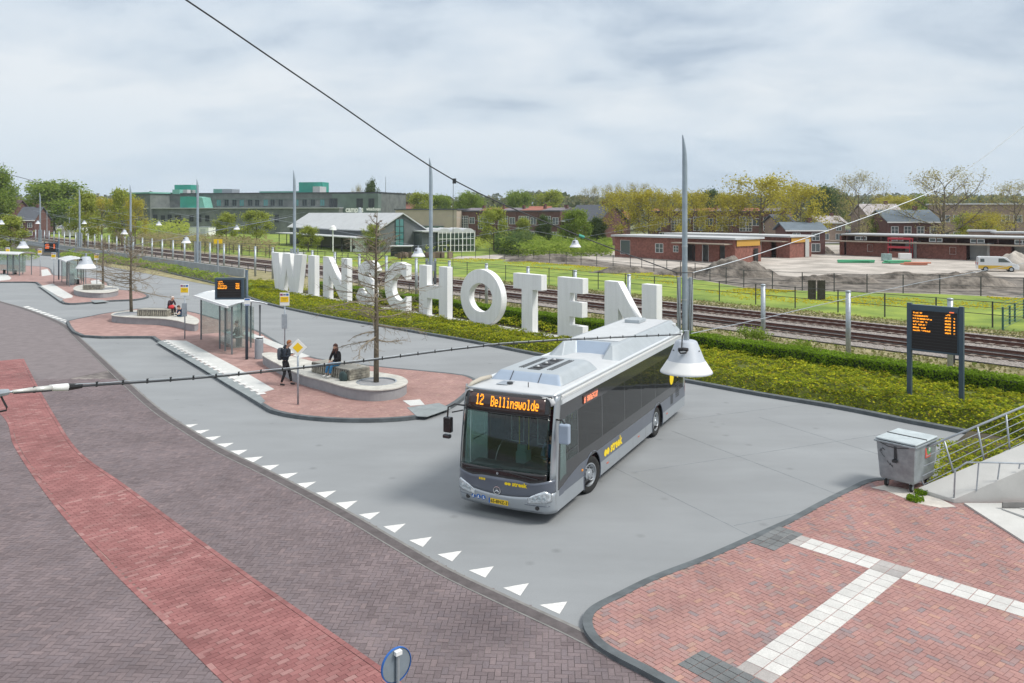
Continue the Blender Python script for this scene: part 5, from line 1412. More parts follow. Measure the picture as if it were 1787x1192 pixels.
# wheels
def wheel(c, steer, sgn):
    t = MB(); t.lathe([(.29, -.12), (.38, -.14), (.45, -.135), (.475, -.10), (.48, 0), (.475, .10), (.45, .135), (.38, .14), (.29, .12)], n=36, axis='Y', cap=False)
    o = t.build('wheel', M['rubber'], bus, smooth=True); o.location = c; o.rotation_euler = (0, 0, steer + (0 if sgn > 0 else PI))
    tr = MB()
    for k in range(5): tr.lathe([(.482, -.10 + k * .045), (.482, -.085 + k * .045)], n=36, axis='Y', cap=False)
    r_ = MB(); r_.lathe([(.30, .10), (.30, .125), (.275, .13), (.255, .09), (.20, .05), (.155, .06), (.15, .10), (.08, .115), (.07, .13), (0, .135)], n=32, axis='Y', cap=False)
    ro_ = r_.build('rim', mat('rim_steel', (.42, .45, .48), .4, metal=.6, vary=.1, scale=8), o, smooth=False)
    h = MB()
    for k in range(10):
        a = 2 * PI * k / 10; h.lathe([(.0, .078), (.028, .078)], (math.cos(a) * .225, 0, math.sin(a) * .225), n=8, axis='Y', cap=False)
    for k in range(10):
        a = 2 * PI * (k + .5) / 10; h.lathe([(.014, .06), (.014, .095), (0, .10)], (math.cos(a) * .175, 0, math.sin(a) * .175), n=6, axis='Y', cap=False)
    h.build('wheel_bolts', M['black'], o)
    b = MB(); b.lathe([(.29, -.1), (.0, -.1)], n=20, axis='Y', cap=False); b.build('wheel_back', M['black'], o)
for sgn in (1, -1):
    wheel((0, sgn * 1.10, .48), R(-13), sgn); wheel((-5.9, sgn * 1.10, .48), 0, sgn)
# amber destination text in dots
FONT5 = {'1': '00100 01100 00100 00100 00100 00100 01110', '2': '01110 10001 00001 00110 01000 10000 11111', 'B': '11110 10001 10001 11110 10001 10001 11110', 'e': '00000 00000 01110 10001 11111 10000 01110', 'l': '01100 00100 00100 00100 00100 00100 01110', 'i': '00100 00000 01100 00100 00100 00100 01110', 'n': '00000 00000 10110 11001 10001 10001 10001', 'g': '00000 00000 01111 10001 01111 00001 01110', 'w': '00000 00000 10001 10001 10101 10101 01010', 'o': '00000 00000 01110 10001 10001 10001 01110', 'd': '00001 00001 01101 10011 10001 10001 01111'}
q = MB()
def dots(s, y0, step, zt, ch, bold=True):
    y = y0
    for c_ in s:
        rows_ = FONT5[c_].split()
        for i, rw in enumerate(rows_):
            for j, b in enumerate(rw):
                if b == '1':
                    p = front(y + j * step, zt - i * ch, .024)
                    q.box(p, (.004, step * 1.32, ch * .93))
        y += step * 6.15
dots('12', -.80, .0195, 2.845, .036); dots('Bellingwolde', -.37, .0172, 2.83, .034)
q.build('destination_text', M['led'], bus, fix=False)
# ---------------------------------------------------------------- people
def skin_mesh(name, chains, m, parent, sub=1, root=0):
    """chains: list of [(point, radius), ...]; shared points (same coordinates) are welded into one figure"""
    idx = {}; vs = []; rs = []; es = []
    for ch in chains:
        prev = None
        for p, r_ in ch:
            k = tuple(round(c, 4) for c in p)
            if k not in idx: idx[k] = len(vs); vs.append(k); rs.append(r_)
            i = idx[k]
            if prev is not None and prev != i: es.append((prev, i))
            prev = i
    me = bpy.data.meshes.new(name); me.from_pydata(vs, es, []); me.materials.append(m)
    o = link(name, me, parent)
    sk = o.modifiers.new('skin', 'SKIN'); sk.use_smooth_shade = True
    for i, d in enumerate(me.skin_vertices[0].data):
        rr = rs[i]; d.radius = (rr, rr) if not isinstance(rr, tuple) else rr
        d.use_root = (i == root)
    sb = o.modifiers.new('sub', 'SUBSURF'); sb.levels = sub; sb.render_levels = sub
    return o
def mid(a, b, t=.5): return tuple(a[i] + (b[i] - a[i]) * t for i in range(3))
def person(label, loc, rz, J, top, legs, hair, shoe, skin=None, hairlong=False, extra=None, group=None, sx=1.0):
    """J: joints, x forward, y left, z up"""
    t = thing('person', label, 'person', loc, rz, group); sk = skin or M['skin']
    pel, wst, chs, nk, hd = J['pelvis'], J['waist'], J['chest'], J['neck'], J['head']
    def arm(s): return [(chs, .095), (J['sh' + s], .045), (J['el' + s], .042), (J['wr' + s], .028)]
    def hand(s):
        w = Vector(J['wr' + s]); e = Vector(J['el' + s]); d = (w - e).normalized(); sd_ = d.cross(Vector((0, 0, 1))); sd_ = sd_.normalized() if sd_.length > .1 else Vector((0, 1, 0))
        palm = w + d * .07; out = [[(tuple(w), .028), (tuple(palm), .030)]]
        for k, (off, ln) in enumerate(((-.028, .065), (-.010, .078), (.009, .073), (.027, .058))):
            b = palm + sd_ * off + d * .015; out.append([(tuple(palm), .030), (tuple(b + d * ln * .5), .009), (tuple(b + d * ln - Vector((0, 0, .02))), .008)])
        out.append([(tuple(palm), .030), (tuple(palm - sd_ * .045 + d * .03), .010)]); return out
    def leg(s): return [(pel, .09), (J['hp' + s], .062), (J['kn' + s], .045), (J['an' + s], .038)]
    hx = Vector(hd); f = Vector(J.get('face', (1, 0, 0))).normalized(); upv = Vector((0, 0, 1))
    chin = tuple(hx + f * .055 - upv * .08); crown = tuple(hx + upv * .06 - f * .01); nose = tuple(hx + f * .118 - upv * .015)
    body = [[(pel, .09), (wst, .085), (chs, .095), (nk, .055), (tuple(hx - upv * .03), .078), (crown, .082)], [(tuple(hx - upv * .03), .078), (chin, .045)], [(tuple(hx - upv * .03), .078), (nose, .014)], arm('L'), arm('R'), leg('L'), leg('R')]
    for s in 'LR': body += hand(s)
    skin_mesh('body', body, sk, t)
    face = MB(); side = f.cross(upv).normalized()
    for s in (-1, 1): face.box(hx + f * .092 + side * .032 * s + upv * .012, (.014, .02, .012), math.atan2(f.y, f.x))
    face.box(hx + f * .092 - upv * .055, (.012, .04, .008), math.atan2(f.y, f.x)); face.build('face_features', mat('face_dark', (.12, .05, .04), .6), t)
    ear = MB()
    for s in (-1, 1): ear.box(hx + side * .088 * s - upv * .005, (.03, .016, .05), math.atan2(f.y, f.x))
    ear.build('ear', sk, t)
    # clothes
    g = .022
    skin_mesh('jacket', [[(tuple(Vector(pel) - Vector((0, 0, .05))), .150), (wst, .145), (chs, .152), (mid(chs, nk, .62), .10)], [(chs, .152), (J['shL'], .075), (J['elL'], .062), (mid(J['elL'], J['wrL'], .95), .045)], [(chs, .152), (J['shR'], .075), (J['elR'], .062), (mid(J['elR'], J['wrR'], .95), .045)]], top, t)
    skin_mesh('trousers', [[(mid(pel, wst, .45), .128), (pel, .135), (J['hpL'], .098), (J['knL'], .070), (mid(J['knL'], J['anL'], .93), .055 * sx)], [(pel, .135), (J['hpR'], .098), (J['knR'], .070), (mid(J['knR'], J['anR'], .93), .055 * sx)]], legs, t)
    for s in 'LR':
        a = Vector(J['an' + s]); d = Vector(J.get('ft' + s, (1, 0, 0))).normalized()
        skin_mesh('shoe', [[(tuple(a - d * .05 - Vector((0, 0, .045))), .042), (tuple(a + d * .06 - Vector((0, 0, .055))), .042), (tuple(a + d * .16 - Vector((0, 0, .062))), .034)]], shoe, t)
    h = MB(); n1, n2 = 14, 9
    for i in range(n2 + 1):
        th_ = PI * i / n2 * (.62)
        for j in range(n1):
            ph = 2 * PI * j / n1; v = Vector((math.sin(th_) * math.cos(ph), math.sin(th_) * math.sin(ph), math.cos(th_)))
            fr_ = v.dot(f); low = 1.0 if fr_ < .25 else .80
            p = hx + Vector((v.x * .108, v.y * .102, (v.z if fr_ < .3 else max(v.z, .38)) * .118)) + upv * .022 - f * .018
            h.v.append(tuple(p))
    for i in range(n2):
        for j in range(n1): h.f.append((i * n1 + j, i * n1 + (j + 1) % n1, (i + 1) * n1 + (j + 1) % n1, (i + 1) * n1 + j)); h.m.append(0)
    h.build('hair', hair, t, smooth=True)
    if hairlong:
        skin_mesh('long_hair', [[(tuple(hx - f * .05 + upv * .02), .10), (tuple(hx - f * .06 - upv * .10), .10), (tuple(hx - f * .05 - upv * .22), .085)]] + [[(tuple(hx - f * .06 - upv * .10), .10), (tuple(hx + side * .085 * s - upv * .16 + f * .02), .04), (tuple(hx + side * .08 * s - upv * .26 + f * .04), .035)] for s in (-1, 1)], hair, t)
    if extra: extra(t)
    return t
c_navy = mat('cloth_navy', (.022, .030, .045), .9, vary=.2, scale=12); c_black = mat('cloth_black', (.014, .014, .017), .9, vary=.2, scale=12)
c_jean = mat('cloth_jeans', (.035, .17, .34), .9, vary=.25, scale=14); c_green = mat('cloth_dark_green', (.022, .028, .024), .9, vary=.2, scale=10)
c_blue = mat('cloth_blue', (.018, .045, .11), .9, vary=.2, scale=10); c_grey = mat('cloth_grey', (.07, .085, .105), .85, vary=.15, scale=14)
h_red = mat('hair_ginger', (.30, .115, .04), .8, vary=.2, scale=40); h_brown = mat('hair_brown', (.085, .035, .025), .7, vary=.2, scale=40); h_white = mat('hair_white', (.62, .52, .47), .8); h_dark = mat('hair_dark', (.03, .02, .018), .8)
s_black = mat('shoe_black', (.012, .011, .013), .7); s_white = mat('shoe_white', (.62, .62, .60), .7); c_red = mat('cloth_red', (.55, .035, .045), .8)
# standing man with backpack looking at a phone (faces right)
Jm = dict(pelvis=(0, 0, 1.0), waist=(.01, 0, 1.16), chest=(.03, 0, 1.42), neck=(.10, 0, 1.60), head=(.18, 0, 1.735), face=(.80, 0, -.55),
          shL=(.05, .20, 1.50), elL=(.08, .26, 1.22), wrL=(.30, .16, 1.28), shR=(.05, -.20, 1.50), elR=(.08, -.27, 1.21), wrR=(.30, -.10, 1.28),
          hpL=(0, .10, .93), knL=(.14, .10, .54), anL=(.22, .10, .11), hpR=(0, -.10, .93), knR=(.02, -.12, .52), anR=(-.13, -.12, .11))
def bag(t):
    q = MB(); q.lathe([(.0, -.25), (.10, -.25), (.15, -.20), (.165, 0), (.15, .18), (.10, .24), (0, .25)], n=14, cap=False); q.v = [(x * .75 - .22, y * .95, z + 1.30) for x, y, z in q.v]; q.build('backpack', c_grey, t, smooth=True)
    q = MB()
    for s in (-1, 1): q.tube([(-.13, s * .12, 1.52), (.02, s * .14, 1.60), (.17, s * .14, 1.46), (.10, s * .14, 1.25), (-.12, s * .12, 1.15)], .018, 6)
    q.build('backpack_strap', c_black, t)
    q = MB().box((.43, .03, 1.33), (.08, .15, .012)); q.build('phone', M['frame'], t)
    skin_mesh('hood', [[((-.04, 0, 1.57), .10), ((.01, .09, 1.59), .055), ((.06, .10, 1.57), .04)], [((-.04, 0, 1.57), .10), ((.01, -.09, 1.59), .055), ((.06, -.10, 1.57), .04)]], c_navy, t)
man = person('standing man in dark hooded jacket with grey backpack looking at a phone', P(498, 672.5, .13), R(-8), Jm, c_navy, c_black, h_red, s_black, extra=bag)
# seated woman
def seated(sh=.45, lean=.0, knee=.42, armz=.0, head=(.04, 0, 1.0), spread=.11, foot=.38, drop=0.0):
    return dict(pelvis=(0, 0, sh + .10), waist=(-.01 + lean * .3, 0, sh + .26), chest=(.02 + lean, 0, sh + .50 - lean * .3), neck=(.04 + lean * 1.3, 0, sh + .66 - lean * .5), head=(head[0] + lean * 1.7, 0, sh + .81 - lean * .8), face=(.9, 0, -.25 - lean),
                shL=(.02 + lean, .19, sh + .57 - lean * .4), elL=(.12 + lean, .24, sh + .33 - lean * .3), wrL=(.33 + lean * .5, .08, sh + .22), shR=(.02 + lean, -.19, sh + .57 - lean * .4), elR=(.12 + lean, -.24, sh + .33 - lean * .3), wrR=(.33 + lean * .5, -.08, sh + .22),
                hpL=(.04, .10, sh + .06), knL=(knee, spread, sh + .06 - drop), anL=(foot, spread + .01, .11), hpR=(.04, -.10, sh + .06), knR=(knee, -spread, sh + .06 - drop), anR=(foot, -spread - .02, .11))
pw = P(584, 657.5, .57)
Jw = seated(.42, lean=.06, knee=.42, foot=.52); Jw['face'] = (.9, .1, -.15)
woman = person('seated woman with long brown hair, black jacket and blue jeans on the slatted seat', Vector((pw.x + .10, pw.y + .14, .60)), R(-128), Jw, c_black, c_jean, h_brown, s_white, hairlong=True)
# shoulder bag beside her
hb_ = thing('shoulder_bag', 'dark green bag leaning on the slatted seat by the woman', 'bag', P(599, 664.5, .57), R(-30))
q = MB(); q.lathe([(.0, 0), (.17, 0), (.21, .08), (.19, .28), (.10, .37), (0, .38)], n=14, cap=False); q.v = [(x, y * .5, z) for x, y, z in q.v]; q.build('bag_body', mat('bag_green', (.025, .05, .05), .6, vary=.3, scale=8), hb_, smooth=True)
MB().tube([(-.10, 0, .34), (-.06, 0, .44), (.06, 0, .44), (.10, 0, .34)], .012, 6).build('bag_handle', c_black, hb_)
# hunched person on the long planter, facing the road
Jh = seated(.44, lean=.26, knee=.40, foot=.36); Jh['face'] = (.6, 0, -.8)
def handbag(t): MB().box((.10, -.38, .36), (.30, .16, .34)).build('bag', c_black, t, bevel=.04)
pk_ = P(312, 563, .13); 
person('hunched person in dark blue jacket on the edge of the long planter', Vector((pk_.x + .42, pk_.y - .10, .13)), R(-118), Jh, c_blue, mat('cloth_teal_jeans', (.02, .07, .12), .9, vary=.2, scale=10), h_brown, s_white, extra=handbag)
Jo = seated(.42, lean=.16, knee=.40, foot=.40)
def redbag(t): q = MB(); q.lathe([(0, 0), (.16, .02), (.20, .12), (.14, .24), (0, .27)], n=12, cap=False); q.v = [(x + .30, y - .10, z + .44) for x, y, z in q.v]; q.build('red_bag', c_red, t, smooth=True)
po = P(292, 552, .57)
person('white-haired person in dark coat with red bag beside the slatted seat', Vector((po.x - .15, po.y + .65, .57)), R(-25), Jo, mat('cloth_plum', (.045, .025, .035), .9), c_black, h_white, s_black, extra=redbag)
Js = seated(.44, lean=.02, knee=.44, foot=.50)
ssp = P(404.7, 618.5, .13); sv = Vector((math.cos(srz), math.sin(srz), 0)); sn = Vector((-sv.y, sv.x, 0))
seat_p = ssp - sv * 2.35 + sn * 1.0
person('dark-clothed person sitting inside the nearest glass shelter', (seat_p.x, seat_p.y, .13), R(188), Js, c_green, c_black, h_dark, s_black)
# bus driver
Jd = seated(.42, lean=.05, knee=.42, foot=.46)
dl = Vector((1.20, .72, .50)); cb_a = -2.0358
person('bus driver in a blue shirt behind the windscreen', (bus.location.x + dl.x * math.cos(cb_a) - dl.y * math.sin(cb_a), bus.location.y + dl.x * math.sin(cb_a) + dl.y * math.cos(cb_a), .52), cb_a, Jd, mat('shirt_blue', (.05, .12, .22), .8), c_navy, h_dark, s_black)
# ---------------------------------------------------------------- trees
def limb_tree(seed, h, trunk_h, cr, levels=3, nl=9, up=.55, rtrunk=.22, droop=0.0, m='bark', conical=False):
    """returns (wood MB, tip points)"""
    r = random.Random(seed); wood = MB(); tips = []
    tr = [Vector((r.uniform(-.02, .02) * z, r.uniform(-.02, .02) * z, z)) for z in [0, trunk_h * .5, trunk_h, trunk_h + (h - trunk_h) * .35, trunk_h + (h - trunk_h) * .7, h * .97]]
    wood.tube(tr, [rtrunk * k for k in (1.15, .95, .8, .5, .28, .06)], 7)
    def grow(p, d, L, rad, lv):
        pts = [p]; q = p; dd = d.copy(); n = 3 if lv > 0 else 2
        for i in range(n):
            dd = (dd + Vector((r.uniform(-.25, .25), r.uniform(-.25, .25), r.uniform(-.1, .22) - droop))).normalized(); q = q + dd * L / n; pts.append(q)
        wood.tube(pts, [rad * (1 - .7 * i / n) for i in range(n + 1)], 4 if lv < 2 else 5, cap=False)
        if lv == 0: tips.append(q); tips.append(pts[-2]); return
        k = 4 if lv > 1 else 3
        for i in range(k):
            t_ = .35 + .6 * (i + r.random() * .5) / k; b = pts[0].lerp(q, t_) if n < 2 else pts[min(n, int(t_ * n) + 0)].lerp(pts[min(n, int(t_ * n) + 1)], (t_ * n) % 1)
            nd = (dd + Vector((r.uniform(-1, 1), r.uniform(-1, 1), r.uniform(-.35, .6) - droop))).normalized()
            grow(b, nd, L * r.uniform(.42, .62), rad * .5, lv - 1)
        tips.append(q)
    for i in range(nl):
        f = i / (nl - 1); z = trunk_h * .9 + (h * .93 - trunk_h * .9) * f; a = i * 2.4 + r.uniform(-.4, .4)
        wd = cr * ((1 - f) ** .8 if conical else math.sin(PI * (.22 + .68 * f)) ** .7)
        u_ = up * (0.35 + f) if not conical else up
        d = Vector((math.cos(a), math.sin(a), u_)).normalized(); k = min(4, z / h * 5)
        grow(Vector((0, 0, z)), d, max(.5, wd * 1.02), rtrunk * .42 * (1 - .5 * f), levels - 1)
    return wood, tips
def leaves(tips, seed, per, spread, size, cz=None, flat=1.0):
    r = random.Random(seed); mb = MB()
    for p in tips:
        for k in range(per):
            c = p + Vector((r.gauss(0, spread), r.gauss(0, spread), r.gauss(0, spread * flat)))
            a = Vector((r.uniform(-1, 1), r.uniform(-1, 1), r.uniform(-1, 1))).normalized(); b = a.cross(Vector((r.uniform(-1, 1), r.uniform(-1, 1), r.uniform(-1, 1)))).normalized(); s = size * r.uniform(.6, 1.3)
            i = len(mb.v); mb.v += [tuple(c - a * s), tuple(c + b * s * .6), tuple(c + a * s), tuple(c - b * s * .6)]; mb.f.append((i, i + 1, i + 2, i + 3)); mb.m.append(0)
    return mb
LG = leaf('leaf_green', [(0, (0.146, 0.226, 0.037)), (.5, (0.226, 0.311, 0.052)), (1, (0.305, 0.378, 0.075))])
LD = leaf('leaf_dark', [(0, (0.067, 0.116, 0.040)), (.5, (0.110, 0.165, 0.052)), (1, (0.159, 0.213, 0.069))])
LY = leaf('leaf_yellow', [(0, (0.329, 0.293, 0.052)), (.5, (0.451, 0.403, 0.063)), (1, (0.549, 0.500, 0.092))])
LL = leaf('leaf_lime', [(0, (0.244, 0.293, 0.052)), (.5, (0.329, 0.378, 0.069)), (1, (0.415, 0.451, 0.103))])
LB = leaf('leaf_bud', [(0, (0.293, 0.256, 0.115)), (.5, (0.378, 0.342, 0.138)), (1, (0.439, 0.403, 0.172))])
PROTO = {}
def proto(kind, lm, seed, h, th_, cr, per, spread, size, **kw):
    w, tips = limb_tree(seed, h, th_, cr, **kw); wm = w.mesh('trunk', M['bark'], True, fix=False)
    lv = leaves(tips, seed + 1, per, spread, size); lme = lv.mesh('crown', lm, fix=False)
    PROTO[kind] = (wm, lme, h)
proto('green', LG, 11, 12, 2.2, 5.2, 24, .75, .27, nl=17, levels=3, up=.5)
proto('green2', LG, 17, 12, 2.0, 4.6, 22, .75, .27, nl=16, levels=3, up=.7)
proto('dark', LD, 12, 11, 1.8, 4.2, 22, .7, .26, nl=15, levels=3, up=.6)
proto('yellow', LY, 13, 12, 3.6, 4.9, 10, .52, .18, nl=16, levels=3, up=.6)
proto('yellow2', LY, 23, 12, 3.2, 4.5, 10, .52, .18, nl=16, levels=3, up=.75)
proto('lime', LL, 14, 9, 1.4, 2.8, 16, .42, .19, nl=12, levels=3, up=1.0)
proto('lime2', LL, 24, 9, 1.0, 3.2, 15, .46, .20, nl=12, levels=3, up=.7)
proto('bare', LB, 15, 13, 3.0, 6.0, 9, .50, .12, nl=13, levels=3, up=.75, rtrunk=.36)
proto('bare2', LB, 25, 13, 2.6, 5.4, 11, .55, .12, nl=12, levels=3, up=.9, rtrunk=.30)
def tree(kind, label, u, vb, vtop, width_px=None, Y=None, nm='tree', cat='tree', group=None, z0=0.0, rz=None):
    base = P(u, vb, z0) if Y is None else A(u, Y, z0)
    ht = ZV(vtop, base.y) - z0; wm, lm, h = PROTO[kind]; zs = sorted(v.co.z for v in lm.vertices); h = zs[int(len(zs) * .985)]
    t = thing(nm, label, cat, base, rnd.uniform(0, 6) if rz is None else rz, group)
    s = ht / h; w = s
    if width_px: 
        xs = [abs(v.co.x) for v in lm.vertices]; xs.sort(); w = (width_px * base.y / F / 2) / xs[int(len(xs) * .93)]
    t.scale = (w, w, s)
    link('trunk', wm, t); link('crown', lm, t); return t
G1 = 'trees behind the tracks'
T_ = [('green2', 'large round green tree near the left edge above the parked cars', 95, 408, 319, 80), ('green', 'tall green tree cut by the left edge with brownish top', -8, 415, 300, 60), ('lime', 'young lime-green tree at the left edge beside the far shelter', 18, 440, 378, 46),
      ('lime', 'lime-green willow between the second and third poles, left one', 148, 432, 338, 44), ('yellow2', 'bright yellow willow right of the second pole', 178, 428, 345, 44), ('lime2', 'lime-green willow behind the third pole', 213, 430, 333, 46), ('yellow2', 'yellow-green willow right of the third pole, beside the dark campus wall', 236, 432, 347, 34),
      ('lime', 'small round lime birch in front of the campus wall, left one', 395, 424, 373, 34), ('lime2', 'small round lime birch in front of the campus wall, right one', 447, 427, 369, 46),
      ('lime', 'small willow in front of the long white shed roof', 538, 440, 396, 34), ('lime2', 'upright green willow in front of the grey gable, behind the bare tree', 652, 441, 393, 30),
      ('lime2', 'loose light green tree left of the red terrace, above the thicket', 862, 438, 364, 44), ('lime', 'slim green tree in front of the red terrace middle', 914, 434, 382, 26), ('dark', 'small dark green tree in front of the red terrace', 950, 434, 378, 22), ('green2', 'round fresh green tree in front of the dark roofed house', 1004, 437, 368, 38), ('dark', 'dark leafed small tree right of the round green tree', 1042, 434, 382, 26),
      ('yellow', 'broad yellow-brown budding tree left of the tallest pole', 1085, 434, 333, 62), ('yellow2', 'yellow budding tree second left of the tallest pole', 1132, 434, 331, 54), ('yellow', 'yellow budding tree directly left of the tallest pole', 1173, 435, 334, 50), ('yellow2', 'yellow-green tree directly right of the tallest pole', 1216, 433, 334, 44),
      ('yellow', 'tall golden tree in front of the red terrace on the right', 1327, 434, 309, 104), ('yellow2', 'round golden tree beside the pink house end', 1397, 441, 322, 70), ('yellow', 'yellow tree between the terrace and the golden tree', 1272, 434, 337, 50),
      ('bare2', 'slender half-bare tree above the start of the long unfinished building', 1499, 440, 302, 78), ('bare', 'big half-bare spreading tree behind the long unfinished building', 1647, 441, 296, 126), ('bare2', 'broad budding tree cut by the right edge', 1772, 439, 318, 90), ('yellow', 'low yellow-green tree left of the right edge tree', 1722, 440, 372, 56), ('lime2', 'green shrub-like tree in front of the long flat block', 1700, 437, 374, 60), ('yellow', 'yellow-green tree in front of the slate house end', 1602, 437, 374, 44), ('green', 'green tree between the street cars and the slate house', 1536, 437, 372, 36), ('yellow2', 'yellow-green tree behind the slate house', 1560, 412, 342, 70),
      ('bare2', 'bare budding tree left in front of the bungalow', 1345, 405, 330, 40)]
for k, lab, u, vb, vt, w in T_: tree(k, lab, u, vb, vt, w, group=G1)
# conical dark tree on top behind the campus building
tree('dark', 'dark pointed evergreen above the campus roof', 648, 0, 318, 22, Y=330, group=G1)
tree('bare2', 'pale bare tree behind the campus roof beside the evergreen', 625, 0, 324, 26, Y=330, group=G1)
for i, (u, vt, w, k) in enumerate(((735, 338, 40, 'lime2'), (770, 343, 34, 'green2'), (820, 338, 46, 'green'), (905, 336, 40, 'green2'), (960, 334, 50, 'lime2'), (1035, 327, 50, 'bare2'), (1070, 322, 50, 'bare'), (1115, 320, 60, 'bare'), (1240, 334, 40, 'dark'), (1390, 316, 44, 'bare2'), (1445, 328, 50, 'dark'), (1250, 340, 60, 'yellow'), (1468, 345, 40, 'yellow2'), (30, 345, 40, 'bare2'), (1600, 345, 60, 'green'), (1700, 345, 60, 'yellow'))):
    tree(k, '%s background tree whose top stands at the skyline %s' % ({'lime2': 'light green', 'green2': 'green', 'green': 'round green', 'bare2': 'budding bare', 'bare': 'grey bare', 'dark': 'dark green', 'yellow': 'yellow-green', 'yellow2': 'golden'}[k],
        ('left of the H pole', 'right of the H pole', 'above the beige hall', 'above the red terrace', 'left of the dark roofed house', 'behind the dark roofed house', 'behind the yellow trees', 'above the second yellow tree', 'right of the tallest pole', 'above the golden tree', 'between the golden and half-bare trees', 'behind the right terrace', 'left of the slender half-bare tree', 'beside the leftmost red roofs', 'behind the slate house', 'behind the long flat block')[i]), u, 0, vt, w, Y=270 + (i * 37) % 70, group='skyline trees')
# far woods: one mass
def woods(name, u0, u1, Y, vtop, seed, m, dens=5200, size=.9, lab=None):
    r = random.Random(seed); mb = MB(); n = dens
    for i in range(n):
        u = r.uniform(u0, u1); y = Y + r.uniform(-18, 25); X = (u - CU) * y / F
        top = ZV(vtop, Y) * (1.0 + .28 * noise.noise(Vector((X * .035, seed, 0))) + .16 * noise.noise(Vector((X * .15, seed, 3))))
        z = top * (1 - r.random() ** 1.5 * .8); c = Vector((X, y, z))
        a = Vector((r.uniform(-1, 1), r.uniform(-1, 1), r.uniform(-1, 1))).normalized(); b = a.cross(Vector((r.uniform(-1, 1), r.uniform(-1, 1), 1))).normalized(); s = size * r.uniform(.5, 1.3)
        k = len(mb.v); mb.v += [tuple(c - a * s), tuple(c + b * s), tuple(c + a * s), tuple(c - b * s)]; mb.f.append((k, k + 1, k + 2, k + 3)); mb.m.append(0)
    o = mb.build(name, m, fix=False); o['kind'] = 'stuff'; o['label'] = lab or 'distant wood along the horizon'; return o
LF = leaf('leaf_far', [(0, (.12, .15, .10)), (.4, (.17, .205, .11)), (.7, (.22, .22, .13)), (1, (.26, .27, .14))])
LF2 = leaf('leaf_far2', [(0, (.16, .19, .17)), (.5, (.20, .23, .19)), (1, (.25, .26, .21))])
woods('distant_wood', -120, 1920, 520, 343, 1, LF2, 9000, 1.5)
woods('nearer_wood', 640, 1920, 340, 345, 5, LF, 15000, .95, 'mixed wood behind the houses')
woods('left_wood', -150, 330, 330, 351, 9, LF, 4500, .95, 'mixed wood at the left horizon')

# ---- bare trees in the planters
def bare_tree(loc, h, cr, seed, label, z1=.2, dens=50, lowest=.26):
    r = random.Random(seed); w = MB(); t = thing('bare_tree', label, 'tree', loc, 0, 'bare young trees in the planters')
    tr = [Vector((r.uniform(-.03, .03), r.uniform(-.03, .03), h * k)) for k in (0, .2, .4, .6, .8, 1)]
    MB().tube(tr, [.115, .10, .085, .06, .04, .012], 9).build('trunk', M['bark'], t, smooth=True)
    tw = MB()
    for i in range(dens):
        f = i / (dens - 1); z = h * (lowest + (.96 - lowest) * f); a = i * 2.399 + r.uniform(-.7, .7); z += r.uniform(-.12, .12)
        L = cr * (1 - f) ** .8 * (.8 + .5 * min(1, f * 4)) * r.choice((.45, .7, .9, 1.0, 1.2)) * r.uniform(.85, 1.1) + .12; drop = -.30 + 1.0 * f + r.uniform(-.25, .3)
        base = Vector((0, 0, z)); d = Vector((math.cos(a), math.sin(a), drop)).normalized(); pts = [base]; q = base
        for j in range(6):
            d = (d + Vector((r.uniform(-.3, .3), r.uniform(-.3, .3), r.uniform(-.16, .16) + (.07 if j < 3 else -.05)))).normalized(); q = q + d * L / 6; pts.append(q)
        r0 = .030 * (1 - f * .55); tw.tube(pts, [r0 * (1 - .85 * j / 6) + .0025 for j in range(7)], 4, cap=False)
        for j in range(1, 7):
            for s in range(3):
                b = pts[j].lerp(pts[j - 1], r.random()); sd_ = (d + Vector((r.uniform(-1, 1), r.uniform(-1, 1), r.uniform(-.5, .4)))).normalized(); l2 = L * r.uniform(.14, .30)
                m1 = b + sd_ * l2 * .5 + Vector((0, 0, r.uniform(-.03, .02))); e = b + sd_ * l2 + Vector((r.uniform(-.05, .05), r.uniform(-.05, .05), -.03))
                tw.tube([b, m1, e], [.009, .0065, .004], 3, cap=False)
                for q_ in range(2):
                    b2 = m1.lerp(e, r.random()); tw.tube([b2, b2 + (sd_ + Vector((r.uniform(-1, 1), r.uniform(-1, 1), r.uniform(-.5, .5)))).normalized() * l2 * .4], [.0065, .004], 3, cap=False)
    tw.build('branches', M['twig'], t, fix=False)
    return t
M['twig'] = mat('twig', (.22, .185, .135), .9)
pt1 = P(657, 670, .45)
bare_tree(pt1, 6.9, 2.15, 3, 'bare young tree in the planter behind the seated woman, in front of the letters')
bare_tree(P(228.6, 547.5, .45), 5.6, 3.2, 6, 'bare young tree in the long planter left of the nearer shelter', lowest=.30)
bare_tree(P(180, 505, .45), 4.6, 2.3, 9, 'bare young tree in the oval planter of the far island', lowest=.35, dens=34)

# ---------------------------------------------------------------- hedge and shrubs
def foliage(name, sampler, n, size, m, label, seed, kind='stuff'):
    r = random.Random(seed); mb = MB()
    for i in range(n):
        g = sampler(r)
        if g is None: continue
        c, nrm, sc = g
        a = Vector((r.uniform(-1, 1), r.uniform(-1, 1), r.uniform(-1, 1))).normalized(); b = (a.cross(nrm + Vector((r.uniform(-.6, .6), r.uniform(-.6, .6), r.uniform(-.6, .6))))).normalized(); s = size * sc * r.uniform(.6, 1.35)
        a = b.cross(nrm + Vector((r.uniform(-.5, .5), r.uniform(-.5, .5), r.uniform(-.5, .5)))).normalized()
        k = len(mb.v); mb.v += [tuple(c - a * s), tuple(c + b * s * .6), tuple(c + a * s), tuple(c - b * s * .6)]; mb.f.append((k, k + 1, k + 2, k + 3)); mb.m.append(0)
    o = mb.build(name, m, fix=False); 
    if kind: o['kind'] = kind
    o['label'] = label; return o
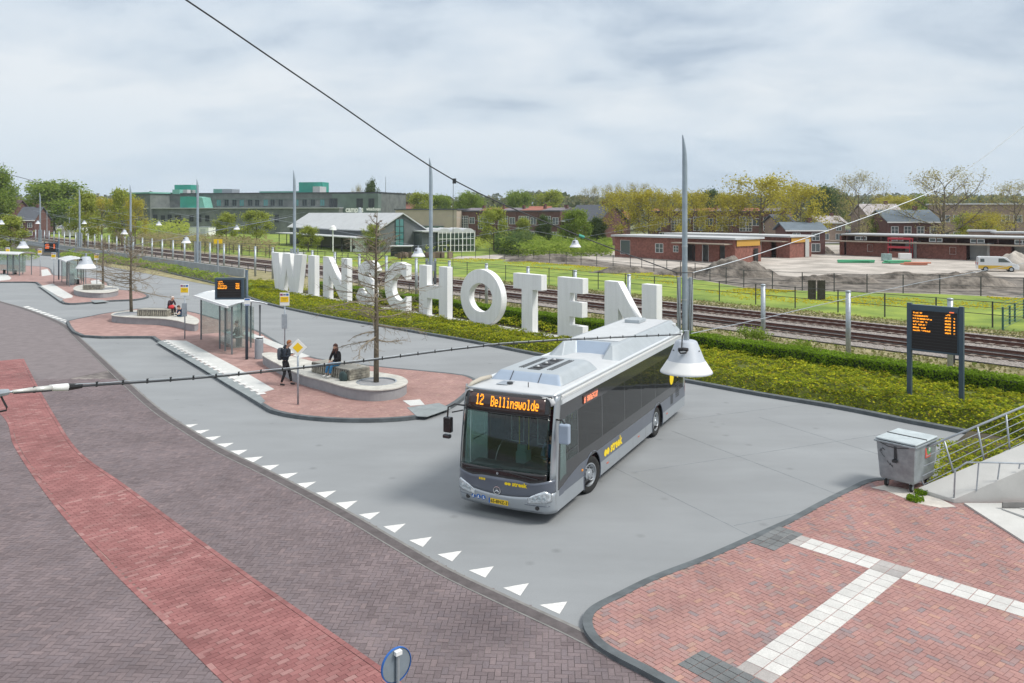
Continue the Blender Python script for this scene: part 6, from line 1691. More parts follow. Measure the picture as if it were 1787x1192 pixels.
LH = leaf('leaf_hedge', [(0, (.10, .18, .015)), (.5, (.17, .28, .022)), (1, (.24, .37, .035))])
LS = leaf('leaf_shrub', [(0, (0.138, 0.196, 0.021)), (.4, (0.253, 0.310, 0.028)), (.75, (0.414, 0.448, 0.032)), (.94, (0.621, 0.575, 0.040)), (1, (0.322, 0.207, 0.034))], stain=.38, sscale=1.5)
hd = thing('clipped_hedge', 'long clipped bright green hedge behind the yellow shrubs and the letters', 'hedge', TN(-25, 34.4, 0), TANG)
HN0, HN1, HH = 33.75, 35.05, .98
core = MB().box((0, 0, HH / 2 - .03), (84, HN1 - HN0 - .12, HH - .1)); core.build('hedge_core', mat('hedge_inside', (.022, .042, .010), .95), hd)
def hsamp(r):
    t = -42 + 84 * (1 - (r.random() ** 1.12)); w = (HN1 - HN0) / 2; q = r.random()
    bump_ = .05 * noise.noise(Vector((t * .6, 0, 0)))
    if q < .66: return Vector((t, r.uniform(-w, w), HH + bump_ + r.gauss(0, .025))), Vector((0, 0, 1)), 1
    if q < .95: return Vector((t, -w + r.gauss(0, .03) + bump_, r.uniform(.05, HH))), Vector((0, -1, 0)), 1
    return Vector((t, w, r.uniform(.4, HH))), Vector((0, 1, 0)), 1
ho = foliage('hedge_leaves', hsamp, 78000, .056, LH, 'hedge leaves', 4); ho.parent = hd; KID.setdefault(hd.name, []).append(ho); del ho['label']
# shrub strip: mounded ground cover
def Kn(t):      # inner edge of the kerb line across the strip
    return 28.75 if t > -45 else 28.75 - (t + 45) * 0.0
kts = [(p.x * TD.x + p.y * TD.y, p.x * ND.x + p.y * ND.y) for p in KL]; kts.sort()
def kern(t):
    for i in range(len(kts) - 1):
        if kts[i][0] <= t <= kts[i + 1][0]: a, b = kts[i], kts[i + 1]; return a[1] + (b[1] - a[1]) * (t - a[0]) / max(1e-5, b[0] - a[0])
    return kts[-1][1] if t > kts[-1][0] else kts[0][1]
def shz(t, n):
    k = kern(t) + .25; e = min(1, max(0, (n - k) / .55)); z = .48 + .26 * noise.noise(Vector((t * .9, n * 1.1, 2))) + .15 * noise.noise(Vector((t * 2.4, n * 2.4, 7)))
    return .08 + z * math.sin(e * PI / 2)
def top_n(t): return 33.75 if t > T_at(1165) + .4 else (31.15 if t > T_at(470) else 33.75)
def ssamp(r):
    t = 0 - 78 * r.random() ** 1.5; k = kern(t) + .14
    n1 = top_n(t); back = False
    if t < -40 - 0 and r.random() < .25 and n1 < 32: back = True
    n = r.uniform(k, n1) if not (n1 < 32 and r.random() < .14) else r.uniform(32.15, 33.75)
    p = TN(t, n); 
    if p.y < 17 or (t > -11 and inside(p.x, p.y, [(-50, 0), (14, 0), (40, 0), (40, 20.8), (10.8, 20.8), tuple(P(1642, 830))[:2], tuple(P(1655, 785))[:2], tuple(P(1689, 757))[:2]])): return None
    z = shz(t, n) * (.75 if n < 32 and n1 < 32 else 1)
    q = r.random()
    if q < .75: return Vector((p.x, p.y, z + r.gauss(0, .03))), Vector((0, 0, 1)), 1
    return Vector((p.x, p.y, z * r.uniform(.2, 1))), Vector((-.75, -.65, .3)), 1
foliage('yellow_shrubs', ssamp, 150000, .056, LS, 'low yellow-green flowering shrubs along the kerb', 5)
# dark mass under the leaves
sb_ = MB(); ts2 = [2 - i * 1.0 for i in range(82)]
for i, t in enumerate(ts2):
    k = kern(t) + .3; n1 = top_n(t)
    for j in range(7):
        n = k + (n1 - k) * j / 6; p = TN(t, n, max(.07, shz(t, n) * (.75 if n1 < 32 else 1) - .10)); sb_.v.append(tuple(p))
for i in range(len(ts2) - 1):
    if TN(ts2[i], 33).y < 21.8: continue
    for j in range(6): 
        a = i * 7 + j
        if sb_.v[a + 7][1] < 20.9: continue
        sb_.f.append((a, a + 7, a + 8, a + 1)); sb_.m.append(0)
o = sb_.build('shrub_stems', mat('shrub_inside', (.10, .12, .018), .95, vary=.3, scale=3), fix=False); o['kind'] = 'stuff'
# shrubs behind the container and under the railings
def s2(r):
    x, y = r.uniform(9.9, 17), r.uniform(20.95, 24.5)
    if not inside(x, y, [(10.7, 20.95), (11.6, 22.0), (12.6, 23.6), (13.5, 26), (19, 24), (19, 20.95)]): return None
    z = .35 + .16 * noise.noise(Vector((x * 1.6, y * 1.6, 0)))
    return (Vector((x, y, z + r.gauss(0, .03))), Vector((0, 0, 1)), 1) if r.random() < .7 else (Vector((x, y, r.uniform(.1, z))), Vector((-.6, -.7, .3)), 1)
foliage('stair_shrubs', s2, 9000, .045, LS, 'yellow-green shrubs between the waste container and the stairs', 6)
def weeds(c, rad, n, seed, lab):
    def f(r):
        a, q = r.uniform(0, 6.3), rad * math.sqrt(r.random()); return Vector((c.x + math.cos(a) * q, c.y + math.sin(a) * q, c.z + r.uniform(0, .10))), Vector((r.uniform(-1, 1), r.uniform(-1, 1), .2)), 1
    foliage('weeds', f, n, .035, LH, lab, seed)
weeds(P(1597, 873, .1), .20, 260, 1, 'small weed tuft left of the stair flank'); weeds(P(1607, 862, .1), .16, 200, 2, 'grass tuft under the raked baluster')
# sand drift at the foot of the stairs
sd2 = MB().sheet([tuple(P(u, v, .096)) for u, v in ((1520, 851), (1545, 856), (1575, 868), (1600, 878), (1640, 886), (1668, 884), (1640, 870), (1610, 860), (1580, 853), (1545, 846))])
o = sd2.build('sand_drift', mat('pale_sand', (.52, .49, .45), .95, vary=.12, scale=5)); o['kind'] = 'structure'
# young vines behind the hedge
for u, vb, vt, w, lab in ((1300, 612, 573, 44, 'bushy vine plant behind the hedge, left of the middle pale post'), (1325, 612, 577, 26, 'small leafy vine against the pale post'), (1400, 622, 598, 54, 'spreading vine behind the hedge, right of the pale post')):
    y_ = 41.0; b_ = A(u, y_, .05); t = thing('vine', lab, 'plant', b_, 0, 'vines behind the hedge'); hh = ZV(vt, y_) - .05; ww = w * y_ / F / 2
    MB().tube([(0, 0, 0), (.05, 0, hh * .8)], .03, 5).build('stem', M['bark'], t)
    r = random.Random(int(u)); tp = [Vector((r.gauss(0, ww * .45), r.gauss(0, .2), hh * (.75 + r.random() * .28 - .08))) for _ in range(40)]
    leaves(tp, 3, 12, .10, .06).build('leaves', LG, t, fix=False)
# reeds, thickets, dirt
def box_foliage(name, pts, h, n, size, m, lab, seed, z0=.0, cat=None, nz=.3):
    poly = [tuple(P(u, v, 0))[:2] for u, v in pts]; xs = [p[0] for p in poly]; ys_ = [p[1] for p in poly]
    def f(r):
        x, y = r.uniform(min(xs), max(xs)), r.uniform(min(ys_), max(ys_))
        if not inside(x, y, poly): return None
        hh = h * (.72 + .55 * noise.noise(Vector((x * nz, y * nz, seed)))); return Vector((x, y, z0 + hh * (1 - r.random() ** 1.6))), Vector((0, -.3, 1)), 1
    return foliage(name, f, n, size, m, lab, seed)
LR = leaf('leaf_reed', [(0, (.26, .22, .12)), (.5, (.33, .28, .15)), (1, (.24, .24, .11))])
box_foliage('reed_bed', [(240, 430), (300, 436), (400, 443), (470, 448), (490, 446), (470, 432), (400, 424), (300, 418), (240, 416)], 2.6, 22000, .30, LR, 'dry tall reeds in front of the campus building', 31)
box_foliage('lime_thicket', [(235, 416), (330, 420), (330, 410), (240, 408)], 5.5, 9000, .40, LL, 'bright lime thicket left of the site container', 32)
box_foliage('thicket', [(870, 446), (960, 452), (1068, 447), (1068, 432), (960, 425), (880, 428)], 2.8, 22000, .26, LG, 'tangled green thicket left of the brick bungalow', 33)
box_foliage('dark_thicket', [(862, 444), (900, 448), (930, 440), (925, 430), (870, 430)], 4.2, 9000, .26, LD, 'dark green mound of bushes in the thicket', 34)
box_foliage('street_greenery', [(740, 445), (830, 438), (1060, 430), (1060, 418), (900, 418), (760, 424)], 1.8, 9000, .30, LL, 'light bushes in front of the red terrace', 35)
box_foliage('left_shrubs', [(0, 458), (70, 455), (60, 444), (0, 442)], 1.4, 5000, .14, LG, 'green shrubs behind the farthest shelter', 36, z0=.1)
box_foliage('wall_shrubs', [(228, 465), (315, 482), (378, 496), (440, 515), (445, 505), (385, 487), (320, 474), (240, 459)], .9, 20000, .17, LG, 'green shrubs below the low concrete wall', 37, z0=.1)
box_foliage('left_verge_bushes', [(100, 452), (226, 465), (240, 459), (120, 446)], 1.1, 9000, .20, LG, 'bushes beside the apron at the left', 38, z0=.1)
box_foliage('kerb_shrubs', [(170, 458), (226, 466), (262, 471), (315, 483), (378, 498), (440, 520), (462, 531), (470, 527), (425, 504), (378, 488), (300, 470), (200, 455)], .55, 16000, .085, LG, 'low green shrubs along the kerb left of the letters', 41, z0=.06)
def mound(name, u, v, w_px, h, lab, m, seed, dpt=.6, cat='soil heap', nm=None):
    c = P(u, v, 0); rx = w_px * c.y / F / 2; ry = rx * dpt; mb = MB(); n, k = 64, 18
    for i in range(k + 1):
        f = i / k
        for j in range(n):
            a = 2 * PI * j / n; q = f; e = noise.noise(Vector((math.cos(a) * q * 2.2, math.sin(a) * q * 2.2, seed)))
            mb.v.append((math.cos(a) * rx * q * (1 + .18 * e), math.sin(a) * ry * q * (1 + .18 * e), h * (1 - q * q) * (1 + .5 * e) * (1 if q < 1 else 0) + .02 + (.22 * h * noise.noise(Vector((math.cos(a) * q * 7, math.sin(a) * q * 7, seed))) + .16 * h * noise.noise(Vector((math.cos(a) * q * rx * 1.1, math.sin(a) * q * rx * 1.1, seed + 5)))) * (1 - q * q)))
    for i in range(k):
        for j in range(n): mb.f.append((i * n + j, (i + 1) * n + j, (i + 1) * n + (j + 1) % n, i * n + (j + 1) % n)); mb.m.append(0)
    o = mb.build(nm or 'soil_mound', m, smooth=True); o.location = (c.x, c.y + ry, .06); prop(o, lab, cat)
mound('a', 1300, 486, 150, 1.9, 'big grey soil heap right of the tallest pole', M['dirt'], 1)
mound('b', 1205, 482, 130, .8, 'low soil bank left of the tallest pole', M['dirt'], 2, .3)
mound('c', 960, 458, 170, .9, 'low dirt bank behind the fence below the thicket', M['dirt'], 3, .25)
mound('d', 1450, 498, 210, .8, 'long dirt bank behind the timber panels', M['dirt'], 4, .22)
mound('e', 1700, 506, 210, 1.3, 'dark soil heap behind the departure board, lower right of the van', M['dirt'], 5, .35)
mound('f', 1790, 474, 110, 1.9, 'pale sand heap behind the yellow and white van', M['sand'], 6, .5)
mound('g', 1432, 444, 60, 1.6, 'small rubble heap between the two unfinished buildings', M['dirt'], 7, .5)
mound('h', 1090, 478, 120, .7, 'low dirt bank in front of the brick bungalow', M['dirt'], 8, .25)
mound('k', 1600, 488, 200, .6, 'flat strip of dug soil below the green pipes', M['dirt'], 9, .2)

def dand(r):
    i = r.randrange(len(FFw) - 1); a = FFw[i].lerp(FFw[i + 1], r.random()); q = a + Vector((-.3, -1, 0)) * (1 + 10 * r.random() ** 2.0)
    if noise.noise(Vector((q.x * .12, q.y * .12, 4))) < -.12: return None
    return Vector((q.x, q.y, .09 + r.random() * .06)), Vector((0, 0, 1)), 1
foliage('dandelions', dand, 16000, .10, leaf('dandelion', [(0, (.42, .36, .02)), (1, (.62, .52, .03))]), 'yellow dandelions in the green field', 77)
def tuf2(r):
    q = TN(r.uniform(-70, 8), r.uniform(36, 42) if r.random() < .6 else r.uniform(52, 55)); return Vector((q.x, q.y, .05 + r.random() * .1)), Vector((r.uniform(-1, 1), r.uniform(-1, 1), .5)), 1
foliage('dry_grass', tuf2, 16000, .09, leaf('leaf_dry', [(0, (.20, .20, .08)), (.5, (.30, .27, .13)), (1, (.16, .21, .05))]), 'dry grass along the tracks', 79)
# ---------------------------------------------------------------- buildings
def window(parent, x, z, w, h, y=-.0, bars=1, hb=0, face='y', fm=None, pm=None, dep=.10):
    """a framed window on a wall that faces -y at plane y"""
    fr_ = MB(); t = .07 * max(1, w / 1.6)
    for c, d in (((x, y - dep / 2, z + h / 2), (w + t, dep, t)), ((x, y - dep / 2, z - h / 2), (w + t, dep, t)), ((x - w / 2, y - dep / 2, z), (t, dep, h)), ((x + w / 2, y - dep / 2, z), (t, dep, h))): fr_.box(c, d)
    for k in range(bars): fr_.box((x - w / 2 + w * (k + 1) / (bars + 1), y - dep / 2, z), (t * .8, dep * .8, h))
    for k in range(hb): fr_.box((x, y - dep / 2, z - h / 2 + h * (k + 1) / (hb + 1)), (w, dep * .8, t * .8))
    f = fr_.build('window', fm or M['frame'], parent)
    MB().box((x, y - .015, z), (w, .03, h)).build('pane', pm or M['pane'], f)
    return f
def bld(name, label, a, b, depth, cat='house', group=None, z=0.0):
    """thing whose local x runs from ground point a to b along the front, y goes back"""
    a, b = Vector(a), Vector(b); a.z = b.z = z; d = b - a; t = thing(name, label, cat, a, math.atan2(d.y, d.x), group); return t, d.length
# campus: dark brick, four storeys
Yc = 285
t, L = bld('campus_building', 'large dark grey-green brick campus building with teal boxes on its roof', A(262, Yc + 8), A(665, Yc - 12), 30, 'building')
k = lambda u: (u - 262) / (665 - 262) * L
def zc(v): return ZV(v, Yc)
MB().box((L / 2, 12, zc(338) / 2), (L, 24, zc(338))).build('upper_block', M['campus'], t)
MB().box((k(440), -3, zc(364) / 2), (k(605) - k(268), 6, zc(364))).build('lower_block', M['campus'], t)
MB().box((k(628), -1.5, zc(339) / 2), (k(665) - k(590), 3, zc(339) - .3)).build('light_block', M['campus2'], t)
MB().box((k(440), -3.2, zc(364) + .12), (k(606) - k(267), 6.8, .25)).build('ledge', M['roof_white'], t)
MB().box((L / 2, 12, zc(338) + .15), (L + .4, 24.4, .3)).build('parapet', M['dark'], t)
for i, u in enumerate((388, 402, 416, 429, 444, 456, 471, 483, 497, 524, 538, 552, 568)):
    window(t, k(u), zc(354), 1.7, 2.2, 0, 1, fm=M['campus2'], pm=M['pane_teal'] if i % 3 == 0 else M['pane_dark'])
MB().box((L / 2, -.06, zc(347.5)), (L - 4, .12, .25)).build('string_course', M['campus2'], t)
for u, w in ((593, 2.8), (636, 2.2), (655, 2.0)): window(t, k(u), zc(355), w, 2.9, -3, 1, fm=M['dark'], pm=M['pane_dark'])
for i, u in enumerate((280, 292, 306, 318, 357, 371, 385, 415, 432, 470, 487, 505, 560)): window(t, k(u), zc(381), 1.6, 2.6 if i % 2 else 2.0, -6, 1, fm=M['dark'], pm=M['pane_dark'])
MB().box((k(333), -6.05, zc(386)), (2.4, .2, 4.2)).build('entrance', M['black'], t)
for u0, u1, v0, v1, m_, y in ((296, 326, 338, 321, 'teal', 6), (305, 318, 338, 330, 'teal_light', 2), (515, 556, 338, 318, 'teal', 8), (332, 345, 364, 343, 'teal', -2), (347, 366, 364, 344, 'teal', -3), (378, 396, 338, 329, 'galv', 8), (350, 378, 338, 328, 'teal_light', 12), (440, 510, 338, 333, 'teal_light', 10), (275, 296, 339, 335, 'teal_light', 4), (546, 558, 338, 326, 'roof_white', 5), (315, 326, 338, 330, 'roof_white', 4)):
    MB().box(((k(u0) + k(u1)) / 2, y, (zc(v0) + zc(v1)) / 2), (k(u1) - k(u0), 5, zc(v1) - zc(v0))).build('roof_box', M[m_], t)
q = MB(); q.add([(k(366), -5, zc(364)), (k(378), -5, zc(364)), (k(373), -5, zc(345)), (k(362), -5, zc(343)), (k(366), 0, zc(364)), (k(378), 0, zc(364)), (k(373), 0, zc(345)), (k(362), 0, zc(343))], [(0, 1, 2, 3), (4, 7, 6, 5), (0, 4, 5, 1), (1, 5, 6, 2), (2, 6, 7, 3), (3, 7, 4, 0)]); q.build('slanted_shell', M['teal_light'], t)
t, L2 = bld('campus_wing', 'left wing of the campus, dark wall with a pale green roof edge', A(196, 300), A(262, 285), 20, 'building')
MB().box((L2 / 2, 10, ZV(339, 290) / 2), (L2, 20, ZV(339, 290))).build('wall', M['campus'], t); MB().box((L2 / 2, 9.8, ZV(337, 290)), (L2 + 1, 20.6, .5)).build('roof', M['teal_light'], t)
for i in range(3): window(t, L2 * (.2 + .28 * i), 5.5, 1.6, 2.2, 0, 1, fm=M['dark'])
# lettering on the roof edge
tc_ = thing('roof_lettering', 'white campus winschoten lettering on the dark roof edge above the white shed roof', 'lettering', A(603, Yc - 20, ZV(370, Yc - 20)))
link('word_campus', text_mesh('word_campus', 'campus', 2.6, M['frame'], lambda a, b, h: (a, 0, b), .09, width=(634 - 603) * (Yc - 20) / F), tc_)
link('word_winschoten', text_mesh('word_winschoten', 'winschoten', 1.5, M['frame'], lambda a, b, h: (a + 36 * (Yc - 20) / F, 0, b + .5), .05, width=(664 - 639) * (Yc - 20) / F), tc_)
tv = thing('roof_vent', 'round grey roof ventilator standing beside the campus lettering', 'ventilator', A(628, Yc - 24, ZV(374, Yc - 24)))
MB().lathe([(.75, 0), (.75, 1.0), (.55, 1.1), (.55, 1.9), (.3, 2.2), (0, 2.2)], n=16, cap=False).build('cowl', M['lampg'], tv)
# grey shed with pale roof and gable
ax, rd = Vector((-24.4, 147, 0)), Vector((.557, -.83, 0)); wd = Vector((.83, .557, 0))
t = thing('gabled_shed', 'long grey shed with a pale pitched roof and a glazed strip in its gable', 'building', ax - wd * 0, math.atan2(wd.y, wd.x))
LS_ = 50; GW = 9.4; ze = 4.2; za = 7.0
gb = MB(); gb.prism([(0, 0), (GW, 0), (GW, ze), (GW / 2 * .98, za), (0, ze)], 0, LS_, fn=lambda a, b, h: (a, h, b)); gb.build('wall', M['campus_grey'], t)
rfm = MB()
for s in (0, 1):
    x0, x1 = (-.6, GW / 2) if s == 0 else (GW + .6, GW / 2); z0 = ze - .35
    rfm.add([(x0, -.5, z0), (x1, -.5, za + .1), (x1, LS_, za + .1), (x0, LS_, z0), (x0, -.5, z0 + .2), (x1, -.5, za + .32), (x1, LS_, za + .32), (x0, LS_, z0 + .2)], [(0, 1, 2, 3), (4, 7, 6, 5), (0, 4, 5, 1), (1, 5, 6, 2), (2, 6, 7, 3), (3, 7, 4, 0)])
rfm.build('roof', M['roof_white'], t)
MB().box((GW * .44, -.05, 3.1), (1.7, .12, 6.0)).build('gable_glazing', M['pane_teal'], t)
q = MB()
for z in (1.2, 2.4, 3.6, 4.8): q.box((GW * .44, -.13, z), (1.8, .05, .09))
for x in (-.85, 0, .85): q.box((GW * .44 + x, -.13, 3.1), (.09, .05, 6.1))
q.build('glazing_bar', M['dark'], t)
q = MB(); q.box((-2.2, 24, 2.75), (4.2, 46, .18)); q.build('veranda_roof', M['roof_white'], t)
q = MB()
for i in range(9): q.box((-4.1, 2.5 + i * 5.3, 1.3), (.14, .14, 2.7))
q.build('veranda_post', M['dark'], t); MB().box((-.06, 22, 1.3), (.1, 38, 2.3)).build('dark_opening', M['black'], t)
# glasshouse
gA, gB = P(765, 441), A(828, 150)
t, L = bld('glasshouse', 'white-framed glasshouse with arched pale roofs beside the shed gable', gA, gB, 10, 'glasshouse')
MB().box((L / 2, 4.5, 1.8), (L - .1, 8.9, 3.6)).build('glass_wall', glass('greenhouse_glass', (.55, .75, .72), .45), t)
q = MB(); nb = 9
for i in range(nb + 1): q.box((L * i / nb, 0, 1.9), (.09 if i % 3 else .16, .1, 3.8))
for z in (.15, 1.3, 2.5, 3.6): q.box((L / 2, -.01, z), (L, .07, .09))
for i in range(6): q.box((0, 9 * i / 5, 1.9), (.1, .1, 3.8)); q.box((L, 9 * i / 5, 1.9), (.1, .1, 3.8))
q.build('frame', M['frame'], t)
for i in range(3):
    x = L * (i + .5) / 3; w = L / 6; q = MB(); n = 8; pr_ = [(x + w * math.cos(PI * j / n), 3.7 + .75 * math.sin(PI * j / n)) for j in range(n + 1)]
    q.prism(pr_, 0, 9.2, fn=lambda a, b, h: (a, h, b)); q.build('roof_arch', M['roof_white'], t)
MB().box((-1.5, 5, 3.9), (3.1, 10, .25)).build('link_roof', M['roof_white'], t); MB().box((-1.5, 5.3, 1.8), (2.8, 9, 3.6)).build('link_wall', M['pane'], t)
q = MB()
for i in range(7): q.box((.6 + i * L / 7.2, 3, 1.0), (.5, 4, 1.6 + .4 * (i % 3)))
q.build('plants_inside', LG, t)
# beige hall
t, L = bld('beige_hall', 'plain beige hall wall between the gable and the red terrace', A(690, 215), A(797, 205), 15, 'building')
zt = ZV(366, 210); MB().box((L / 2, 6, zt / 2), (L, 12, zt)).build('wall', mat('beige_wall', (.44, .37, .31), .85, vary=.05, scale=.4), t); MB().box((L / 2, 6, zt + .1), (L + .5, 12.5, .3)).build('roof_edge', M['roof_dark'], t)
MB().box((L * .45, -.3, zt * .42), (L * .7, .4, 1.1)).build('grey_band', M['campus2'], t)
# red brick terraces: every house a thing
def terrace(u0, u1, Y0, Y1, vt, n, lab, wset, seed):
    a, b = A(u0, Y0), A(u1, Y1); d = (b - a) / n; Lh = d.length; rz = math.atan2(d.y, d.x); zt = ZV(vt, (Y0 + Y1) / 2)
    for i in range(n):
        t = thing('terraced_house', lab % ('first', 'second', 'third', 'fourth', 'fifth', 'sixth', 'seventh')[i], 'house', a + d * i, rz, 'red brick terraced houses')
        MB().box((Lh / 2, 5, zt / 2), (Lh - .12, 10, zt)).build('wall', M['darkbrick'], t)
        MB().box((Lh / 2, 5, zt + .12), (Lh - .05, 10.4, .28)).build('roof', M['roof_dark'], t)
        rr = MB(); rr.prism([(0, 0), (9, 0), (4.5, .75)], 0, Lh - .2, fn=lambda p, q_, h: (h, p + 1, q_ + zt + .2)); rr.build('roof_ridge', M['roof_red'] if (i + seed) % 2 else M['roof_grey'], t)
        window(t, Lh * .22, zt * .64, 1.5, 3.2, 0, 1, 4); window(t, Lh * .46, zt * .64, 1.4, 3.2, 0, 1, 4)
        window(t, Lh * .78, zt * .70, 1.6, 1.6, 0, 1, 0); window(t, Lh * .75, zt * .26, 2.4, 1.5, 0, 2)
        MB().box((Lh * .5, -.05, zt * .16), (1.0, .12, 2.2)).build('door', M['roof_dark'], t)
        MB().box((Lh * .9, 4, zt + 1.1), (.6, .6, .9)).build('chimney', M['darkbrick'], t)
terrace(798, 978, 208, 190, 369, 5, '%s red brick terraced house from the beige hall', 0, 0)
terrace(1131, 1372, 190, 176, 370, 6, '%s red brick terraced house counted from the yellow trees, behind the bungalow', 0, 1)
def gable_house(label, ua, ub, Y, v_eave, v_ridge, wall, roof, depth=8, axis=0, wins=3, nm='house', turn=0):
    t, L = bld(nm, label, A(ua, Y), A(ub, Y - turn), depth, 'house'); z0, z1 = ZV(v_eave, Y), ZV(v_ridge, Y)
    if axis == 0:      # ridge along x
        q = MB().prism([(0, 0), (depth, 0), (depth, z0), (depth / 2, z1 - .15), (0, z0)], 0, L, fn=lambda a, b, h: (h, a, b)); q.build('wall', wall, t)
        q = MB()
        for y0, y1 in ((-.5, depth / 2), (depth + .5, depth / 2)): q.add([(-.4, y0, z0 - .2), (L + .4, y0, z0 - .2), (L + .4, y1, z1), (-.4, y1, z1), (-.4, y0, z0), (L + .4, y0, z0), (L + .4, y1, z1 + .22), (-.4, y1, z1 + .22)], [(0, 3, 2, 1), (4, 5, 6, 7), (0, 1, 5, 4), (1, 2, 6, 5), (2, 3, 7, 6), (3, 0, 4, 7)])
        q.build('roof', roof, t); MB().box((L / 2, -.5, z0 - .15), (L + .8, .1, .22)).build('gutter', M['frame'], t)
    else:
        q = MB().prism([(0, 0), (L, 0), (L, z0), (L / 2, z1 - .15), (0, z0)], 0, depth, fn=lambda a, b, h: (a, h, b)); q.build('wall', wall, t)
        q = MB()
        for x0, x1 in ((-.5, L / 2), (L + .5, L / 2)): q.add([(x0, -.4, z0 - .2), (x0, depth + .4, z0 - .2), (x1, depth + .4, z1), (x1, -.4, z1), (x0, -.4, z0), (x0, depth + .4, z0), (x1, depth + .4, z1 + .22), (x1, -.4, z1 + .22)], [(0, 1, 2, 3), (4, 7, 6, 5), (0, 4, 5, 1), (1, 5, 6, 2), (2, 6, 7, 3), (3, 7, 4, 0)])
        q.build('roof', roof, t)
    for i in range(wins):
        window(t, L * (i + .5) / wins, z0 * .72, 1.3, 1.3, 0, 1, 1); window(t, L * (i + .5) / wins, z0 * .28, 1.5, 1.4, 0, 1)
    MB().box((L * .75, depth / 2, z1 + .4), (.7, .7, 1.1)).build('chimney', M['darkbrick'], t)
    return t
gable_house('brick house with a wide dark slate roof behind the round green tree', 985, 1046, 190, 385, 359, M['darkbrick'], M['roof_dark'], depth=9, turn=9)
gable_house('low house with a grey roof left of the dark roofed house', 955, 1000, 205, 385, 364, M['beige_brick'], M['roof_dark'], depth=9)
gable_house('house with bright red tiles behind the terrace end', 926, 962, 240, 374, 361, M['darkbrick'], M['roof_red'], depth=9)
gable_house('dark brick house with a blue-grey hipped roof behind the unfinished building', 1550, 1640, 150, 386.5, 368, M['darkbrick'], M['roof_slate'], depth=9, wins=4)
gable_house('house with pinkish red roof and solar panels left of the slate house', 1515, 1578, 195, 376, 357, M['beige_brick'], M['roof_pale'], depth=10)
gable_house('house end with a pinkish wall beside the golden tree', 1358, 1385, 150, 388, 376, M['beige_brick'], M['roof_dark'], depth=8, wins=1)
gable_house('pale roofed house behind the street of parked cars', 1430, 1475, 200, 388, 378, M['beige_brick'], M['roof_pale'], depth=9, wins=2)
gable_house('low dark grey roofed shed right of the golden tree', 1373, 1440, 140, 401, 390, M['darkbrick'], M['roof_slate'], depth=6, wins=2)
gable_house('brown-purple roofed house at the far left edge', -30, 16, 240, 374, 350, M['darkbrick'], mat('roof_purple', (.10, .06, .075), .8, vary=.1), depth=12, wins=2)
gable_house('red roofed house at the left, beside the purple roof', 14, 62, 290, 373, 353, M['darkbrick'], M['roof_redbrown'], depth=12, wins=2)
gable_house('dark roofed house in front of the red roofs at the left', 28, 60, 230, 384, 362, M['darkbrick'], M['roof_dark'], depth=8, wins=2)
gable_house('far red roofed house behind the dark roofed house end', 668, 720, 320, 366, 356, M['darkbrick'], M['roof_redbrown'], depth=12, wins=2)
gable_house('small orange roofed house among the yellow trees', 1062, 1100, 230, 382, 370, M['darkbrick'], M['roof_red'], depth=10, wins=1)
t, L = bld('flat_block', 'long pale flat-roofed block behind the big half-bare tree', A(1640, 180), A(1830, 175), 10, 'building')
zt = ZV(357, 178); MB().box((L / 2, 5, zt / 2), (L, 10, zt)).build('wall', M['beige_brick'], t); MB().box((L / 2, 5, zt + .15), (L + .6, 10.8, .35)).build('roof', M['roof_white'], t)
for i in range(9): window(t, L * (i + .5) / 9, zt * .66, 1.6, 1.5, 0, 1); window(t, L * (i + .5) / 9, zt * .25, 1.6, 1.5, 0, 1)
for i, (u0, u1, Y, v) in enumerate(((1690, 1735, 138, 404), (1738, 1800, 132, 407))):
    t, L = bld('garage', 'low white flat-roofed garage behind the unfinished building, %s' % ('left one' if i == 0 else 'right one'), A(u0, Y), A(u1, Y - 2), 6, 'garage'); zt = ZV(v, Y)
    MB().box((L / 2, 3, zt / 2), (L, 6, zt)).build('wall', M['beige_brick'], t); MB().box((L / 2, 3, zt + .1), (L + .5, 6.5, .25)).build('roof', M['roof_white'], t); MB().box((L * .4, -.05, zt * .42), (L * .5, .1, zt * .75)).build('door', M['frame'], t)
# unfinished brick bungalows
def brick_courses(t, x0, x1, z1, y=0): pass
t = thing('unfinished_bungalow', 'low unfinished red brick bungalow with a pale roof edge, in the middle of the site', 'building', TN(-88.7, 99.5, .07), TANG); LB_ = 22.9
q = MB()
for x0, x1, z0, z1 in ((0, 1.2, 0, 3.35), (1.2, 3.3, 2.8, 3.35), (1.2, 3.3, 0, .5), (3.3, 8.4, 0, 3.35), (8.4, 10.0, 0, 1.0), (8.4, 10.0, 2.45, 3.35), (10.0, 11.9, 0, 3.35), (11.9, 12.9, 0, 1.2), (11.9, 12.9, 2.2, 3.35), (12.9, 14.1, 0, 3.35), (14.1, 16.0, 2.5, 3.35), (16.0, 17.2, 0, 3.35), (17.2, 18.4, 2.5, 3.35), (18.4, 20.2, 0, 3.35), (20.2, 21.2, 2.5, 3.35), (21.2, LB_, 0, 3.35)): q.box(((x0 + x1) / 2, .15, (z0 + z1) / 2), (x1 - x0, .3, z1 - z0))
q.box((LB_ - .15, 3.4, 1.67), (.3, 6.3, 3.35)); q.box((.15, 3.4, 1.67), (.3, 6.3, 3.35)); q.box((LB_ / 2, 6.6, 1.2), (LB_, .3, 2.4)); q.build('wall', M['redbrick'], t)
MB().box((LB_ / 2, 3.3, 3.50), (LB_ + .8, 7.6, .28)).build('roof', M['roof_white'], t); MB().box((17.8, -1.0, 2.72), (9.4, 2.1, .16)).build('canopy', M['canopy'], t)
MB().box((LB_ + .16, 3.2, 2.85), (.05, 6.0, .9)).build('insulation_strip', mat('insulation_ochre', (.50, .28, .05), .8), t)
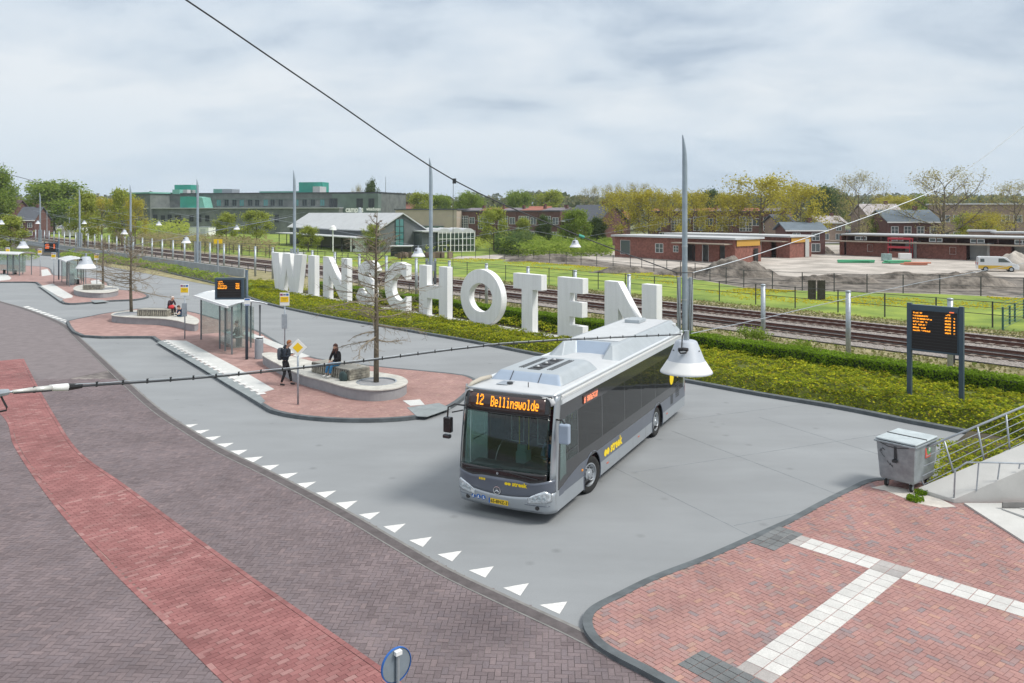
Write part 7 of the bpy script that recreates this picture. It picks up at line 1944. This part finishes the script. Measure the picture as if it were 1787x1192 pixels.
MB().box((LB_ + .17, 5.2, 1.0), (.06, 1.0, 2.0)).build('doorway', M['black'], t); MB().box((11, 3.5, 1.6), (21, .1, 3.1)).build('inner_wall', M['inner'], t)
for x, z, w, h in ((2.25, 1.65, 2.1, 2.3), (9.2, 1.72, 1.5, 1.4), (12.4, 1.7, .95, .95)): window(t, x, z, w, h, .12, 1 if w < 2 else 0, 1 if w < 2 else 0)
for x in (15.0, 17.8, 20.7): q = MB(); q.box((x - .55, .1, 1.25), (.08, .1, 2.5)); q.box((x + .55, .1, 1.25), (.08, .1, 2.5)); q.build('door_frame', M['darkbrick'] if x < 16 else M['frame'], t)
t = thing('unfinished_bungalow', 'second unfinished brick bungalow behind the first, with an ochre gable end', 'building', TN(-92, 117.5, .07), TANG); LB_ = 24.4
q = MB()
for x0, x1 in ((0, 14), (15.5, 18), (19.3, 21), (22, LB_)): q.box(((x0 + x1) / 2, .15, 1.65), (x1 - x0, .3, 3.3))
q.box((LB_ / 2, .15, 2.9), (LB_, .28, .8)); q.box((LB_ - .15, 3.4, 1.65), (.3, 6.3, 3.3)); q.box((.15, 3.4, 1.65), (.3, 6.3, 3.3)); q.box((LB_ / 2, 6.6, 1.65), (LB_, .3, 3.3)); q.build('wall', M['redbrick'], t)
MB().box((LB_ / 2, 3.3, 3.45), (LB_ + .8, 7.6, .28)).build('roof', M['roof_white'], t); MB().box((LB_ / 2 + 5, -.9, 2.65), (14, 1.9, .16)).build('canopy', M['canopy'], t); MB().box((LB_ + .16, 3.2, 2.85), (.05, 6.0, .8)).build('insulation_strip', MATS['insulation_ochre'], t)
MB().box((LB_ + .17, 5.1, 1.5), (.06, 1.2, 2.9)).build('opening', M['inner'], t)
window(t, 14.75, 1.7, 1.4, 1.4, .1, 1); window(t, 18.65, 1.7, 1.2, 1.6, .1, 1)
t = thing('unfinished_row', 'long unfinished brick row with open bays and timber canopy at the right', 'building', TN(-67.2, 133, .07), TANG); LR_ = 46
q = MB()
for x0, x1 in ((0, .8), (1.2, 8.2), (12.8, 20.1), (23.3, 26.2), (29.0, 33), (36, 40), (42, 46)): q.box(((x0 + x1) / 2, .15, 1.15), (x1 - x0, .3, 2.3))
q.box((LR_ / 2, 6.5, 1.65), (LR_, .3, 3.3)); q.box((.15, 3.3, 1.65), (.3, 6.5, 3.3)); q.box((10.6, -1.2, .5), (3.6, .3, 1.0)); q.build('wall', M['redbrick'], t)
q = MB()
for x0, x1 in ((20.1, 23.3), (26.2, 29.0), (10.4, 12.8), (33, 36)): q.box(((x0 + x1) / 2, 1.6, 1.3), (x1 - x0, .2, 2.6)); 
for x in (12.6, 23.2, 29): q.box((x, .8, 1.3), (.35, 1.6, 2.6))
q.build('pale_inner_wall', M['inner'], t)
MB().box((LR_ / 2, 3.6, 3.58), (LR_ - .6, 7.4, .20)).build('roof', M['roof_white'], t); MB().box((LR_ / 2, .25, 3.40), (LR_ - .8, .2, .16)).build('fascia', M['canopy'], t); MB().box((LR_ / 2 - .8, -.5, 2.42), (LR_ + 1.6, 2.6, .17)).build('canopy', M['canopy'], t)
q = MB()
for i in range(16): q.box((1.2 + i * 2.9, .25, 2.95), (.12, .12, .9))
q.build('clerestory_post', M['darkbrick'], t)
for i in range(7): window(t, 3.6 + i * 6, 2.95, 1.9, .55, .3, 1)
for x in (5.3, 18.2): window(t, x, 1.35, .9, 1.1, .1, 0)
q = MB()
for x in (9.0, 12.4): q.box((x, -1.6, 1.6), (.12, .12, 3.2)); q.box((x, -.6, 1.6), (.12, .12, 3.2))
for z in (1.7, 3.1): q.box((10.7, -1.6, z), (3.6, .1, .35)); q.box((10.7, -.6, z), (3.6, .1, .2))
sc = thing('scaffold', 'small red scaffold frame standing before the unfinished row', 'scaffold', t.location.copy(), TANG); q.build('frame', mat('scaffold_red', (.40, .03, .045), .6), sc)
# pallets, pipes
def site_box(u, v, w, d, h, m, nm, lab, cat):
    c = P(u, v, .08); o = MB().box((0, 0, h / 2), (w, d, h)).build(nm, m, bevel=.04); o.location = c; o.rotation_euler = (0, 0, R(-12)); return prop(o, lab, cat)
site_box(1547, 455.5, 1.3, 1.0, 1.1, mat('wrap_teal', (.26, .36, .35), .5, vary=.3, scale=3), 'wrapped_pallet', 'teal wrapped pallet left of the white block pallet', 'pallet'); site_box(1579, 452, 1.7, 1.0, .9, M['frame'], 'block_pallet', 'white pallet of blocks before the brick row', 'pallet')
def pipes(u, v, n, L, m, lab, rz, seed):
    c = P(u, v, .08); t = thing('pipe_bundle', lab, 'pipes', c, rz); r = random.Random(seed)
    pm2 = MB().tube([(-L / 2, 0, 0), (L / 2, 0, 0)], .11, 8).mesh('pipe', m)
    for i in range(n): o = link('pipe', pm2, t); o.location = (r.uniform(-.5, .5), (i % 4) * .3, .13 + (i // 4) * .2); o.rotation_euler = (0, 0, r.uniform(-.03, .03))
gp = mat('pipe_green', (.045, .30, .15), .5); op = mat('pipe_orange', (.50, .19, .12), .6)
pipes(1495, 459, 8, 4.6, gp, 'long bundle of green pipes on the pale sand', R(-4), 1); pipes(1568, 460, 8, 3.6, gp, 'loose stack of green pipes right of the teal pallet', R(8), 2); pipes(1600, 463, 6, 2.8, op, 'small heap of salmon coloured pipes on the sand', R(-10), 3)
# vehicles
def car_mesh(t, L, W, Hh, m, van=False, two=None):
    b = [(-L / 2, .28), (-L / 2 - .02, .75), (-L / 2 + .05, 1.0)] + ([(-L / 2 + .10, Hh * .96), (-L / 2 + .35, Hh), (L * .10, Hh), (L * .20, Hh * .96), (L * .345, Hh * .60)] if van else [(-L / 2 + .12, 1.0), (-L * .33, Hh * .97), (-L * .12, Hh), (L * .08, Hh * .98), (L * .24, Hh * .70)]) + [(L / 2 - .12, Hh * .50), (L / 2, .62), (L / 2, .30)]
    MB().prism(b, -W / 2, W / 2, fn=lambda a, c, h: (a, h, c)).build('body', m, t, bevel=.06)
    zg = Hh * .64
    for s in (-1, 1):
        g_ = ([(-L * .44, zg), (-L * .44, Hh * .86), (-L * .34, Hh * .86), (-L * .34, zg)], [(L * .0, zg), (L * .0, Hh * .89), (L * .13, Hh * .90), (L * .29, zg)]) if van else ([(-L * .36, zg), (-L * .30, Hh * .90), (-L * .10, Hh * .94), (L * .05, Hh * .93), (L * .20, zg)],)
        for gg in g_: MB().prism(gg, s * (W / 2 - .01), s * (W / 2 + .015), fn=lambda a, c, h: (a, h, c)).build('window', M['pane'], t)
    xa, xb, za_, zb_ = (L * .19, L * .335, Hh * .93, Hh * .63) if van else (L * .10, L * .235, Hh * .95, Hh * .72)
    q = MB(); q.add([(xa + .04, -W * .42, za_), (xa + .04, W * .42, za_), (xb + .05, W * .44, zb_), (xb + .05, -W * .44, zb_)], [(0, 1, 2, 3)]); q.build('windscreen', M['pane'], t, solid=.03)
    for x in (-L * .31, L * .31):
        for s in (-1, 1):
            q = MB(); q.lathe([(0, -.1), (.28, -.1), (.315, -.07), (.315, .07), (.28, .1), (0, .1)], (x, s * (W / 2 - .07), .315), n=20, axis='Y', cap=False); w_ = q.build('wheel', M['rubber'], t)
            q = MB(); q.lathe([(0, -.11), (.19, -.11), (.19, .11), (0, .11)], (x, s * (W / 2 - .07), .315), n=14, axis='Y', cap=False); q.build('rim', M['galv'], w_)
    for s in (-1, 1):
        MB().box((L / 2 - .02, s * W * .36, .68), (.08, .3, .16)).build('headlight', M['frame'], t); MB().box((-L / 2, s * W * .42, .95), (.05, .12, .3)).build('tail_light', M['red'], t)
vn = thing('delivery_van', 'white and yellow delivery van parked on the building site', 'van', P(1740, 473.5, .08), R(-22))
car_mesh(vn, 4.4, 1.8, 1.82, mat('van_white', (.66, .68, .70), .3, coat=.4), True)
for s in (-1, 1): MB().box((-.35, s * .905, .55), (3.6, .015, .42)).build('yellow_band', mat('van_yellow', (.62, .40, .05), .4), vn)
cw = [mat('car_white', (.66, .68, .70), .25, coat=.5), mat('car_dark', (.03, .035, .045), .25, coat=.5), mat('car_silver', (.36, .39, .42), .25, metal=.4, coat=.5), mat('car_blue', (.05, .09, .15), .25, coat=.5)]
cars = [(38, 402, 0, 0, 'white car at the left end of the car park'), (50, 404, 0, 10, 'second white car in the far left car park'), (80, 401, 0, 60, 'white car just right of the farthest pole'), (89, 403, 0, 75, 'white car in front of the dark ones, car park left'), (92, 396, 3, 80, 'dark blue car behind the white cars, car park left'), (109, 398, 2, 80, 'silver car in the car park, near the second pole'), (122, 398, 2, 70, 'silver car at the right end of the far car park'), (1448, 411, 2, 100, 'silver van-like car on the street between the trees at the right'), (1467, 408, 1, 95, 'dark car on the street right of the silver one'), (1481, 408, 1, 80, 'dark car farther right on the street, half hidden'), (1072, 408, 1, 150, 'dark car on the road left of the bungalow'), (1455, 403, 0, 90, 'white car farther back on the street'), (1436, 409, 1, 90, 'black car at the left of the street cars')]
for u, v, ci, rz, lab in cars:
    t = thing('parked_car', lab, 'car', P(u, v, 0) if v > 395 else A(u, 380), R(rz), 'distant parked cars'); car_mesh(t, 4.3, 1.75, 1.5, cw[ci])
# street surface and car park
structure('street', MB().sheet([tuple(P(u, v, .03)) for u, v in ((1420, 425), (1480, 424), (1510, 404), (1490, 400), (1445, 402), (1415, 412))]), mat('street_grey', (.30, .30, .30), .9, vary=.05))
structure('car_park', MB().sheet([tuple(P(u, v, .03)) for u, v in ((10, 407), (150, 407), (150, 396), (10, 397))]), MATS['street_grey'])
structure('path', MB().sheet([tuple(P(u, v, .09)) for u, v in ((785, 452), (870, 452), (862, 447), (800, 447))]), M['sand'])
# white site container
t, L = bld('site_container', 'white site container in front of the campus, beside a tall pole', P(329, 413), P(364, 413.5), 2.5, 'container')
MB().box((L / 2, 1.5, 1.45), (L, 3, 2.9)).build('body', M['frame'], t, bevel=.05); MB().box((L * .72, -.03, 1.3), (L * .25, .06, 2.2)).build('door', M['roof_white'], t); MB().box((L / 2, 1.5, 2.95), (L + .2, 3.2, .15)).build('roof', M['lampg'], t)
t, L = bld('storage_tank', 'white storage box in front of the shed with a round black port', P(611, 441), P(640, 441), 2.2, 'container')
MB().box((L / 2, 1, 1.35), (L, 2, 2.5)).build('body', M['frame'], t, bevel=.05)
q = MB(); q.lathe([(0, -.04), (.32, -.04), (.32, .04), (0, .04)], (L * .22, -.03, 1.0), n=16, axis='Y', cap=False); q.build('port', M['black'], t)
q = MB()
for i in range(6): q.box((L * (i + .7) / 6.4, -.02, 1.4), (.06, .05, 2.3))
q.build('rib', M['lampg'], t)
t, L = bld('greenhouse_box', 'small white covered trailer at the left beside the second pole', P(107, 414), P(137, 415), 3, 'trailer'); MB().box((L / 2, 1.5, 1.6), (L, 3, 2.4)).build('body', M['frame'], t, bevel=.1); MB().box((L / 2, 1.5, .3), (L * .8, 2, .5)).build('chassis', M['dark'], t)
q = MB()
for i in range(26): q.box((rnd.uniform(0, 9), rnd.uniform(0, 3), .5), (rnd.uniform(.4, 1.2), .5, rnd.uniform(.4, 1.1)), rnd.uniform(0, 3))
o = q.build('timber_clutter', mat('clutter', (.16, .12, .09), .9, rand=.4)); o['kind'] = 'stuff'; o.location = P(690, 452, .05)
for u, v, w, lab in ((508, 452, 44, 'low white domed cover left behind the letter W'), (700, 447, 40, 'low dark open shed roof in front of the gable')):
    c = P(u, v, .05); wm_ = w * c.y / F
    t = thing('low_shelter', lab, 'shed', c); MB().box((0, 0, 1.7 if u > 600 else .9), (wm_, 3, .15)).build('roof', M['roof_white'], t, bevel=.04); MB().box((0, .6, .8 if u > 600 else .4), (wm_ * .9, 1.6, 1.5 if u > 600 else .8)).build('wall', M['dark'] if u > 600 else M['sand'], t)
# signs and small poles
t = thing('yellow_site_sign', 'yellow sign board on the far side of the tracks near the reeds', 'sign', A(380.5, 92, .05)); MB().box((0, 0, ZV(422, 92)), (.95, .08, .5)).build('board', M['yellow'], t); MB().tube([(0, 0, 0), (0, 0, ZV(420, 92))], .08, 6).build('post', M['galv'], t)
t = thing('round_lamp_post', 'white cone lamp on a short post in front of the shed veranda', 'lamp post', P(581, 440, .05)); hh = ZV(402, t.location.y); MB().tube([(0, 0, 0), (0, 0, hh)], .12, 8).build('post', M['lampw'], t); MB().lathe([(.2, hh + .9), (.5, hh + .6), (.7, hh), (0, hh)], n=16, cap=False).build('lamp_shade', M['lampw'], t)
t = thing('lattice_mast', 'thin distant lattice mast at the far left of the sky', 'mast', A(6, 900)); q = MB()
for s in (-1, 1): q.tube([(s * 1.6, 0, 0), (s * .4, 0, ZV(283, 900))], .25, 4)
for k_ in range(12): z_ = ZV(283, 900) * k_ / 12; q.tube([(-1.6 + k_ * .1, 0, z_), (1.5 - k_ * .1, 0, z_ + 4)], .15, 3)
q.build('lattice', M['galv'], t)
t = thing('mast', 'thin distant mast above the beige hall', 'mast', A(673, 500)); MB().tube([(0, 0, 0), (0, 0, ZV(308, 500))], [.6, .15], 5).build('pole', M['galv'], t)
for u, Y, vt, lab in ((82, 230, 368, 'slim pale lamp post in the far car park, left'), (121, 225, 361, 'slim pale lamp post in the far car park, right')):
    t = thing('street_lamp', lab, 'street lamp', A(u, Y), 0, 'car park lamp posts'); MB().tube([(0, 0, 0), (0, 0, ZV(vt, Y))], [.14, .07], 6).build('post', M['galv'], t); MB().box((.4, 0, ZV(vt, Y)), (1.0, .3, .12)).build('lamp_head', M['lampg'], t)
MATS_OK = True

# ---------------------------------------------------------------- air
hz_m = bpy.data.materials.new('haze'); hz_m.use_nodes = True
nt_ = hz_m.node_tree; nt_.nodes.clear(); ho_ = nt_.nodes.new('ShaderNodeOutputMaterial'); pv_ = nt_.nodes.new('ShaderNodeVolumePrincipled')
pv_.inputs['Color'].default_value = (.80, .88, .96, 1); pv_.inputs['Density'].default_value = .00018; pv_.inputs['Anisotropy'].default_value = .1
nt_.links.new(pv_.outputs[0], ho_.inputs['Volume'])
hb = MB().box((0, 0, 35), (3300, 3300, 74)).build('haze', hz_m); hb['kind'] = 'stuff'
